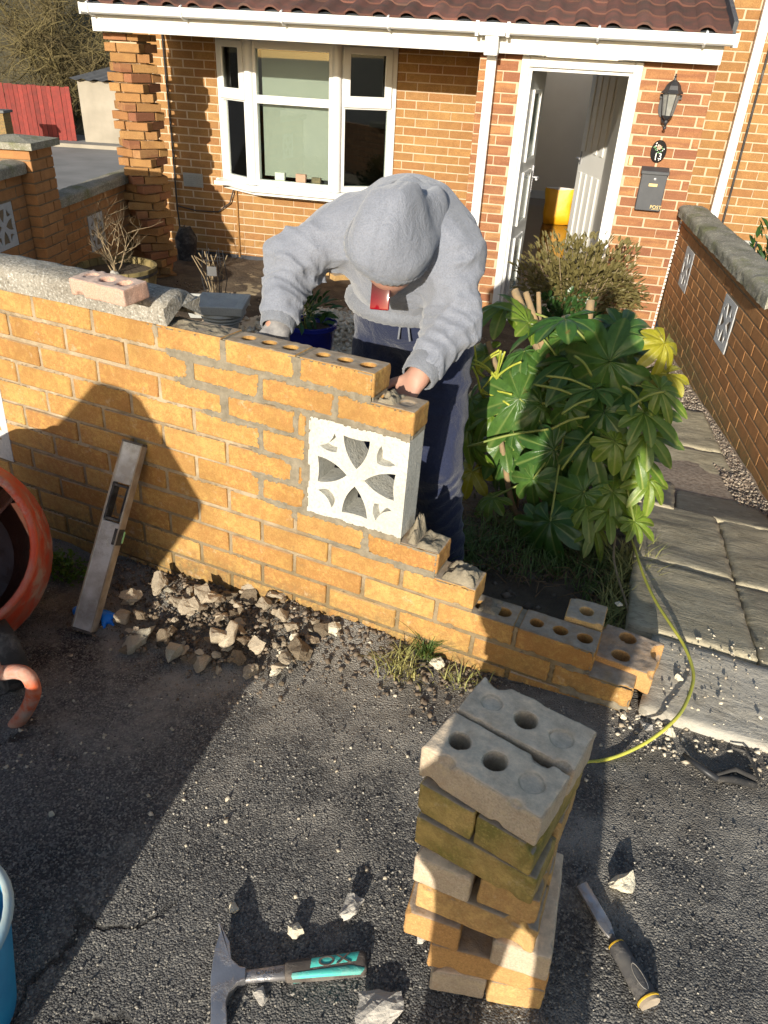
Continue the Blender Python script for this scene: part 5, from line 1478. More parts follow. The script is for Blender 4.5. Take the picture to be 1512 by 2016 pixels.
# ribbed edge of the hood, cuffs, waistband
e1 = np.cross(HN, A3(1, 0, 0)); e1 /= np.linalg.norm(e1); e2 = np.cross(HN, e1)
cc = HC - HN * ((HC - HH) @ HN); ring = []
for k in range(80):
    a = 2 * math.pi * k / 80; v = e1 * math.cos(a) + e2 * math.sin(a); lo_, hi_ = 0.0, .4
    for _ in range(30):
        md = (lo_ + hi_) / 2
        if hood_out((cc + v * md)[None])[0] < 0: lo_ = md
        else: hi_ = md
    ring.append((Vector(cc + v * (lo_ - .006)), Vector(v)))
rb = MB(); n_ = 80; V = []
for (r_, o1) in [(0.006, -.004), (.009, .004), (.006, .018), (-.004, .022), (-.012, .014), (-.010, -.004)]:
    for k, (p, v) in enumerate(ring): V.append(p + v * (r_ + (.0016 if k % 2 else -.0016)) + Vector(HN) * o1)
F = [(j * n_ + i, j * n_ + (i + 1) % n_, ((j + 1) % 6) * n_ + (i + 1) % n_, ((j + 1) % 6) * n_ + i) for j in range(6) for i in range(n_)]
rb.add(V, F); rb.obj('hood_hem', M['rib'], person, smooth=True)
def cuff(name, c, ax, r, L, n=48, sx=1.0, sy=1.0, tilt=None):
    z = Vector(ax).normalized(); x = z.orthogonal().normalized() if tilt is None else (Vector(tilt) - z * Vector(tilt).dot(z)).normalized(); y = z.cross(x)
    mb = MB(); V = []; 
    prof = [(.93, -L * .55), (1.05, -L * .42), (1.08, 0), (1.02, L * .42), (.93, L * .5), (.86, L * .45)]
    for (k, zz) in prof:
        for i in range(n):
            a = 2 * math.pi * i / n; w = r * k * (1 + (.02 if i % 2 else -.01))
            V.append(Vector(c) + x * w * math.cos(a) * sx + y * w * math.sin(a) * sy + z * zz)
    F = [(j * n + i, j * n + (i + 1) % n, (j + 1) * n + (i + 1) % n, (j + 1) * n + i) for j in range(len(prof) - 1) for i in range(n)]
    mb.add(V, F); return mb.obj(name, M['rib'], person, smooth=True)
cuff('cuff', WRL - (WRL - ELL_) / np.linalg.norm(WRL - ELL_) * .008, WRL - ELL_, .046, .065)
cuff('cuff', WRR - (WRR - ELR) / np.linalg.norm(WRR - ELR) * .008, WRR - ELR, .047, .065)
cuff('waistband', (-.16, .585, .018), (0, .10, -1), .168, .050, 90, 1.12, .98, (1, 0, 0))

def trouser_fn(P):
    d = ell(P, HIP + A3(0, -.02, .01), (.185, .155, .16))
    for h_, k_, a_, sd in ((HPL, KNL, ANL, 31), (HPR, KNR, ANR, 35)):
        l = smin(cap(P, h_, k_, .112, .088), cap(P, k_, a_ + A3(0, 0, .02), .088, .070), .03)
        l += fold(P, k_, a_, 7, .009, sd, -.1, 1.0) + fold(P, h_, k_, 4, .008, sd + 1, .0, 1.0)
        d = smin(d, l, .05)
    d += .005 * n3(P, 9, 37)
    return np.maximum(d, P[:, 2] - .075)
place('trousers', sdf_mesh('trousers', trouser_fn, (-.48, .30, -.92), (.22, .90, .12), .0066, M['trousers']), person)
ds_ = MB()
for x in (-.012, .012):
    ds_.tube([(-.125 + x * .4, .482, .02), (-.125 + x, .474, -.02), (-.122 + x * 1.6, .474, -.075)], .0032, 6)
ds_.obj('drawstring', M['hoodie'], person, smooth=True)
for a_ in (ANL, ANR):
    def shoe_fn(P, a_=a_):
        d = cap(P, a_ + A3(0, .05, -.045), a_ + A3(0, -.16, -.055), .046, .040); d = smin(d, cap(P, a_ + A3(0, .03, .0), a_ + A3(0, .03, -.05), .046, .05), .03)
        return np.maximum(d, (a_[2] - .085) - P[:, 2])
    place('shoe', sdf_mesh('shoe', shoe_fn, a_ + A3(-.09, -.25, -.12), a_ + A3(.09, .14, .07), .006, M['shoe']), person)
# red phone hanging below the hood
pc = pY(750, 572, .200)
ph = MB(); ph.box((0, 0, 0), (.052, .009, .098)); po = ph.obj('red_phone', M['phone'], None, pc, (rad(-18), rad(-3), rad(8)), bevel=.004, seg=2, smooth=40)
tag(po, 'red glossy phone hanging below the grey hood', 'phone')
# ------------------------------------------------------------------ BRICK STACK (every brick lies loose)
SG = 'bricks in the loose stack'
ang = [-11, -9, -5, 1, 3, 7, 12, 15]
cen = [(.598, -.752), (.598, -.755), (.600, -.760), (.600, -.757), (.607, -.765), (.610, -.768), (.628, -.762), (.628, -.760)]
sm = [('brick_grey', 'brick_grey'), ('brick_mossy', 'brick_mossy'), ('brick_mossy', 'brick_buff'), ('brick_grey', 'brick_buff'), ('brick_buff', 'brick_buff'), ('brick_orange', 'brick_grey'), ('brick_orange', 'brick_buff'), ('brick_grey', 'brick_buff')]
pos_word = ['topmost', 'second', 'third', 'fourth', 'fifth', 'sixth', 'seventh', 'bottom']
fills = [((.065,), (-.065, .065))] + [((), ())] * 7
z = dz(.62, -.76) + .002
for k in range(7, -1, -1):
    for j in range(2):
        a = rad(ang[k]); head = k % 2 == 1
        gap = {3: .012, 5: .055}.get(k, .004)
        off = Vector((0, (-1 if j == 0 else 1) * (.0513 + .003), 0)) if not head else Vector(((-1 if j == 0 else 1) * (.0513 + gap / 2), 0, 0))
        if k == 3 and j == 0: off.y -= .010
        off = Matrix.Rotation(a, 3, 'Z') @ off
        yaw = a + (rad(90) if head else 0) + random.uniform(-.02, .02)
        mt = sm[k][j]
        if k == 0: me = worn_brick('loose_brick', BL, BW, BH, M[mt], 40 + j, (-.065, 0, .065), .0190, .058, fills[0][j], 1.2, crust=.003)
        elif k == 5 or k == 7: me = worn_brick('loose_brick', BL, BW, BH, M[mt], 50 + j + k, (-.065, 0, .065), .0185, .05, (), 1.2)
        else: me = worn_brick('loose_brick', BL, BW, BH, M[mt], 60 + j + 3 * k, (), wear=1.2)
        o_ = place('loose_brick', me, None, (cen[k][0] + off.x * .96 + .004, cen[k][1] + off.y * .96, z + BH / 2), (random.uniform(-.006, .006), random.uniform(-.006, .006), yaw), (.955, .955, 1))
        side = (('nearer', 'farther') if not head else ('left', 'right'))[j]
        lay = {'brick_grey': 'mortar grey', 'brick_mossy': 'mossy dark green', 'brick_buff': 'buff', 'brick_orange': 'orange'}[mt]
        tag(o_, f'{lay} loose brick, the {side} one in the {pos_word[k]} layer of the stack', 'brick', SG)
    z += BH + .0035
# pink brick left lying on the coping
pb_ = pZ(207, 557, .123)
me = worn_brick('loose_brick', BL, .10, .045, M['brick_pink'], 3, (-.066, 0, .066), .021, .012, (-.066,), 1.3)
o_ = place('loose_brick', me, None, (pb_.x, pb_.y + .012, .108), (rad(4), 0, rad(-4)), (.9, .9, 1))
tag(o_, 'worn pink frogged brick lying on the coping of the garden wall', 'brick')
# broken brick end at the foot of the stepped wall
me = worn_brick('broken_brick', .16, .19, .065, M['brick_orange'], 9, (-.04, .045), .022, .05, (), 2.2)
e_ = pZ(1225, 1300, -.70)
o_ = place('broken_brick', me, None, (e_.x - .005, e_.y + .03, -.712), (0, rad(3), rad(86)))
tag(o_, 'broken orange brick with open holes beyond the stepped wall end', 'brick')
for j, (x, y, lb) in enumerate([(628, 530, 'pale brick lying by the house wall behind the bent person, left of two'), (672, 540, 'pale brick lying by the house wall behind the bent person, right of two')]):
    p = pZ(x, y, -1.31); o_ = place('loose_brick', brick_mesh('brick_buff', var=j), None, (p.x, p.y, -1.335), (0, 0, .5 + j * .5)); tag(o_, lb, 'brick', 'bricks by the house wall')

# ------------------------------------------------------------------ RUBBLE, STONES
rock_cache = [tri_rock('rubble_stone', 1.0, M[('rubble', 'rubble', 'rubble_dirty', 'rubble', 'rubble_dirty', 'limestone', 'rubble')[k % 7]], 200 + k, random.uniform(.3, .7), 13, k % 3 > 0) for k in range(21)]
rn = random.Random(21); placed = []
RG = 'stones of the rubble heap under the wall'
def rest_rock(x, y, s, me, lift=0.0, rot=None):
    o_ = place('rubble_stone', me, None, (x, y, dz(x, y) + s * .35 + lift), rot or (rn.uniform(-.5, .5), rn.uniform(-.5, .5), rn.uniform(0, 6.28)), (s, s, s))
    return o_
cnt = 0
while cnt < 120:
    t_ = rn.random(); x = -.74 + .70 * rn.random(); y = -.36 + .34 * rn.random()
    cx, cy = -.40, -.185
    e2 = ((x - cx - (y - cy) * .35) / .33) ** 2 + ((y - cy) / .175) ** 2
    if e2 > 1.0: continue
    s = rn.uniform(.008, .020) if rn.random() < .50 else (rn.uniform(.022, .038) if rn.random() < .66 else rn.uniform(.042, .062))
    near = sum(1 for (a, b_, c_) in placed if (a - x) ** 2 + (b_ - y) ** 2 < (c_ + s) ** 2 * .45)
    if near > 2: continue
    placed.append((x, y, s)); cnt += 1
    lift = max(0, (1 - e2)) * .020 + near * .012
    o_ = rest_rock(x, y, s, rock_cache[rn.randrange(21)], lift)
    tag(o_, 'broken buff stone in the rubble heap under the garden wall', 'stone', RG)
for (px_, py_, w, lb) in [(247, 1285, .026, 'pale squarish stone lying alone left of the rubble heap'), (430, 1325, .016, None), (555, 1350, .012, None)]:
    p = pG(px_, py_); o_ = rest_rock(p.x, p.y, w, rock_cache[px_ % 14]); tag(o_, lb or 'broken buff stone in the rubble heap under the garden wall', 'stone', None if lb else RG)
lumps = [(657, 1262, .030, 'limestone', 'cream lump of old mortar against the wall foot, right of the rubble heap'), (578, 1273, .020, 'limestone', 'small cream mortar lump, upper of the chain of three beside the rubble'), (560, 1297, .021, 'limestone', 'cream mortar lump, middle of the chain of three beside the rubble'),
         (547, 1333, .023, 'limestone', 'cream mortar lump, lowest of the chain of three beside the rubble'), (860, 1318, .027, 'limestone', 'upright cream stone by the grass tuft at the wall foot'), (690, 1795, .036, 'flint', 'rough grey stone lying above the hammer handle'),
         (582, 1838, .022, 'limestone', 'round cream pebble lying above the hammer'), (462, 1790, .016, 'limestone', 'small pale stone beyond the pick of the hammer'), (512, 1968, .021, 'flint', 'small grey stone below the hammer shank'),
         (742, 1998, .060, 'flint', 'large flat grey stone at the bottom edge below the hammer'), (1222, 1746, .034, 'limestone', 'flat cream stone lying above the chisel'), (102, 1608, .010, 'limestone', 'tiny tan stone alone on the shaded asphalt'),
         (1270, 1430, .022, 'flint', 'grey stone touching the cord at the path edge'), (1225, 1412, .016, 'limestone', 'cream stone between the wall end and the path edge'), (1318, 1445, .022, 'limestone', 'cream stone under the cord by the path edge'), (1217, 1195, .014, 'limestone', 'white pebble at the lawn edge beside the path'), (830, 1850, .020, 'flint', 'grey stone at the left foot of the brick stack'), (1335, 1340, .014, 'limestone', 'pale crumb on the dusty slab inside the cord loop')]
for i, (px_, py_, s, mt, lb) in enumerate(lumps):
    p = pG(px_, py_); flat = .55 if mt == 'flint' else .8
    if s > .05: flat = .3
    me = tri_rock('stone', s, M[mt], 300 + i, flat, 14, True)
    zz = dz(p.x, p.y) + s * flat * .55
    if i in (15, 17): p = pZ(px_, py_, -.735); zz = -.725
    o_ = place('stone', me, None, (p.x, p.y, zz), (0, 0, rn.uniform(0, 6))); tag(o_, lb, 'stone')
def area_rect(x0, x1, y0, y1, clump=None):
    def f(rn_, n):
        P = np.stack([x0 + (x1 - x0) * rn_.random(n), y0 + (y1 - y0) * rn_.random(n)], -1)
        if clump:
            keep = fbm(P[:, 0] * clump, P[:, 1] * clump, 0, 3, 77) > rn_.random(n) * .9 - .35
            P = P[keep]
        return P
    return f
def zdrive(x, y):
    Z = -.80 + .07 * (np.clip(x, -2.5, 1.5) - .3) + .010 * fbm(x * 1.7, y * 1.7, 0, 4, 3) + .0035 * fbm(x * 12, y * 12, 0, 3, 5)
    heap = np.exp(-(((y + .02) / .16) ** 2)) * np.clip((0.35 - x) / .4, 0, 1)
    return Z + heap * (.045 + .035 * fbm(x * 9, y * 9, 0, 4, 21))
scatter('grit', 20000, area_rect(-1.3, 1.3, -1.35, -.02), M['grit'], .0010, .0045, 3, zdrive)
scatter('mortar_crumbs', 1500, area_rect(-.75, .75, -.85, -.03, 4), M['crumbs'], .0015, .009, 4, zdrive)
scatter('mortar_crumbs', 420, area_rect(.72, 1.15, -.14, .0, 6), M['crumbs'], .0015, .011, 6, zdrive)
scatter('rubble_chips', 900, lambda r_, n: np.stack([-.40 + .17 * r_.standard_normal(n), -.20 + .09 * r_.standard_normal(n)], -1), M['clods'], .003, .012, 8, lambda x, y: zdrive(x, y) + .01)
scatter('soil_clods', 1900, lambda r_, n: np.stack([-.9 + 1.35 * r_.random(n), -.015 - np.abs(.10 * r_.standard_normal(n))], -1), M['clods'], .002, .013, 12, zdrive)
scatter('slab_crumbs', 450, area_rect(.84, 1.2, -.02, .5, 6), M['crumbs'], .0015, .008, 9, lambda x, y: np.interp(y, [-.05, .3, 1.45], [-.722, -.735, -.925]) + .004)
scatter('garden_clods', 5000, area_rect(-4.2, .7, .15, 4.4), M['clods'], .004, .022, 14, soil_z)
deb = lambda x, y: soil_z(x, y) + .16 * np.exp(-((x + 2.15) / .5) ** 2 - ((y - 3.75) / .45) ** 2)
scatter('stone_debris', 1500, lambda r_, n: np.stack([-2.15 + .30 * r_.standard_normal(n), 3.75 + .28 * r_.standard_normal(n)], -1), M['crumbs'], .010, .045, 15, lambda x, y: deb(x, y) + .02 * vnoise(x * 20, y * 20))
xs = np.arange(-3.1, -1.2, .05); ys = np.arange(2.8, 4.7, .05); X, Y = np.meshgrid(xs, ys, indexing='ij')
tag(place('debris_mound', mesh_np('debris_mound', np.stack([X, Y, deb(X, Y) - .012], -1).reshape(-1, 3), grid_faces(len(xs), len(ys)), M['rubble'], True)), kind='stuff')

# ------------------------------------------------------------------ GRASS
def grass(name, n, area, zf, hmin, hmax, mat, seed, w=.0022, lean=.7, kind='stuff'):
    rn_ = np.random.default_rng(seed); P = area(rn_, n); n = len(P); Z = zf(P[:, 0], P[:, 1])
    H = hmin + (hmax - hmin) * rn_.random(n) ** 1.6; A = rn_.random(n) * 6.283; Lx = np.cos(A); Ly = np.sin(A); B = lean * H * (.3 + rn_.random(n))
    V = []
    for t_, ww in ((0, 1), (.4, .85), (.75, .55), (1, .06)):
        cx = P[:, 0] + Lx * B * t_ ** 2; cy = P[:, 1] + Ly * B * t_ ** 2; cz = Z + H * (t_ - .25 * t_ ** 3)
        V.append(np.stack([cx - Ly * w * ww, cy + Lx * w * ww, cz], -1)); V.append(np.stack([cx + Ly * w * ww, cy - Lx * w * ww, cz], -1))
    V = np.stack(V, 1).reshape(-1, 3); b_ = 8 * np.arange(n)[:, None, None]
    F = (np.array([[0, 1, 3, 2], [2, 3, 5, 4], [4, 5, 7, 6]])[None] + b_).reshape(-1, 4)
    return tag(place(name, mesh_np(name, V, F, mat, False)), kind=kind)
grass('lawn_grass', 9000, area_rect(.02, .69, .14, 1.0, 2.2), soil_z, .03, .10, M['grass'], 3)
grass('lawn_grass', 3000, area_rect(-.9, .3, .9, 2.6, 2.0), soil_z, .02, .07, M['grass'], 4)
grass('edge_grass', 900, area_rect(.62, .74, .12, .95), soil_z, .06, .16, M['grass_dry'], 5)
def tuft(name, px_, py_, n, spread, hmin, hmax, mats, seed, lb, cat='grass'):
    p = pG(px_, py_); r_ = lambda rn_, n: np.stack([p.x + spread * rn_.standard_normal(n), p.y + spread * .7 * rn_.standard_normal(n)], -1)
    o_ = grass(name, n, r_, zdrive, hmin, hmax, mats, seed, .0017, 1.0, None); tag(o_, lb, cat); return o_
tuft('grass_tuft', 835, 1300, 80, .012, .05, .11, M['grass'], 6, 'upright green grass tuft against the wall foot beside the upright cream stone')
tuft('grass_tuft', 790, 1325, 110, .035, .03, .09, M['grass_dry'], 7, 'sprawling pale grass tuft in the mud before the wall')
tuft('grass_tuft', 905, 1345, 60, .03, .02, .06, M['grass_dry'], 8, 'short dry grass tuft between the wall and the brick stack')
tuft('grass_tuft', 945, 1285, 70, .04, .03, .07, M['grass'], 10, 'dark grass tuft in the shaded wall foot above the stack')
# weeds in the corner behind the mixer
wd_ = empty('weed', pG(120, 1135), label='leafy green weeds at the wall foot between mixer and spirit level', cat='plant')
mb = MB(); rn = random.Random(5)
for k in range(420):
    a = rn.uniform(0, 6.28); r_ = .10 * rn.random() ** .6; zc = rn.uniform(.0, .085); L = rn.uniform(.012, .026)
    Mx = Matrix.Translation((r_ * math.cos(a) * 1.3, r_ * math.sin(a) * .5, zc + .01)) @ Euler((rn.uniform(-1, 1), rn.uniform(-1, 1), rn.uniform(0, 6.28))).to_matrix().to_4x4()
    mb.add([(0, 0, 0), (L * .5, L * .28, .002), (L, 0, -.002), (L * .5, -L * .28, .002)], [(0, 1, 2, 3)], Mx)
mb.obj('leaves', M['leaf_green'], wd_, recalc=False)

# ------------------------------------------------------------------ TOOLS
# spirit level leaning on the wall
lb0 = Vector((-.770, -.352, dz(-.77, -.35) + .012)); lt0 = Vector((-.772, -.030, -.372))
ax = (lt0 - lb0).normalized(); LLEN = (lt0 - lb0).length
wx = (Vector((.97, .22, 0)) - ax * Vector((.97, .22, 0)).dot(ax)).normalized(); nx_ = ax.cross(wx)      # nx_ points out to the viewer side?
if nx_.y > 0: nx_ = -nx_; wx = -wx
Ml = Matrix(((wx.x, nx_.x, ax.x, lb0.x), (wx.y, nx_.y, ax.y, lb0.y), (wx.z, nx_.z, ax.z, lb0.z), (0, 0, 0, 1)))
SL = empty('spirit_level', lb0, label='scuffed aluminium spirit level leaning against the garden wall', cat='spirit level'); SL.matrix_world = Ml
W2, T2 = .033, .017
b_ = MB()
b_.bb((-W2, -T2, 0), (-W2 + .006, T2, LLEN)); b_.bb((W2 - .006, -T2, 0), (W2, T2, LLEN))
for z0, z1 in ((0, .34), (.46, LLEN)): b_.bb((-W2 + .005, -T2 + .002, z0), (W2 - .005, T2 - .002, z1))
b_.obj('body', M['alu'], SL, bevel=.0015)
b_ = MB(); b_.bb((-W2 - .0006, -T2, .002), (-W2 + .004, T2 + .0006, LLEN - .002)); b_.bb((W2 - .004, -T2, .002), (W2 + .0006, T2 + .0006, LLEN - .002)); b_.obj('mortar_smear', M['alu_dirty'], SL)
b_ = MB()
for z0, z1 in ((.345, .352), (.448, .455)): b_.bb((-W2 + .006, -T2, z0), (W2 - .006, T2, z1))
b_.bb((-W2 + .006, -T2 - .001, .345), (-W2 + .012, T2, .455)); b_.bb((W2 - .012, -T2 - .001, .345), (W2 - .006, T2, .455)); b_.obj('handle_slot', M['rubber'], SL)
for zc in (.075, .520):
    b_ = MB(); b_.lathe([(0, .002), (.020, .002), (.022, 0), (.022, -.003), (.016, -.003), (.016, 0)], 8, Matrix.Translation((0, -T2 - .0, zc)) @ Matrix.Rotation(rad(90), 4, 'X')); b_.obj('vial_housing', M['rubber'], SL)
    b_ = MB(); b_.tube([(-.013, -T2 - .003, zc), (.013, -T2 - .003, zc)], .0055, 8); b_.obj('vial', M['vial'], SL)
b_ = MB(); b_.bb((-W2 - .001, -T2 - .001, .275), (-W2 + .014, T2, .325)); b_.obj('top_vial_housing', M['rubber'], SL)
b_ = MB(); b_.tube([(-W2 + .001, -T2 - .0015, .282), (-W2 + .001, -T2 - .0015, .318)], .005, 8); b_.obj('vial', M['vial'], SL)
for z_ in (0.0, LLEN): b_ = MB(); b_.bb((-W2 - .001, -T2 - .001, z_ - .003), (W2 + .001, T2 + .001, z_ + .004)); b_.obj('end_cap', M['dark_rubber'], SL)

# blue glove trapped behind the level
g0 = Vector((-.80, -.285, dz(-.80, -.285)))
def glove_fn(P):
    Q = P - np.array(g0)
    d = ell(Q, A3(-.035, -.010, .016), (.030, .020, .016)); d = smin(d, cap(Q, A3(-.02, 0, .015), A3(.05, .012, .016), .016, .018), .015)
    for (x, y, z_) in ((.095, .018, .034), (.088, -.006, .010), (.070, -.028, .012), (.082, .030, .012)):
        d = smin(d, cap(Q, A3(.045, .008, .015), A3(x, y, z_), .012, .006), .008)
    return d + .004 * n3(P, 55, 3) 
o_ = place('glove', sdf_mesh('glove', glove_fn, np.array(g0) + A3(-.09, -.07, -.02), np.array(g0) + A3(.13, .07, .07), .003, M['blue_latex']))
tag(o_, 'crumpled bright blue rubber glove behind the foot of the spirit level', 'glove')

# bricklayer's hammer
hj, he = pG(447, 1938), pG(722, 1901)
hx = (he - hj); hx.z = 0; HL = hx.length; hx.normalize(); hy = Vector((-hx.y, hx.x, 0))
hz_ = dz(hj.x, hj.y) + .016
HM = empty('hammer', (hj.x, hj.y, hz_), label='brick hammer with steel pick head and teal and black grip', cat='hammer')
HM.matrix_world = Matrix(((hx.x, hy.x, 0, hj.x), (hx.y, hy.y, 0, hj.y), (0, 0, 1, hz_), (0, 0, 0, 1)))
def flat_loft(pts, name, mat, th, parent, bevel=.003):
    """closed outline in xy with thickness th(x,y)"""
    mb = MB(); mb.prism(pts, -th, th); return mb.obj(name, mat, parent, bevel=bevel, seg=3 if bevel > .004 else 1, smooth=45)
pk = (pG(432, 1838) - hj); tipx, tipy = pk.dot(hx), pk.dot(hy)
flat_loft([(tipx - .001, tipy), (tipx + .004, tipy), (.004, .060), (.008, .030), (.024, .014), (.035, .012), (.035, -.010), (.020, -.014), (.006, -.030), (.002, -.045), (.004, -.060), (.006, -.085), (-.022, -.085), (-.024, -.05), (-.028, 0), (-.024, .05), (-.014, .085)], 'head', M['steel'], .0115, HM, .006)
flat_loft([(.028, .010), (HL * .42, .0125), (HL * .42, -.0125), (.028, -.010)], 'shank', M['steel'], .007, HM)
x0 = HL * .41
flat_loft([(x0, .016), (x0 + .02, .017), (HL * .7, .0185), (HL - .012, .022), (HL, .019), (HL, -.015), (HL - .012, -.020), (HL * .7, -.0185), (x0 + .02, -.017), (x0, -.016)], 'grip', M['dark_rubber'], .0145, HM, .009)
flat_loft([(x0 + .012, -.0166), (HL - .012, -.0200), (HL - .004, -.012), (HL - .03, -.004), (x0 + .012, -.008)], 'grip_inlay', M['teal'], .0152, HM, .002)
flat_loft([(x0 + .050, .0140), (HL - .012, .0178), (HL - .020, .0005), (x0 + .046, -.004)], 'logo_panel', M['teal'], .0149, HM, .001)
o_ = place('lettering', text_mesh('OX', .024, M['dark_rubber'], .0012), HM, (x0 + .092, .0055, .0152), (0, 0, rad(2)), (1.7, 1, 1))
o_ = place('lettering', text_mesh('OXGRIP', .011, M['dark_rubber'], .0006), HM, (.078, .0, .0072), (0, 0, 0), (1.25, 1, 1))

# chisel with grip
c0_, c1_ = pG(1140, 1750), pG(1278, 1985)
cx_ = c1_ - c0_; CL = cx_.length; cx_.normalize(); cy_ = Vector((-cx_.y, cx_.x, 0))
zc_ = dz(c0_.x, c0_.y) + .016
CH = empty('chisel', c0_, label='grey handled chisel with yellow collar right of the brick stack', cat='chisel')
CH.matrix_world = Matrix(((cx_.x, cy_.x, 0, c0_.x), (cx_.y, cy_.y, 0, c0_.y), (cx_.z, 0, 1, zc_), (0, 0, 0, 1)))
flat_loft([(0, .013), (.09, .013), (CL * .44, .009), (CL * .48, .006), (CL * .48, -.006), (CL * .44, -.009), (.09, -.012), (.004, -.012)], 'blade', M['steel'], .0035, CH, .001)
Mx = Matrix.Rotation(rad(90), 4, 'Y')
b_ = MB(); b_.lathe([(.006, CL * .46), (.008, CL * .53), (.014, CL * .535), (.0175, CL * .56), (.017, CL * .66), (.0185, CL * .8), (.020, CL * .95), (.021, CL * .965)], 14, Mx); b_.obj('handle', M['slate_rubber'], CH, smooth=50)
b_ = MB(); b_.lathe([(.0145, CL * .534), (.0160, CL * .536), (.0165, CL * .548), (.0145, CL * .552)], 14, Mx); b_.obj('collar', M['yellow'], CH, smooth=50); b_ = MB(); b_.lathe([(.0210, CL * .958), (.0222, CL * .962), (.0222, CL * .972), (.0205, CL * .976)], 14, Mx); b_.obj('collar', M['yellow'], CH, smooth=50)
b_ = MB(); b_.lathe([(.0205, CL * .970), (.0195, CL), (0, CL * 1.002)], 14, Mx); b_.obj('striking_cap', M['alu_dirty'], CH, smooth=50)
b_ = MB(); Mo = Matrix.Translation((CL * .83, 0, .0185))
ov = [(.024 * math.cos(a * .3142), .0075 * math.sin(a * .3142), .0005 - 2.0 * (.0075 * math.sin(a * .3142)) ** 2 * 12) for a in range(21)]
b_.tube([Mo @ Vector(p) for p in ov], .0007, 4, False); b_.obj('grip_emblem', M['alu'], CH)

# black handled pliers by the path
PLo = pG(1405, 1536); zz = dz(PLo.x, PLo.y) + .012
PLR = empty('pliers', (PLo.x, PLo.y, zz), label='black handled pliers lying on the asphalt near the path edge', cat='pliers')
def rel(px_, py_, h=0.0): p = pG(px_, py_); return Vector((p.x - PLo.x, p.y - PLo.y, h))
b_ = MB(); b_.tube([rel(1410, 1538), rel(1440, 1540, .004), rel(1488, 1548, .0)], [.007, .0095, .008], 8); b_.tube([rel(1408, 1534, .002), rel(1445, 1522, .006), rel(1486, 1540, .008)], [.006, .0075, .0065], 8); b_.obj('handle', M['rubber'], PLR, smooth=True)
b_ = MB(); b_.tube([rel(1412, 1540), rel(1375, 1518, .002), rel(1342, 1492, .0)], [.009, .0085, .005], 6); b_.obj('jaw', M['black_metal'], PLR, smooth=True)
b_ = MB(); b_.tube([rel(1440, 1478, .004), rel(1465, 1490, .012), rel(1480, 1515, .012), rel(1494, 1540, .004)], .0035, 6); b_.obj('spring', M['rubber'], PLR)

# yellow green cord trailing from the plant over the path
def on(px_, py_, z): p = pZ(px_, py_, z); return p
cp_ = [on(1236, 1045, -.80), on(1248, 1075, -.775), on(1266, 1130, -.76), on(1290, 1182, -.735), on(1322, 1232, -.715), on(1345, 1268, -.712), on(1362, 1310, -.712), on(1364, 1345, -.710), on(1345, 1395, -.705), on(1315, 1430, -.71), on(1275, 1460, -.735), on(1230, 1483, -.755), on(1185, 1497, -.762), on(1140, 1500, -.766), on(1060, 1490, -.768)]
def spline(pts, n=6):
    out = []
    for i in range(len(pts) - 1):
        p0, p1, p2, p3 = pts[max(i - 1, 0)], pts[i], pts[i + 1], pts[min(i + 2, len(pts) - 1)]
        for k in range(n):
            t = k / n; out.append(.5 * ((2 * p1) + (p2 - p0) * t + (2 * p0 - 5 * p1 + 4 * p2 - p3) * t * t + (3 * p1 - p0 - 3 * p2 + p3) * t ** 3))
    return out + [pts[-1]]
b_ = MB(); b_.tube(spline(cp_), .0046, 8); tag(b_.obj('cord', M['cord'], None, smooth=True), 'long yellow green cord looping over the slabs onto the asphalt', 'cord')
b_ = MB(); b_.tube(spline([on(1212, 1055, -.78), on(1208, 1095, -.80), on(1216, 1135, -.80), on(1235, 1195, -.79), on(1248, 1262, -.775)]), .0042, 8); tag(b_.obj('fallen_stalk', M['twig'], None, smooth=True), 'dull brown stalk lying along the lawn edge beside the path', 'stalk')

# ------------------------------------------------------------------ CONCRETE MIXER at the left edge
MX = empty('concrete_mixer', (-.95, -.60, -.88), label='orange concrete mixer cut off by the left edge of the picture', cat='concrete mixer')
mc = Vector((-.930, -.615, -.455)); mn = Vector((.70, -.42, .58)).normalized()
def mo(v): return Vector(v) - Vector((-.95, -.60, -.88))
rot_m = mn.to_track_quat('Z', 'Y').to_matrix().to_4x4(); Mm = Matrix.Translation(mo(mc)) @ rot_m
b_ = MB(); b_.lathe([(.232, 0), (.300, -.22), (.305, -.30), (.22, -.52), (0, -.54)], 40, Mm); b_.obj('drum', M['orange_paint'], MX, smooth=35)
b_ = MB(); b_.lathe([(.226, -.002), (.292, -.22), (.297, -.29), (.21, -.50), (0, -.52)], 40, Mm); b_.obj('drum_lining', M['drum_inside'], MX, smooth=35)
b_ = MB(); ringp = [Mm @ Vector((.232 * math.cos(2 * math.pi * k / 48), .232 * math.sin(2 * math.pi * k / 48), .004)) for k in range(49)]; b_.tube(ringp, .0105, 10, False); b_.obj('drum_rim', M['orange_paint'], MX, smooth=True)
b_ = MB()
for k in range(2):
    a = k * math.pi + .6; b_.box((0, 0, 0), (.10, .008, .34), Mm @ Matrix.Rotation(a, 4, 'Z') @ Matrix.Translation((.20, 0, -.26)) @ Matrix.Rotation(.3, 4, 'X'))
b_.obj('mixing_blade', M['drum_inside'], MX)
tb = [pY(-40, 1318, -.76), pY(0, 1325, -.71), pY(32, 1322, -.69), pY(56, 1332, -.685), pY(66, 1362, -.69), pY(52, 1398, -.70), pY(20, 1440, -.715), pY(-20, 1490, -.735), pY(-60, 1540, -.755)]
b_ = MB(); b_.tube([mo(p) for p in spline(tb, 5)], .0185, 12); b_.obj('frame_tube', M['orange_dusty'], MX, smooth=True)
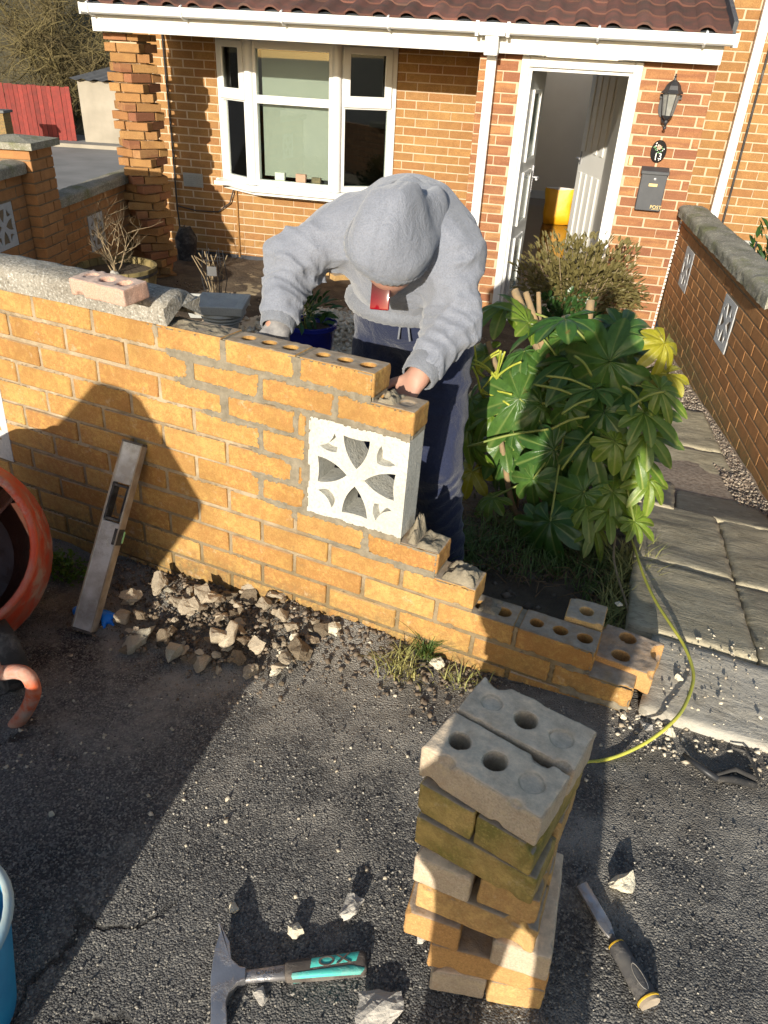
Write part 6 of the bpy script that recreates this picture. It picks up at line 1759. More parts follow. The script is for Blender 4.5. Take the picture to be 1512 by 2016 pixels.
wc = Vector((-.80, -.60, dz(-.80, -.6) + .105)); wa = Vector((.35, .93, 0)).normalized(); Mw = Matrix.Translation(mo(wc)) @ wa.to_track_quat('Z', 'Y').to_matrix().to_4x4()
b_ = MB(); b_.lathe([(.075, -.028), (.098, -.030), (.106, -.015), (.107, .015), (.098, .030), (.075, .028), (.070, 0), (.075, -.028)], 32, Mw); b_.obj('tyre', M['rubber'], MX, smooth=50)
b_ = MB(); b_.lathe([(0, -.014), (.074, -.014), (.074, .014), (0, .014)], 24, Mw); b_.obj('wheel_hub', M['orange_dusty'], MX)
b_ = MB(); b_.tube([mo((-1.25, -.35, -.55)), mo((-1.25, -.35, -.88))], .018, 8); b_.tube([mo((-1.2, -.85, -.5)), mo((-1.2, -.9, -.88))], .018, 8); b_.tube([mo((-1.25, -.35, -.6)), mo((-1.2, -.85, -.6))], .018, 8); b_.tube([mo(wc), mo((-1.22, -.6, -.6))], .016, 8); b_.obj('stand', M['orange_dusty'], MX, smooth=True)

# blue bucket at the lower left corner
br = pZ(6, 1850, -.56); bc = br + Vector((-.92, -.39, 0)) * .150
BK = empty('bucket', (bc.x, bc.y, dz(bc.x, bc.y)), label='blue plastic bucket with pale dusty rim in the lower left corner', cat='bucket')
bh = -.56 - dz(bc.x, bc.y)
b_ = MB(); b_.lathe([(0, .004), (.105, .004), (.143, bh - .02), (.143, bh), (.138, bh), (.136, bh - .02), (.100, .010), (0, .010)], 40); b_.obj('pail', M['blue_plastic'], BK, smooth=40)
b_ = MB(); b_.lathe([(.139, bh - .004), (.150, bh - .006), (.153, bh - .002), (.150, bh + .005), (.142, bh + .007), (.137, bh + .003)], 40); b_.obj('rim', M['bucket_rim'], BK, smooth=True)
# ------------------------------------------------------------------ GARDEN ORNAMENTS AND POTS
# half barrel with a leafless shrub
bp = pZ(230, 522, -.97); bz = -1.28
BR = empty('barrel_planter', (bp.x, bp.y, bz), label='weathered half barrel planter below the twisted pillar', cat='planter')
R0, R1, BHH = .27, .325, .31
n_ = 22
for k in range(n_):
    a0, a1 = 2 * math.pi * k / n_ + .012, 2 * math.pi * (k + 1) / n_ - .012
    s_ = MB(); V = []
    for z_, r_ in ((0, R0), (BHH * .5, (R0 + R1) / 2 + .008), (BHH, R1)):
        for a, rr in ((a0, r_), (a1, r_), (a1, r_ - .022), (a0, r_ - .022)): V.append((rr * math.cos(a), rr * math.sin(a), z_))
    F = [(0, 3, 2, 1), (8, 9, 10, 11)] + [(i * 4 + j, i * 4 + (j + 1) % 4, (i + 1) * 4 + (j + 1) % 4, (i + 1) * 4 + j) for i in range(2) for j in range(4)]
    s_.add(V, F); s_.obj('stave', M['wood_barrel'], BR)
b_ = MB(); b_.lathe([(R0 + .016, .06), (R0 + .020, .09)], 32); b_.lathe([(R1 + .001, BHH - .055), (R1 + .004, BHH - .03)], 32); b_.obj('hoop', M['black_metal'], BR)
b_ = MB(); b_.lathe([(0, BHH - .05), (R1 - .03, BHH - .055)], 24); b_.obj('potting_soil', M['soil'], BR)
for k in range(5):
    o_ = place('cobble', tri_rock('cobble', .032, M['flint'], 70 + k, .7, 12), BR, (.16 * math.cos(k * 1.3), -.16 + .06 * math.sin(k * 2.1), BHH - .035))
def bare_shrub(name, loc, h, n, seed, mat, label, spread=.5, r0=.008, depth=3, cat='shrub', curve=.2):
    rn = random.Random(seed); E_ = empty(name, loc, label=label, cat=cat); tw = MB(); st_ = MB()
    def grow(p, d, L, r, lev, mb):
        pts = [p]; q_ = p.copy(); dd = d.copy()
        for i in range(4):
            dd = (dd + Vector((rn.uniform(-1, 1), rn.uniform(-1, 1), rn.uniform(-.6, .9))) * curve).normalized(); q_ = q_ + dd * L / 4; pts.append(q_.copy())
        mb.tube(pts, [r * (1 - .16 * i) for i in range(5)], 5 if lev < 2 else 3, False)
        if lev < depth:
            for k in range(rn.randint(2, 4)):
                t = rn.randint(1, 4); nd = (dd * .6 + Vector((rn.uniform(-1, 1), rn.uniform(-1, 1), rn.uniform(-.2, 1)))).normalized()
                grow(pts[t], nd, L * rn.uniform(.45, .75), r * .55, lev + 1, tw)
    for k in range(n):
        a = rn.uniform(0, 6.28); grow(Vector((rn.uniform(-.03, .03), rn.uniform(-.03, .03), 0)), Vector((math.cos(a) * spread, math.sin(a) * spread, 1)).normalized(), h * rn.uniform(.5, .8), r0, 0, st_)
    st_.obj('stem', mat, E_, recalc=False); tw.obj('twigs', mat, E_, recalc=False); return E_
bare_shrub('bare_shrub', (bp.x + .02, bp.y - .04, bz + BHH - .06), .55, 7, 4, M['twig'], 'leafless twiggy shrub growing in the half barrel', .55, .007, 3)
# white trough with canes and a label
tp = pZ(425, 588, -1.08)
TR = empty('trough_planter', (tp.x, tp.y, -1.22), (0, 0, rad(28)), 'white trough planter with a caged bare plant behind the bird bath', 'planter')
b_ = MB(); V = [(-.20, -.075, 0), (.20, -.075, 0), (.20, .075, 0), (-.20, .075, 0), (-.25, -.10, .15), (.25, -.10, .15), (.25, .10, .15), (-.25, .10, .15), (-.225, -.08, .15), (.225, -.08, .15), (.225, .08, .15), (-.225, .08, .15), (-.2, -.07, .11), (.2, -.07, .11), (.2, .07, .11), (-.2, .07, .11)]
F = [(3, 2, 1, 0)] + [(i, (i + 1) % 4, 4 + (i + 1) % 4, 4 + i) for i in range(4)] + [(4 + i, 4 + (i + 1) % 4, 8 + (i + 1) % 4, 8 + i) for i in range(4)] + [(8 + i, 8 + (i + 1) % 4, 12 + (i + 1) % 4, 12 + i) for i in range(4)]
b_.add(V, F); b_.obj('trough', M['stone_grey'], TR, bevel=.004)
b_ = MB(); b_.bb((-.2, -.07, .09), (.2, .07, .115)); b_.obj('potting_soil', M['soil'], TR)
b_ = MB()
for k in range(6):
    a = k * 1.047; b_.tube([(.06 * math.cos(a), .05 * math.sin(a), .11), (.10 * math.cos(a), .08 * math.sin(a), .30), (.075 * math.cos(a), .06 * math.sin(a), .52)], .0035, 5)
for zz, rr in ((.30, .095), (.45, .085)): b_.tube([(rr * math.cos(a * .3927), rr * .8 * math.sin(a * .3927), zz) for a in range(17)], .0025, 5, False)
b_.obj('plant_cage', M['black_metal'], TR)
b_ = MB(); rn = random.Random(8)
for k in range(9): b_.tube([(rn.uniform(-.03, .03), rn.uniform(-.03, .03), .1), (rn.uniform(-.09, .09), rn.uniform(-.08, .08), .32), (rn.uniform(-.16, .16), rn.uniform(-.1, .1), .48)], .004, 5)
b_.obj('bare_stem', M['twig'], TR)
b_ = MB(); b_.bb((-.035, -.104, .345), (.035, -.101, .415)); b_.obj('plant_label', M['white_paint'], TR)
# pedestal with a square dished top
pp = pZ(437, 598, -.79)
PD = empty('bird_bath', (pp.x, pp.y, -1.16), (0, 0, rad(24)), 'grey stone bird bath with square top and ribbed round column', 'bird bath')
b_ = MB(); b_.lathe([(0, 0), (.15, 0), (.15, .05), (.11, .09), (.095, .20), (.105, .24), (.10, .25), (.125, .265), (.118, .275), (.14, .29), (.133, .30), (.155, .315), (.15, .335)], 28); b_.obj('column', M['stone_grey'], PD, smooth=35)
b_ = MB(); w = .165; V = [(-w * .93, -w * .93, .335), (w * .93, -w * .93, .335), (w * .93, w * .93, .335), (-w * .93, w * .93, .335), (-w, -w, .395), (w, -w, .395), (w, w, .395), (-w, w, .395), (-w * .86, -w * .86, .396), (w * .86, -w * .86, .396), (w * .86, w * .86, .396), (-w * .86, w * .86, .396), (-w * .6, -w * .6, .378), (w * .6, -w * .6, .378), (w * .6, w * .6, .378), (-w * .6, w * .6, .378)]
F = [(3, 2, 1, 0), (12, 13, 14, 15)] + [(4 * j + i, 4 * j + (i + 1) % 4, 4 * j + 4 + (i + 1) % 4, 4 * j + 4 + i) for j in range(3) for i in range(4)]
b_.add(V, F); b_.obj('square_top', M['stone_grey'], PD, bevel=.005)
# blue glazed pot with a dark leafy plant
bp2 = pZ(612, 660, -.98)
PT = empty('blue_pot', (bp2.x, bp2.y, -1.18), label='cobalt blue glazed pot between the person and the bird bath', cat='plant pot')
b_ = MB(); b_.lathe([(0, 0), (.10, 0), (.115, .02), (.15, .15), (.165, .25), (.178, .265), (.178, .29), (.160, .292), (.150, .265), (.140, .24), (0, .235)], 32); b_.obj('pot', M['blue_glaze'], PT, smooth=40)
b_ = MB(); b_.lathe([(0, .245), (.147, .245)], 24); b_.obj('potting_soil', M['soil'], PT)
def leaf_blob(name, loc, label, n, rx, rz, L, mat, seed, parent=None, zc=.0, cat='plant', wid=.32, up=.4, group=None):
    rn = random.Random(seed); E_ = empty(name, loc, label=label, cat=cat, group=group); mb = MB(); at_ = []
    for k in range(n):
        d = Vector((rn.gauss(0, 1), rn.gauss(0, 1), rn.gauss(0, 1))).normalized(); r_ = rn.random() ** .45
        r_ *= 1 + .38 * float(vnoise(np.array([d.x * 2.3 + seed]), np.array([d.y * 2.3]), np.array([d.z * 2.3]))[0])
        p = Vector((d.x * rx * r_, d.y * rx * r_, zc + d.z * rz * r_))
        out = (d + Vector((rn.uniform(-.6, .6), rn.uniform(-.6, .6), up + rn.uniform(-.5, .5)))).normalized()
        Mx = Matrix.Translation(p) @ out.to_track_quat('X', 'Z').to_matrix().to_4x4() @ Matrix.Rotation(rn.uniform(-.9, .9), 4, 'X')
        l = L * rn.uniform(.6, 1.25); w_ = l * wid
        mb.add([(0, 0, 0), (l * .3, w_ * .5, .10 * l), (l * .7, w_ * .42, .08 * l), (l, 0, -.06 * l), (l * .7, -w_ * .42, .08 * l), (l * .3, -w_ * .5, .10 * l), (l * .5, 0, .02 * l)], [(0, 1, 6), (1, 2, 6), (2, 3, 6), (3, 4, 6), (4, 5, 6), (5, 0, 6)], Mx)
    o_ = mb.obj('foliage', mat, E_, recalc=False); return E_
E_ = leaf_blob('potted_plant', (bp2.x - .03, bp2.y - .02, -.93), 'dark green leafy plant growing in the blue pot', 130, .17, .15, .10, M['leaf_small'], 3, zc=.12)
b_ = MB(); rn = random.Random(2)
for k in range(8): b_.tube([(0, 0, -.02), (rn.uniform(-.05, .05), rn.uniform(-.05, .05), .1), (rn.uniform(-.12, .12), rn.uniform(-.1, .1), .22)], .004, 5)
b_.obj('stem', M['stalk'], E_)

# ------------------------------------------------------------------ FATSIA
def fatsia_leaf(seed, lobes=8, droop=.25, cup=.0):
    rn = random.Random(seed); span = rad(292); NS = 13; V = []; vein = []; rings = [0.02, .22, .42, .62, .82, 1.0]
    th = []; rad_ = []; mid = []; lobe_i = []; dl = [rn.uniform(-.08, .5) for _ in range(lobes)]
    for i in range(lobes):
        c = -span / 2 + span * i / (lobes - 1); L = (1.0 - .42 * abs(i - (lobes - 1) / 2) / ((lobes - 1) / 2)) * rn.uniform(.9, 1.08); half = span / (lobes - 1) / 2
        for k in range(NS):
            u = (k / (NS - 1)) * 2 - 1
            if i > 0 and k == 0: continue
            r_ = .44 + (L - .44) * (1 - abs(u) ** 1.35) ** .70
            th.append(c + u * half * (.98)); rad_.append(r_); mid.append(1 - abs(u)); lobe_i.append(i)
    n_ = len(th)
    for t in rings:
        for j in range(n_):
            r_ = rad_[j] * t if t > .45 or True else t
            # keep the lobes' sides nearly parallel: pull angle to the lobe axis as the radius grows
            a = th[j]; x, y = r_ * math.cos(a), r_ * math.sin(a)
            zz = -droop * r_ ** 2 + .16 * r_ * (1 - mid[j]) * (1 - .5 * r_) + cup * r_ + .03 * math.sin(5 * r_ + lobe_i[j] * 2.3) * r_ - dl[lobe_i[j]] * r_ ** 2.2 + .012 * math.sin(14 * r_ + j)
            V.append((x, y, zz)); vein.append(.75 if mid[j] > .97 else 0.0)
    F = []
    for i in range(len(rings) - 1):
        for j in range(n_ - 1): F.append((i * n_ + j, (i + 1) * n_ + j, (i + 1) * n_ + j + 1, i * n_ + j + 1))
    return V, F, vein
leaf_meshes = {}
rn = random.Random(77)
for mt in ('leaf_dark', 'leaf_green', 'leaf_yellow'):
    for k, (lb, dr, cu_) in enumerate(((8, .30, .06), (7, .60, .04), (9, .20, .14), (8, .45, -.05))):
        V, F, vein = fatsia_leaf(k * 5 + 1, lb, dr, cu_)
        leaf_meshes[mt, k] = mesh_np('leaf', V, np.array(F), M[mt], True, {'vein': vein})
fb = Vector((.30, 1.10, sz(.3, 1.1)))
FT = empty('fatsia', fb, label='large leaved glossy evergreen shrub with cut stems beside the path', cat='shrub')
def fat_leaf(px_, py_, Y, size, nrm, dirv, mt, var, stem=None):
    jit = lambda k: Vector((rn.uniform(-k, k), rn.uniform(-k, k), rn.uniform(-k, k)))
    if var != 2 and rn.random() < .35: var = 3
    p = pY(px_, py_, Y); n_ = (Vector(nrm).normalized() + jit(.55)).normalized(); d = Vector(dirv) + jit(.6); d = (d - n_ * d.dot(n_)).normalized(); s_ = n_.cross(d)
    base = p - d * size * .25
    Mx = Matrix(((d.x, s_.x, n_.x, 0), (d.y, s_.y, n_.y, 0), (d.z, s_.z, n_.z, 0), (0, 0, 0, 1)))
    o_ = place('leaf', leaf_meshes[mt, var], FT, base - fb, Mx.to_euler(), (size * rn.uniform(.95, 1.15), size * rn.uniform(.8, 1.1), size))
    if stem is not None:
        q_ = Vector(stem); m_ = (base + q_) / 2 + Vector((0, 0, .03)) - d * .03
        b_ = MB(); b_.tube([x - fb for x in spline([q_, m_, base], 4)], [.0052] * 4 + [.0045] * 5, 6, False); b_.obj('leaf_stalk', M['stalk'], FT, smooth=True)
CAMV = Vector(CAM_LOC)
core = [Vector((.33, 1.16, -.35)), Vector((.42, 1.20, -.48)), Vector((.24, 1.25, -.40)), Vector((.46, 1.10, -.62)), Vector((.30, 1.08, -.62))]
up_ = Vector((0, -.35, 1))
big = [  # px, py, Y, size, normal, direction of the middle lobe, material, variant
    (975, 605, 1.25, .17, (-.3, -.5, .8), (-1, -.2, -.2), 'leaf_green', 0), (1085, 632, 1.15, .21, (.0, -.55, .8), (-.9, -.4, -.4), 'leaf_dark', 0), (1030, 620, 1.2, .16, (0, -.3, .9), (-.8, .2, .1), 'leaf_green', 2),
    (1205, 665, 1.20, .22, (.1, -.5, .85), (.9, .3, .1), 'leaf_dark', 0), (1245, 655, 1.25, .17, (.2, -.2, .9), (.9, .5, .3), 'leaf_dark', 2), (1303, 690, 1.10, .13, (.5, -.7, .3), (.2, -.2, -1), 'leaf_yellow', 1),
    (1298, 740, 1.08, .12, (.4, -.8, .2), (-.1, -.2, -1), 'leaf_yellow', 1), (1170, 715, 1.05, .22, (.1, -.6, .75), (-.7, -.6, -.3), 'leaf_dark', 1), (1112, 720, 1.1, .17, (-.1, -.6, .7), (-.6, -.6, -.4), 'leaf_dark', 0),
    (1000, 800, 1.05, .21, (-.1, -.75, .6), (-.6, -.4, -.6), 'leaf_dark', 0), (950, 815, 1.10, .15, (-.2, -.6, .7), (-1, -.1, -.3), 'leaf_green', 1), (1065, 815, 1.08, .16, (0, -.7, .6), (.3, -.5, -.7), 'leaf_dark', 1),
    (1285, 825, .98, .15, (.2, -.5, .85), (1, -.2, .1), 'leaf_green', 2), (1290, 862, .95, .14, (.3, -.6, .75), (1, -.2, -.2), 'leaf_green', 0), (1230, 880, .92, .16, (.1, -.7, .7), (.6, -.5, -.5), 'leaf_green', 0),
    (1262, 905, .92, .13, (.2, -.75, .6), (.7, -.4, -.7), 'leaf_green', 1), (1185, 835, .95, .17, (0, -.7, .7), (-.1, -.7, -.6), 'leaf_dark', 1), (1160, 895, .92, .18, (0, -.8, .5), (-.2, -.5, -.8), 'leaf_dark', 1),
    (1130, 985, .86, .18, (0, -.85, .45), (-.1, -.4, -.9), 'leaf_dark', 1), (1215, 985, .88, .14, (.1, -.7, .7), (.3, -.5, -.6), 'leaf_green', 0), (1200, 1020, .84, .12, (.1, -.6, .8), (.5, -.6, -.4), 'leaf_green', 2),
    (1260, 1035, .84, .10, (.3, -.5, .8), (1, -.2, .0), 'leaf_green', 2), (1085, 1050, .78, .18, (0, -.85, .5), (.1, -.5, -.9), 'leaf_dark', 1), (1055, 1045, .82, .14, (-.1, -.8, .5), (-.4, -.5, -.8), 'leaf_dark', 1),
    (955, 985, 1.0, .13, (-.3, -.8, .5), (-.5, -.3, -.9), 'leaf_green', 1), (930, 890, 1.1, .14, (-.4, -.8, .4), (-.2, -.3, -1), 'leaf_green', 1), (925, 940, 1.1, .12, (-.4, -.8, .4), (0, -.3, -1), 'leaf_yellow', 1),
    (1120, 820, 1.0, .16, (0, -.7, .7), (.2, -.7, -.5), 'leaf_dark', 0), (1075, 900, .98, .17, (0, -.8, .5), (-.3, -.6, -.6), 'leaf_dark', 0), (1040, 960, .92, .15, (-.1, -.8, .5), (-.5, -.5, -.6), 'leaf_dark', 1),
    (1150, 770, 1.0, .15, (0, -.6, .8), (-.9, -.4, -.1), 'leaf_dark', 2), (1250, 770, 1.05, .15, (.2, -.6, .8), (.8, -.4, -.2), 'leaf_dark', 0), (1010, 700, 1.2, .18, (-.2, -.6, .7), (-.6, -.5, -.5), 'leaf_dark', 1),
    (975, 880, 1.15, .17, (-.2, -.8, .5), (-.5, -.4, -.7), 'leaf_dark', 0), (1195, 940, .98, .16, (.1, -.8, .6), (.1, -.6, -.7), 'leaf_dark', 1), (1170, 1050, .82, .12, (0, -.7, .7), (.2, -.7, -.5), 'leaf_green', 1),
    (1232, 720, 1.2, .17, (.2, -.6, .7), (.6, -.4, -.6), 'leaf_dark', 1), (1060, 760, 1.15, .18, (0, -.7, .7), (-.5, -.6, -.4), 'leaf_dark', 0), (1120, 680, 1.25, .18, (0, -.5, .85), (.2, -.8, .1), 'leaf_dark', 2),
    (918, 800, 1.15, .15, (-.4, -.7, .5), (-.6, -.3, -.8), 'leaf_green', 1), (915, 860, 1.12, .14, (-.5, -.7, .4), (-.2, -.3, -1), 'leaf_green', 3), (940, 700, 1.2, .14, (-.2, -.5, .8), (-1, -.2, -.3), 'leaf_green', 0), (1310, 780, 1.0, .12, (.4, -.6, .6), (.9, -.2, -.5), 'leaf_green', 1), (1275, 960, .9, .12, (.3, -.7, .6), (.5, -.3, -.9), 'leaf_green', 3), (1150, 1010, .84, .13, (0, -.7, .6), (-.3, -.5, -.8), 'leaf_green', 1),
    (990, 930, 1.12, .16, (-.2, -.8, .5), (-.3, -.5, -.8), 'leaf_dark', 1), (1110, 940, 1.0, .16, (0, -.8, .5), (.1, -.6, -.8), 'leaf_dark', 0), (1020, 870, 1.15, .17, (-.1, -.8, .5), (.1, -.6, -.7), 'leaf_dark', 1)]
rn = random.Random(17)
for i, L_ in enumerate(big): fat_leaf(*L_, stem=core[i % 5] + Vector((rn.uniform(-.06, .06), rn.uniform(-.06, .06), rn.uniform(-.15, .1))))
for (pa, pb2, r0, r1, Ya, Yb) in [((1012, 570), (1075, 760), .016, .021, 1.30, 1.2), ((1035, 575), (1085, 770), .012, .018, 1.28, 1.22), ((1163, 592), (1140, 800), .016, .020, 1.35, 1.2), ((1190, 620), (1150, 790), .015, .019, 1.32, 1.2), ((1245, 615), (1190, 790), .013, .017, 1.4, 1.2),
                                  ((960, 672), (1010, 780), .011, .015, 1.2, 1.2), ((1060, 575), (1070, 720), .009, .012, 1.36, 1.25), ((985, 860), (1010, 1000), .011, .014, 1.15, 1.05), ((1080, 840), (1070, 1060), .012, .016, 1.1, 1.05), ((1170, 840), (1130, 1060), .014, .018, 1.1, 1.05)]:
    A_, B_ = pY(*pa, Ya), pY(*pb2, Yb); base = fb + Vector(((B_.x - fb.x) * .6, (B_.y - fb.y) * .5, 0)); mid = (A_ + B_) / 2 + Vector((rn.uniform(-.02, .02), rn.uniform(-.02, .02), 0))
    b_ = MB(); b_.tube([x - fb for x in spline([A_, mid, B_, base], 4)], [r0 + (r1 - r0) * k / 12 for k in range(13)], 10); b_.obj('cut_stem', M['bark_pale'], FT, smooth=40)
for (c, n_) in (((978, 745), 7), ((948, 775), 6), ((940, 728), 3)):        # young yellow shoots
    p = pY(*c, 1.12)
    b_ = MB()
    for k in range(n_):
        a = rn.uniform(-2.6, .6); e = pY(c[0] + 60 * math.cos(a), c[1] + 55 * math.sin(a), 1.05 + rn.uniform(-.05, .1)); m_ = (p + e) / 2 + Vector((0, 0, .012))
        b_.tube([x - fb for x in spline([p + Vector((.03, .05, -.05)), p, m_, e], 3)], [.0055] * 5 + [.0042] * 5, 6)
    b_.obj('young_shoot', M['stalk_yellow'], FT, smooth=True)
for (a_, b2, Y) in [((1075, 740), (1165, 765), 1.0), ((1050, 757), (1155, 790), 1.0), ((1105, 815), (1170, 785), .95), ((1085, 845), (1160, 820), .95), ((1105, 925), (1165, 850), .92), ((920, 880), (1080, 845), 1.0), ((1225, 760), (1262, 795), .98), ((1130, 700), (1165, 740), 1.0), ((1240, 800), (1310, 770), .97)]:
    b_ = MB(); P1, P2 = pY(*a_, Y - .05), pY(*b2, Y); b_.tube([x - fb for x in spline([P1, (P1 + P2) / 2 + Vector((0, 0, .012)), P2], 4)], .0048, 6); b_.obj('leaf_stalk', M['stalk'], FT, smooth=True)
# dead leaves and twigs under it
mb = MB(); rn = random.Random(9)
for k in range(420):
    x, y = rn.uniform(-.15, .66), rn.uniform(.5, 1.6); z_ = sz(x, y) + rn.uniform(.004, .03); a = rn.uniform(0, 6.28); L = rn.uniform(.04, .13)
    mb.tube([(x, y, z_), (x + L * .5 * math.cos(a), y + L * .5 * math.sin(a), z_ + rn.uniform(.005, .025)), (x + L * math.cos(a + .3), y + L * math.sin(a + .3), z_)], rn.uniform(.001, .0024), 3, False)
tag(mb.obj('leaf_litter', M['leaf_litter'], None, recalc=False), kind='stuff')
# bushy shrub before the door
sp = pY(1140, 562, 4.25)
SB = leaf_blob('bushy_shrub', (sp.x, sp.y, sp.z), 'brownish green small leaved shrub in front of the open door', 3600, .48, .30, .055, M['leaf_shrub'], 11, cat='shrub', wid=.45)
b_ = MB(); rn = random.Random(4)
for k in range(46):
    a = rn.uniform(0, 6.28); r_ = rn.uniform(.1, .40); b_.tube([(rn.uniform(-.05, .05), rn.uniform(-.05, .05), -.55), (.5 * r_ * math.cos(a), .5 * r_ * math.sin(a), -.15), (r_ * math.cos(a), r_ * math.sin(a), rn.uniform(.05, .30))], [.009, .006, .002], 5, False)
b_.obj('stem', M['twig'], SB, recalc=False)
leaf_blob('dark_shrub', pY(1105, 625, 3.9), 'dark green low shrub between the cut stems and the door', 700, .30, .16, .06, M['leaf_small'], 12, cat='shrub', wid=.5)
p = pY(1525, 530, 4.3); leaf_blob('neighbour_plant', p, 'green leafy plant behind the right hand wall coping at the picture edge', 420, .30, .22, .085, M['leaf_small'], 13, cat='plant', wid=.3)
hk = MB(); h0 = pY(1490, 475, 4.2); hk.tube([h0, h0 + Vector((0, 0, -.16)), h0 + Vector((-.02, 0, -.19)), h0 + Vector((-.08, 0, -.20))], .006, 6); hk.lathe([(0, -.016), (.016, 0), (0, .016)], 10, Matrix.Translation(pY(1470, 483, 4.2))); hk.tube([pY(1470, 483, 4.2), pY(1462, 520, 4.2)], .004, 6)
tag(hk.obj('garden_stake', M['black_metal'], None), 'dark iron plant stake with ball top behind the right hand wall', 'stake')

# ------------------------------------------------------------------ ACROSS THE ROAD
ZR = -2.42
def RP(x, y, z=ZR): return pZ(x, y, z)
rd = MB(); c_ = [RP(-400, 330), RP(420, 345), RP(420, 297), RP(-400, 285)]
a0 = RP(0, 282); a1 = RP(225, 296); fd = (a1 - a0); fd.z = 0; fd.normalize(); fn = Vector((-fd.y, fd.x, 0))   # along the far kerb, and away from the camera
def FP(t, w, z=0.0): p = a0 + fd * t + fn * w; return Vector((p.x, p.y, ZR + z))
rd.add([FP(-40, -16, .006), FP(40, -16, .006), FP(40, .0, .006), FP(-40, .0, .006)], [(0, 1, 2, 3)]); tag(rd.obj('road', M['far_road'], None), kind='structure')
kb = MB(); kb.add([FP(-40, 0, 0), FP(40, 0, 0), FP(40, .14, 0), FP(-40, .14, 0), FP(-40, 0, .11), FP(40, 0, .11), FP(40, .14, .11), FP(-40, .14, .11)], [(0, 1, 5, 4), (4, 5, 6, 7), (3, 7, 6, 2)]); tag(kb.obj('kerb', M['far_concrete'], None), kind='structure')
pv = MB(); pv.add([FP(-40, .14, .10), FP(40, .14, .10), FP(40, 2.6, .10), FP(-40, 2.6, .10)], [(0, 1, 2, 3)]); tag(pv.obj('pavement', M['far_road'], None), kind='structure')
# red fence
f1 = RP(152, 278, ZR + .10); f0 = f1 - fd * 7.0
FN = empty('red_fence', f0, (0, 0, math.atan2(fd.y, fd.x)), 'red stained vertical board fence across the road', 'fence')
FH = 1.52; pm = MB().box((0, 0, FH / 2), (.145, .022, FH)).mesh('board', M['wood_red'], bevel=.004)
rn = random.Random(6)
for k in range(46): place('board', pm, FN, (7.0 - .08 - k * .152, rn.uniform(-.006, .006) + (.012 if k % 2 else 0), rn.uniform(-.015, .015)), (0, rn.uniform(-.006, .006), 0))
b_ = MB(); b_.bb((0, .03, .35), (7, .09, .45)); b_.bb((0, .03, 1.15), (7, .09, 1.25)); b_.obj('rail', M['wood_red'], FN)
# concrete garage with a corrugated roof
g1 = f1 + fd * .28; GA = empty('garage', (g1.x, g1.y, ZR + .1), (0, 0, math.atan2(fd.y, fd.x)), 'small grey concrete garage with corrugated roof beside the red fence', 'garage')
b_ = MB(); b_.bb((0, 0, 0), (1.55, .12, 1.72)); b_.bb((0, .12, 0), (.12, 5, 1.72)); b_.obj('concrete_wall', M['far_concrete'], GA)
dm = MB().box((0, 0, .8), (.145, .03, 1.6)).mesh('door_board', M['stone_grey'], bevel=.004)
for k in range(14): place('door_board', dm, GA, (1.66 + k * .155 + (.06 if k > 1 else 0), .06, 0))
b_ = MB(); n_ = 46
V = [(-.25 + 4.4 * i / (n_ - 1), yy, zz + .028 * math.sin(i * 1.5)) for yy, zz in ((-.22, 1.76), (5.2, 2.15)) for i in range(n_)]
b_.add(V, [(i, i + 1, n_ + i + 1, n_ + i) for i in range(n_ - 1)]); b_.obj('corrugated_roof', M['far_roof'], GA, recalc=False)
# gate post before the fence
q0 = RP(43, 280, ZR + .1) - fn * 1.0
GP = empty('gate_post', (q0.x, q0.y, ZR), (0, 0, math.atan2(fd.y, fd.x)), 'dark brick gate post with flat cap in front of the red fence', 'gate post')
pier(GP, 0, 0, .44, .98, 13, 'brick_side', 9)
b_ = MB(); b_.box((0, 0, 1.02), (.56, .56, .07)); b_.obj('post_cap', M['far_roof'], GP, bevel=.01)
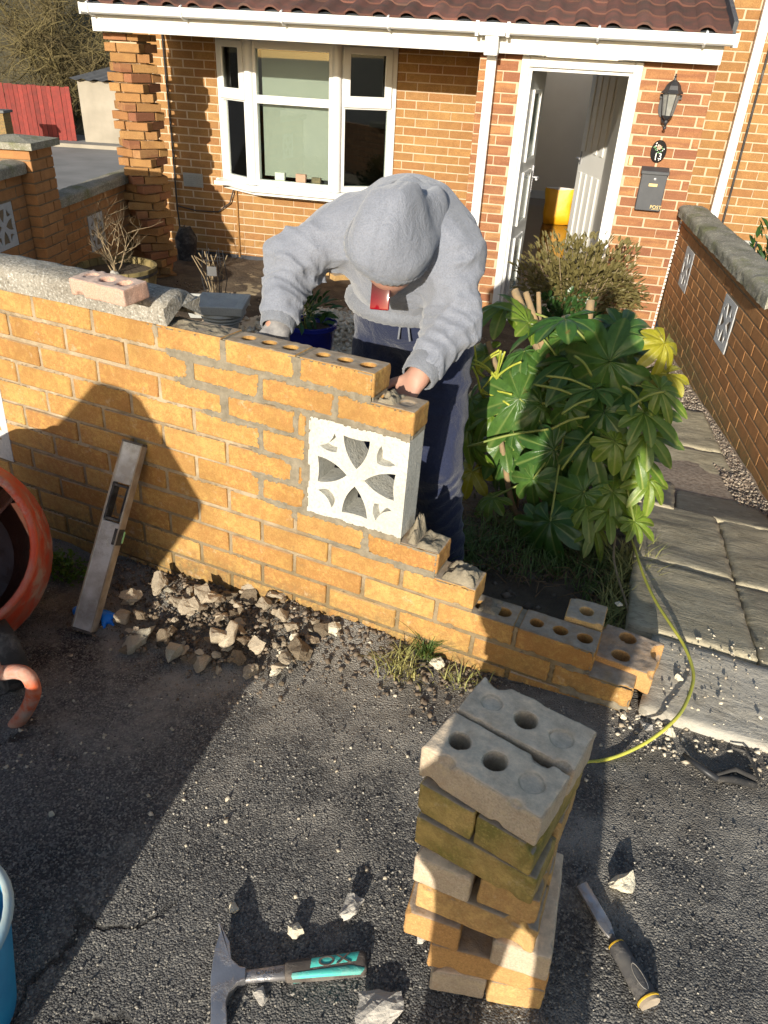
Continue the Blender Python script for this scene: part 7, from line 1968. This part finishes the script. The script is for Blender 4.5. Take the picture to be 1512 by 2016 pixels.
# wooded bank behind: slope plus leafless trees
xs = np.linspace(-30, 45, 60); ws_ = np.linspace(3.2, 40, 40); Xg, Wg = np.meshgrid(xs, ws_, indexing='ij')
Zg = .1 + np.clip(Wg - 4, 0, 99) * .42 + 1.2 * fbm(Xg * .3, Wg * .3, 0, 3, 5)
P_ = np.stack([a0.x + fd.x * Xg + fn.x * Wg, a0.y + fd.y * Xg + fn.y * Wg, ZR + Zg], -1)
tag(place('hillside', mesh_np('hillside', P_.reshape(-1, 3), grid_faces(60, 40), M['far_ground'], True)), kind='structure')
def bare_tree(t, w, h, seed, n, label):
    rn = random.Random(seed); base = FP(t, w, .1 + max(w - 4, 0) * .42 - .3); E_ = empty('bare_tree', base, label=label, cat='tree', group='leafless trees on the bank behind the fence')
    tr = MB(); cr = MB(); lims = []
    def limb(p, d, L, r, mb, nn=6, wob=.25, sides=5):
        pts = [p]; q_ = p.copy(); dd = d.copy()
        for i in range(nn):
            dd = (dd + Vector((rn.uniform(-1, 1), rn.uniform(-1, 1), rn.uniform(-.8, .8))) * wob).normalized(); q_ = q_ + dd * L / nn; pts.append(q_.copy())
        mb.tube(pts, [r * (1 - .8 * i / nn) for i in range(nn + 1)], sides, False); return pts
    for k in range(3):
        a = rn.uniform(0, 6.28); pts = limb(Vector((0, 0, 0)), Vector((math.cos(a) * .5, math.sin(a) * .5, 1)).normalized(), h * .9, .11, tr, 8, .18, 7)
        for q_ in pts[2:]: lims += [limb(q_, Vector((rn.uniform(-1, 1), rn.uniform(-1, 1), rn.uniform(-.3, .8))).normalized(), h * rn.uniform(.3, .6), .045, tr, 6, .3, 5) for _ in range(2)]
    flat = [p for l in lims for p in l[1:]]
    for k in range(n):
        p = rn.choice(flat) + Vector((rn.gauss(0, .25), rn.gauss(0, .25), rn.gauss(0, .25))); limb(p, Vector((rn.uniform(-1, 1), rn.uniform(-1, 1), rn.uniform(-.9, .9))).normalized(), rn.uniform(.5, 1.5), rn.uniform(.007, .018), cr, 4, .4, 3)
    tr.obj('trunk', M['twig_far'], E_, recalc=False); cr.obj('crown', M['twig_far'], E_, recalc=False)
bare_tree(.5, 4.6, 3.6, 3, 1500, 'low spreading leafless tree at the far left behind the red fence')
bare_tree(4.2, 4.4, 3.4, 4, 1500, 'tangled leafless tree rising behind the right part of the red fence')
bare_tree(8.0, 5.0, 3.8, 5, 1300, 'leafless tree behind the grey garage roof')
bare_tree(2.2, 7.5, 4.5, 6, 1500, 'taller leafless tree further up the bank, centre left')
bare_tree(6.5, 8.2, 4.8, 7, 1500, 'taller leafless tree further up the bank above the garage')
bare_tree(-2.0, 7.8, 4.8, 8, 1300, 'leafless tree up the bank at the picture left edge')

# ------------------------------------------------------------------ BEHIND THE VIEWPOINT: what throws the long shadows into the picture
gq = dz(.8, -1.85)
def viewer_fn(P):
    Q = P - A3(.848, -1.88, gq)
    d = cap(Q, A3(0, 0, .95), A3(0, .0, 1.28), .155, .165); d = smin(d, cap(Q, A3(-.13, 0, 1.33), A3(.13, 0, 1.33), .075, .075), .08)
    d = smin(d, cap(Q, A3(0, 0, 1.38), A3(0, .03, 1.50), .06, .06), .04); d = smin(d, ell(Q, A3(0, .03, 1.60), (.078, .10, .115)), .03)
    d = smin(d, cap(Q, A3(-.10, 0, .72), A3(.10, 0, .72), .13, .13), .1); d = smin(d, cap(Q, A3(0, 0, .72), A3(0, 0, .95), .16, .155), .06)
    for s in (-1, 1):
        d = smin(d, cap(Q, A3(.080 * s, 0, .72), A3(.090 * s, .02, .42), .088, .060), .03); d = smin(d, cap(Q, A3(.090 * s, .02, .42), A3(.098 * s, 0, .05), .058, .045), .02)
        d = smin(d, cap(Q, A3(.098 * s, -.03, .04), A3(.11 * s, .16, .035), .045, .04), .03)
        d = smin(d, cap(Q, A3(.19 * s, 0, 1.33), A3(.24 * s, .06, 1.06), .06, .05), .05); d = smin(d, cap(Q, A3(.24 * s, .06, 1.06), A3(.10 * s - .03, .20, 1.33), .048, .035), .02)
    return d
vw = place('person', sdf_mesh('person', viewer_fn, (.44, -2.15, gq - .05), (1.26, -1.60, gq + 1.80), .012, M['trousers']))
tag(vw, 'person in dark clothes standing at the viewpoint, seen only by the shadow cast', 'person')
bx0 = MB(); gq2 = dz(-.6, -2.0)
bm = bmesh.new(); bmesh.ops.create_cube(bm, size=1); bmesh.ops.subdivide_edges(bm, edges=bm.edges, cuts=5, use_grid_fill=True)
for v in bm.verts:
    v.co.x = -.60 + v.co.x * 1.24; v.co.y = -2.03 + v.co.y * .56; v.co.z = gq2 + (v.co.z + .5) * (-.415 - gq2)
me = bpy.data.meshes.new('shadow_block'); bm.to_mesh(me); bm.free(); me.materials.append(M['bag_white'])
tag(place('shadow_block', me), 'unseen white block left of the viewpoint, added to cast the ground shadow', 'shadow caster')  # unseen block, added to throw the straight-edged shadow over the asphalt
b_ = MB(); b_.lathe([(0, 0), (.17, 0), (.15, .155), (.318, .465), (.094, .745), (0, .745)], 28, Matrix.Rotation(rad(6.5), 4, 'Y'))
o_ = b_.obj('shadow_cone', M['orange_paint'], None, (-.625, -2.03, -.410), smooth=25); tag(o_, 'unseen orange double cone on the white block, added to cast the wall shadow', 'drum')  # unseen double cone, added and shaped to cast the hexagonal shadow on the wall
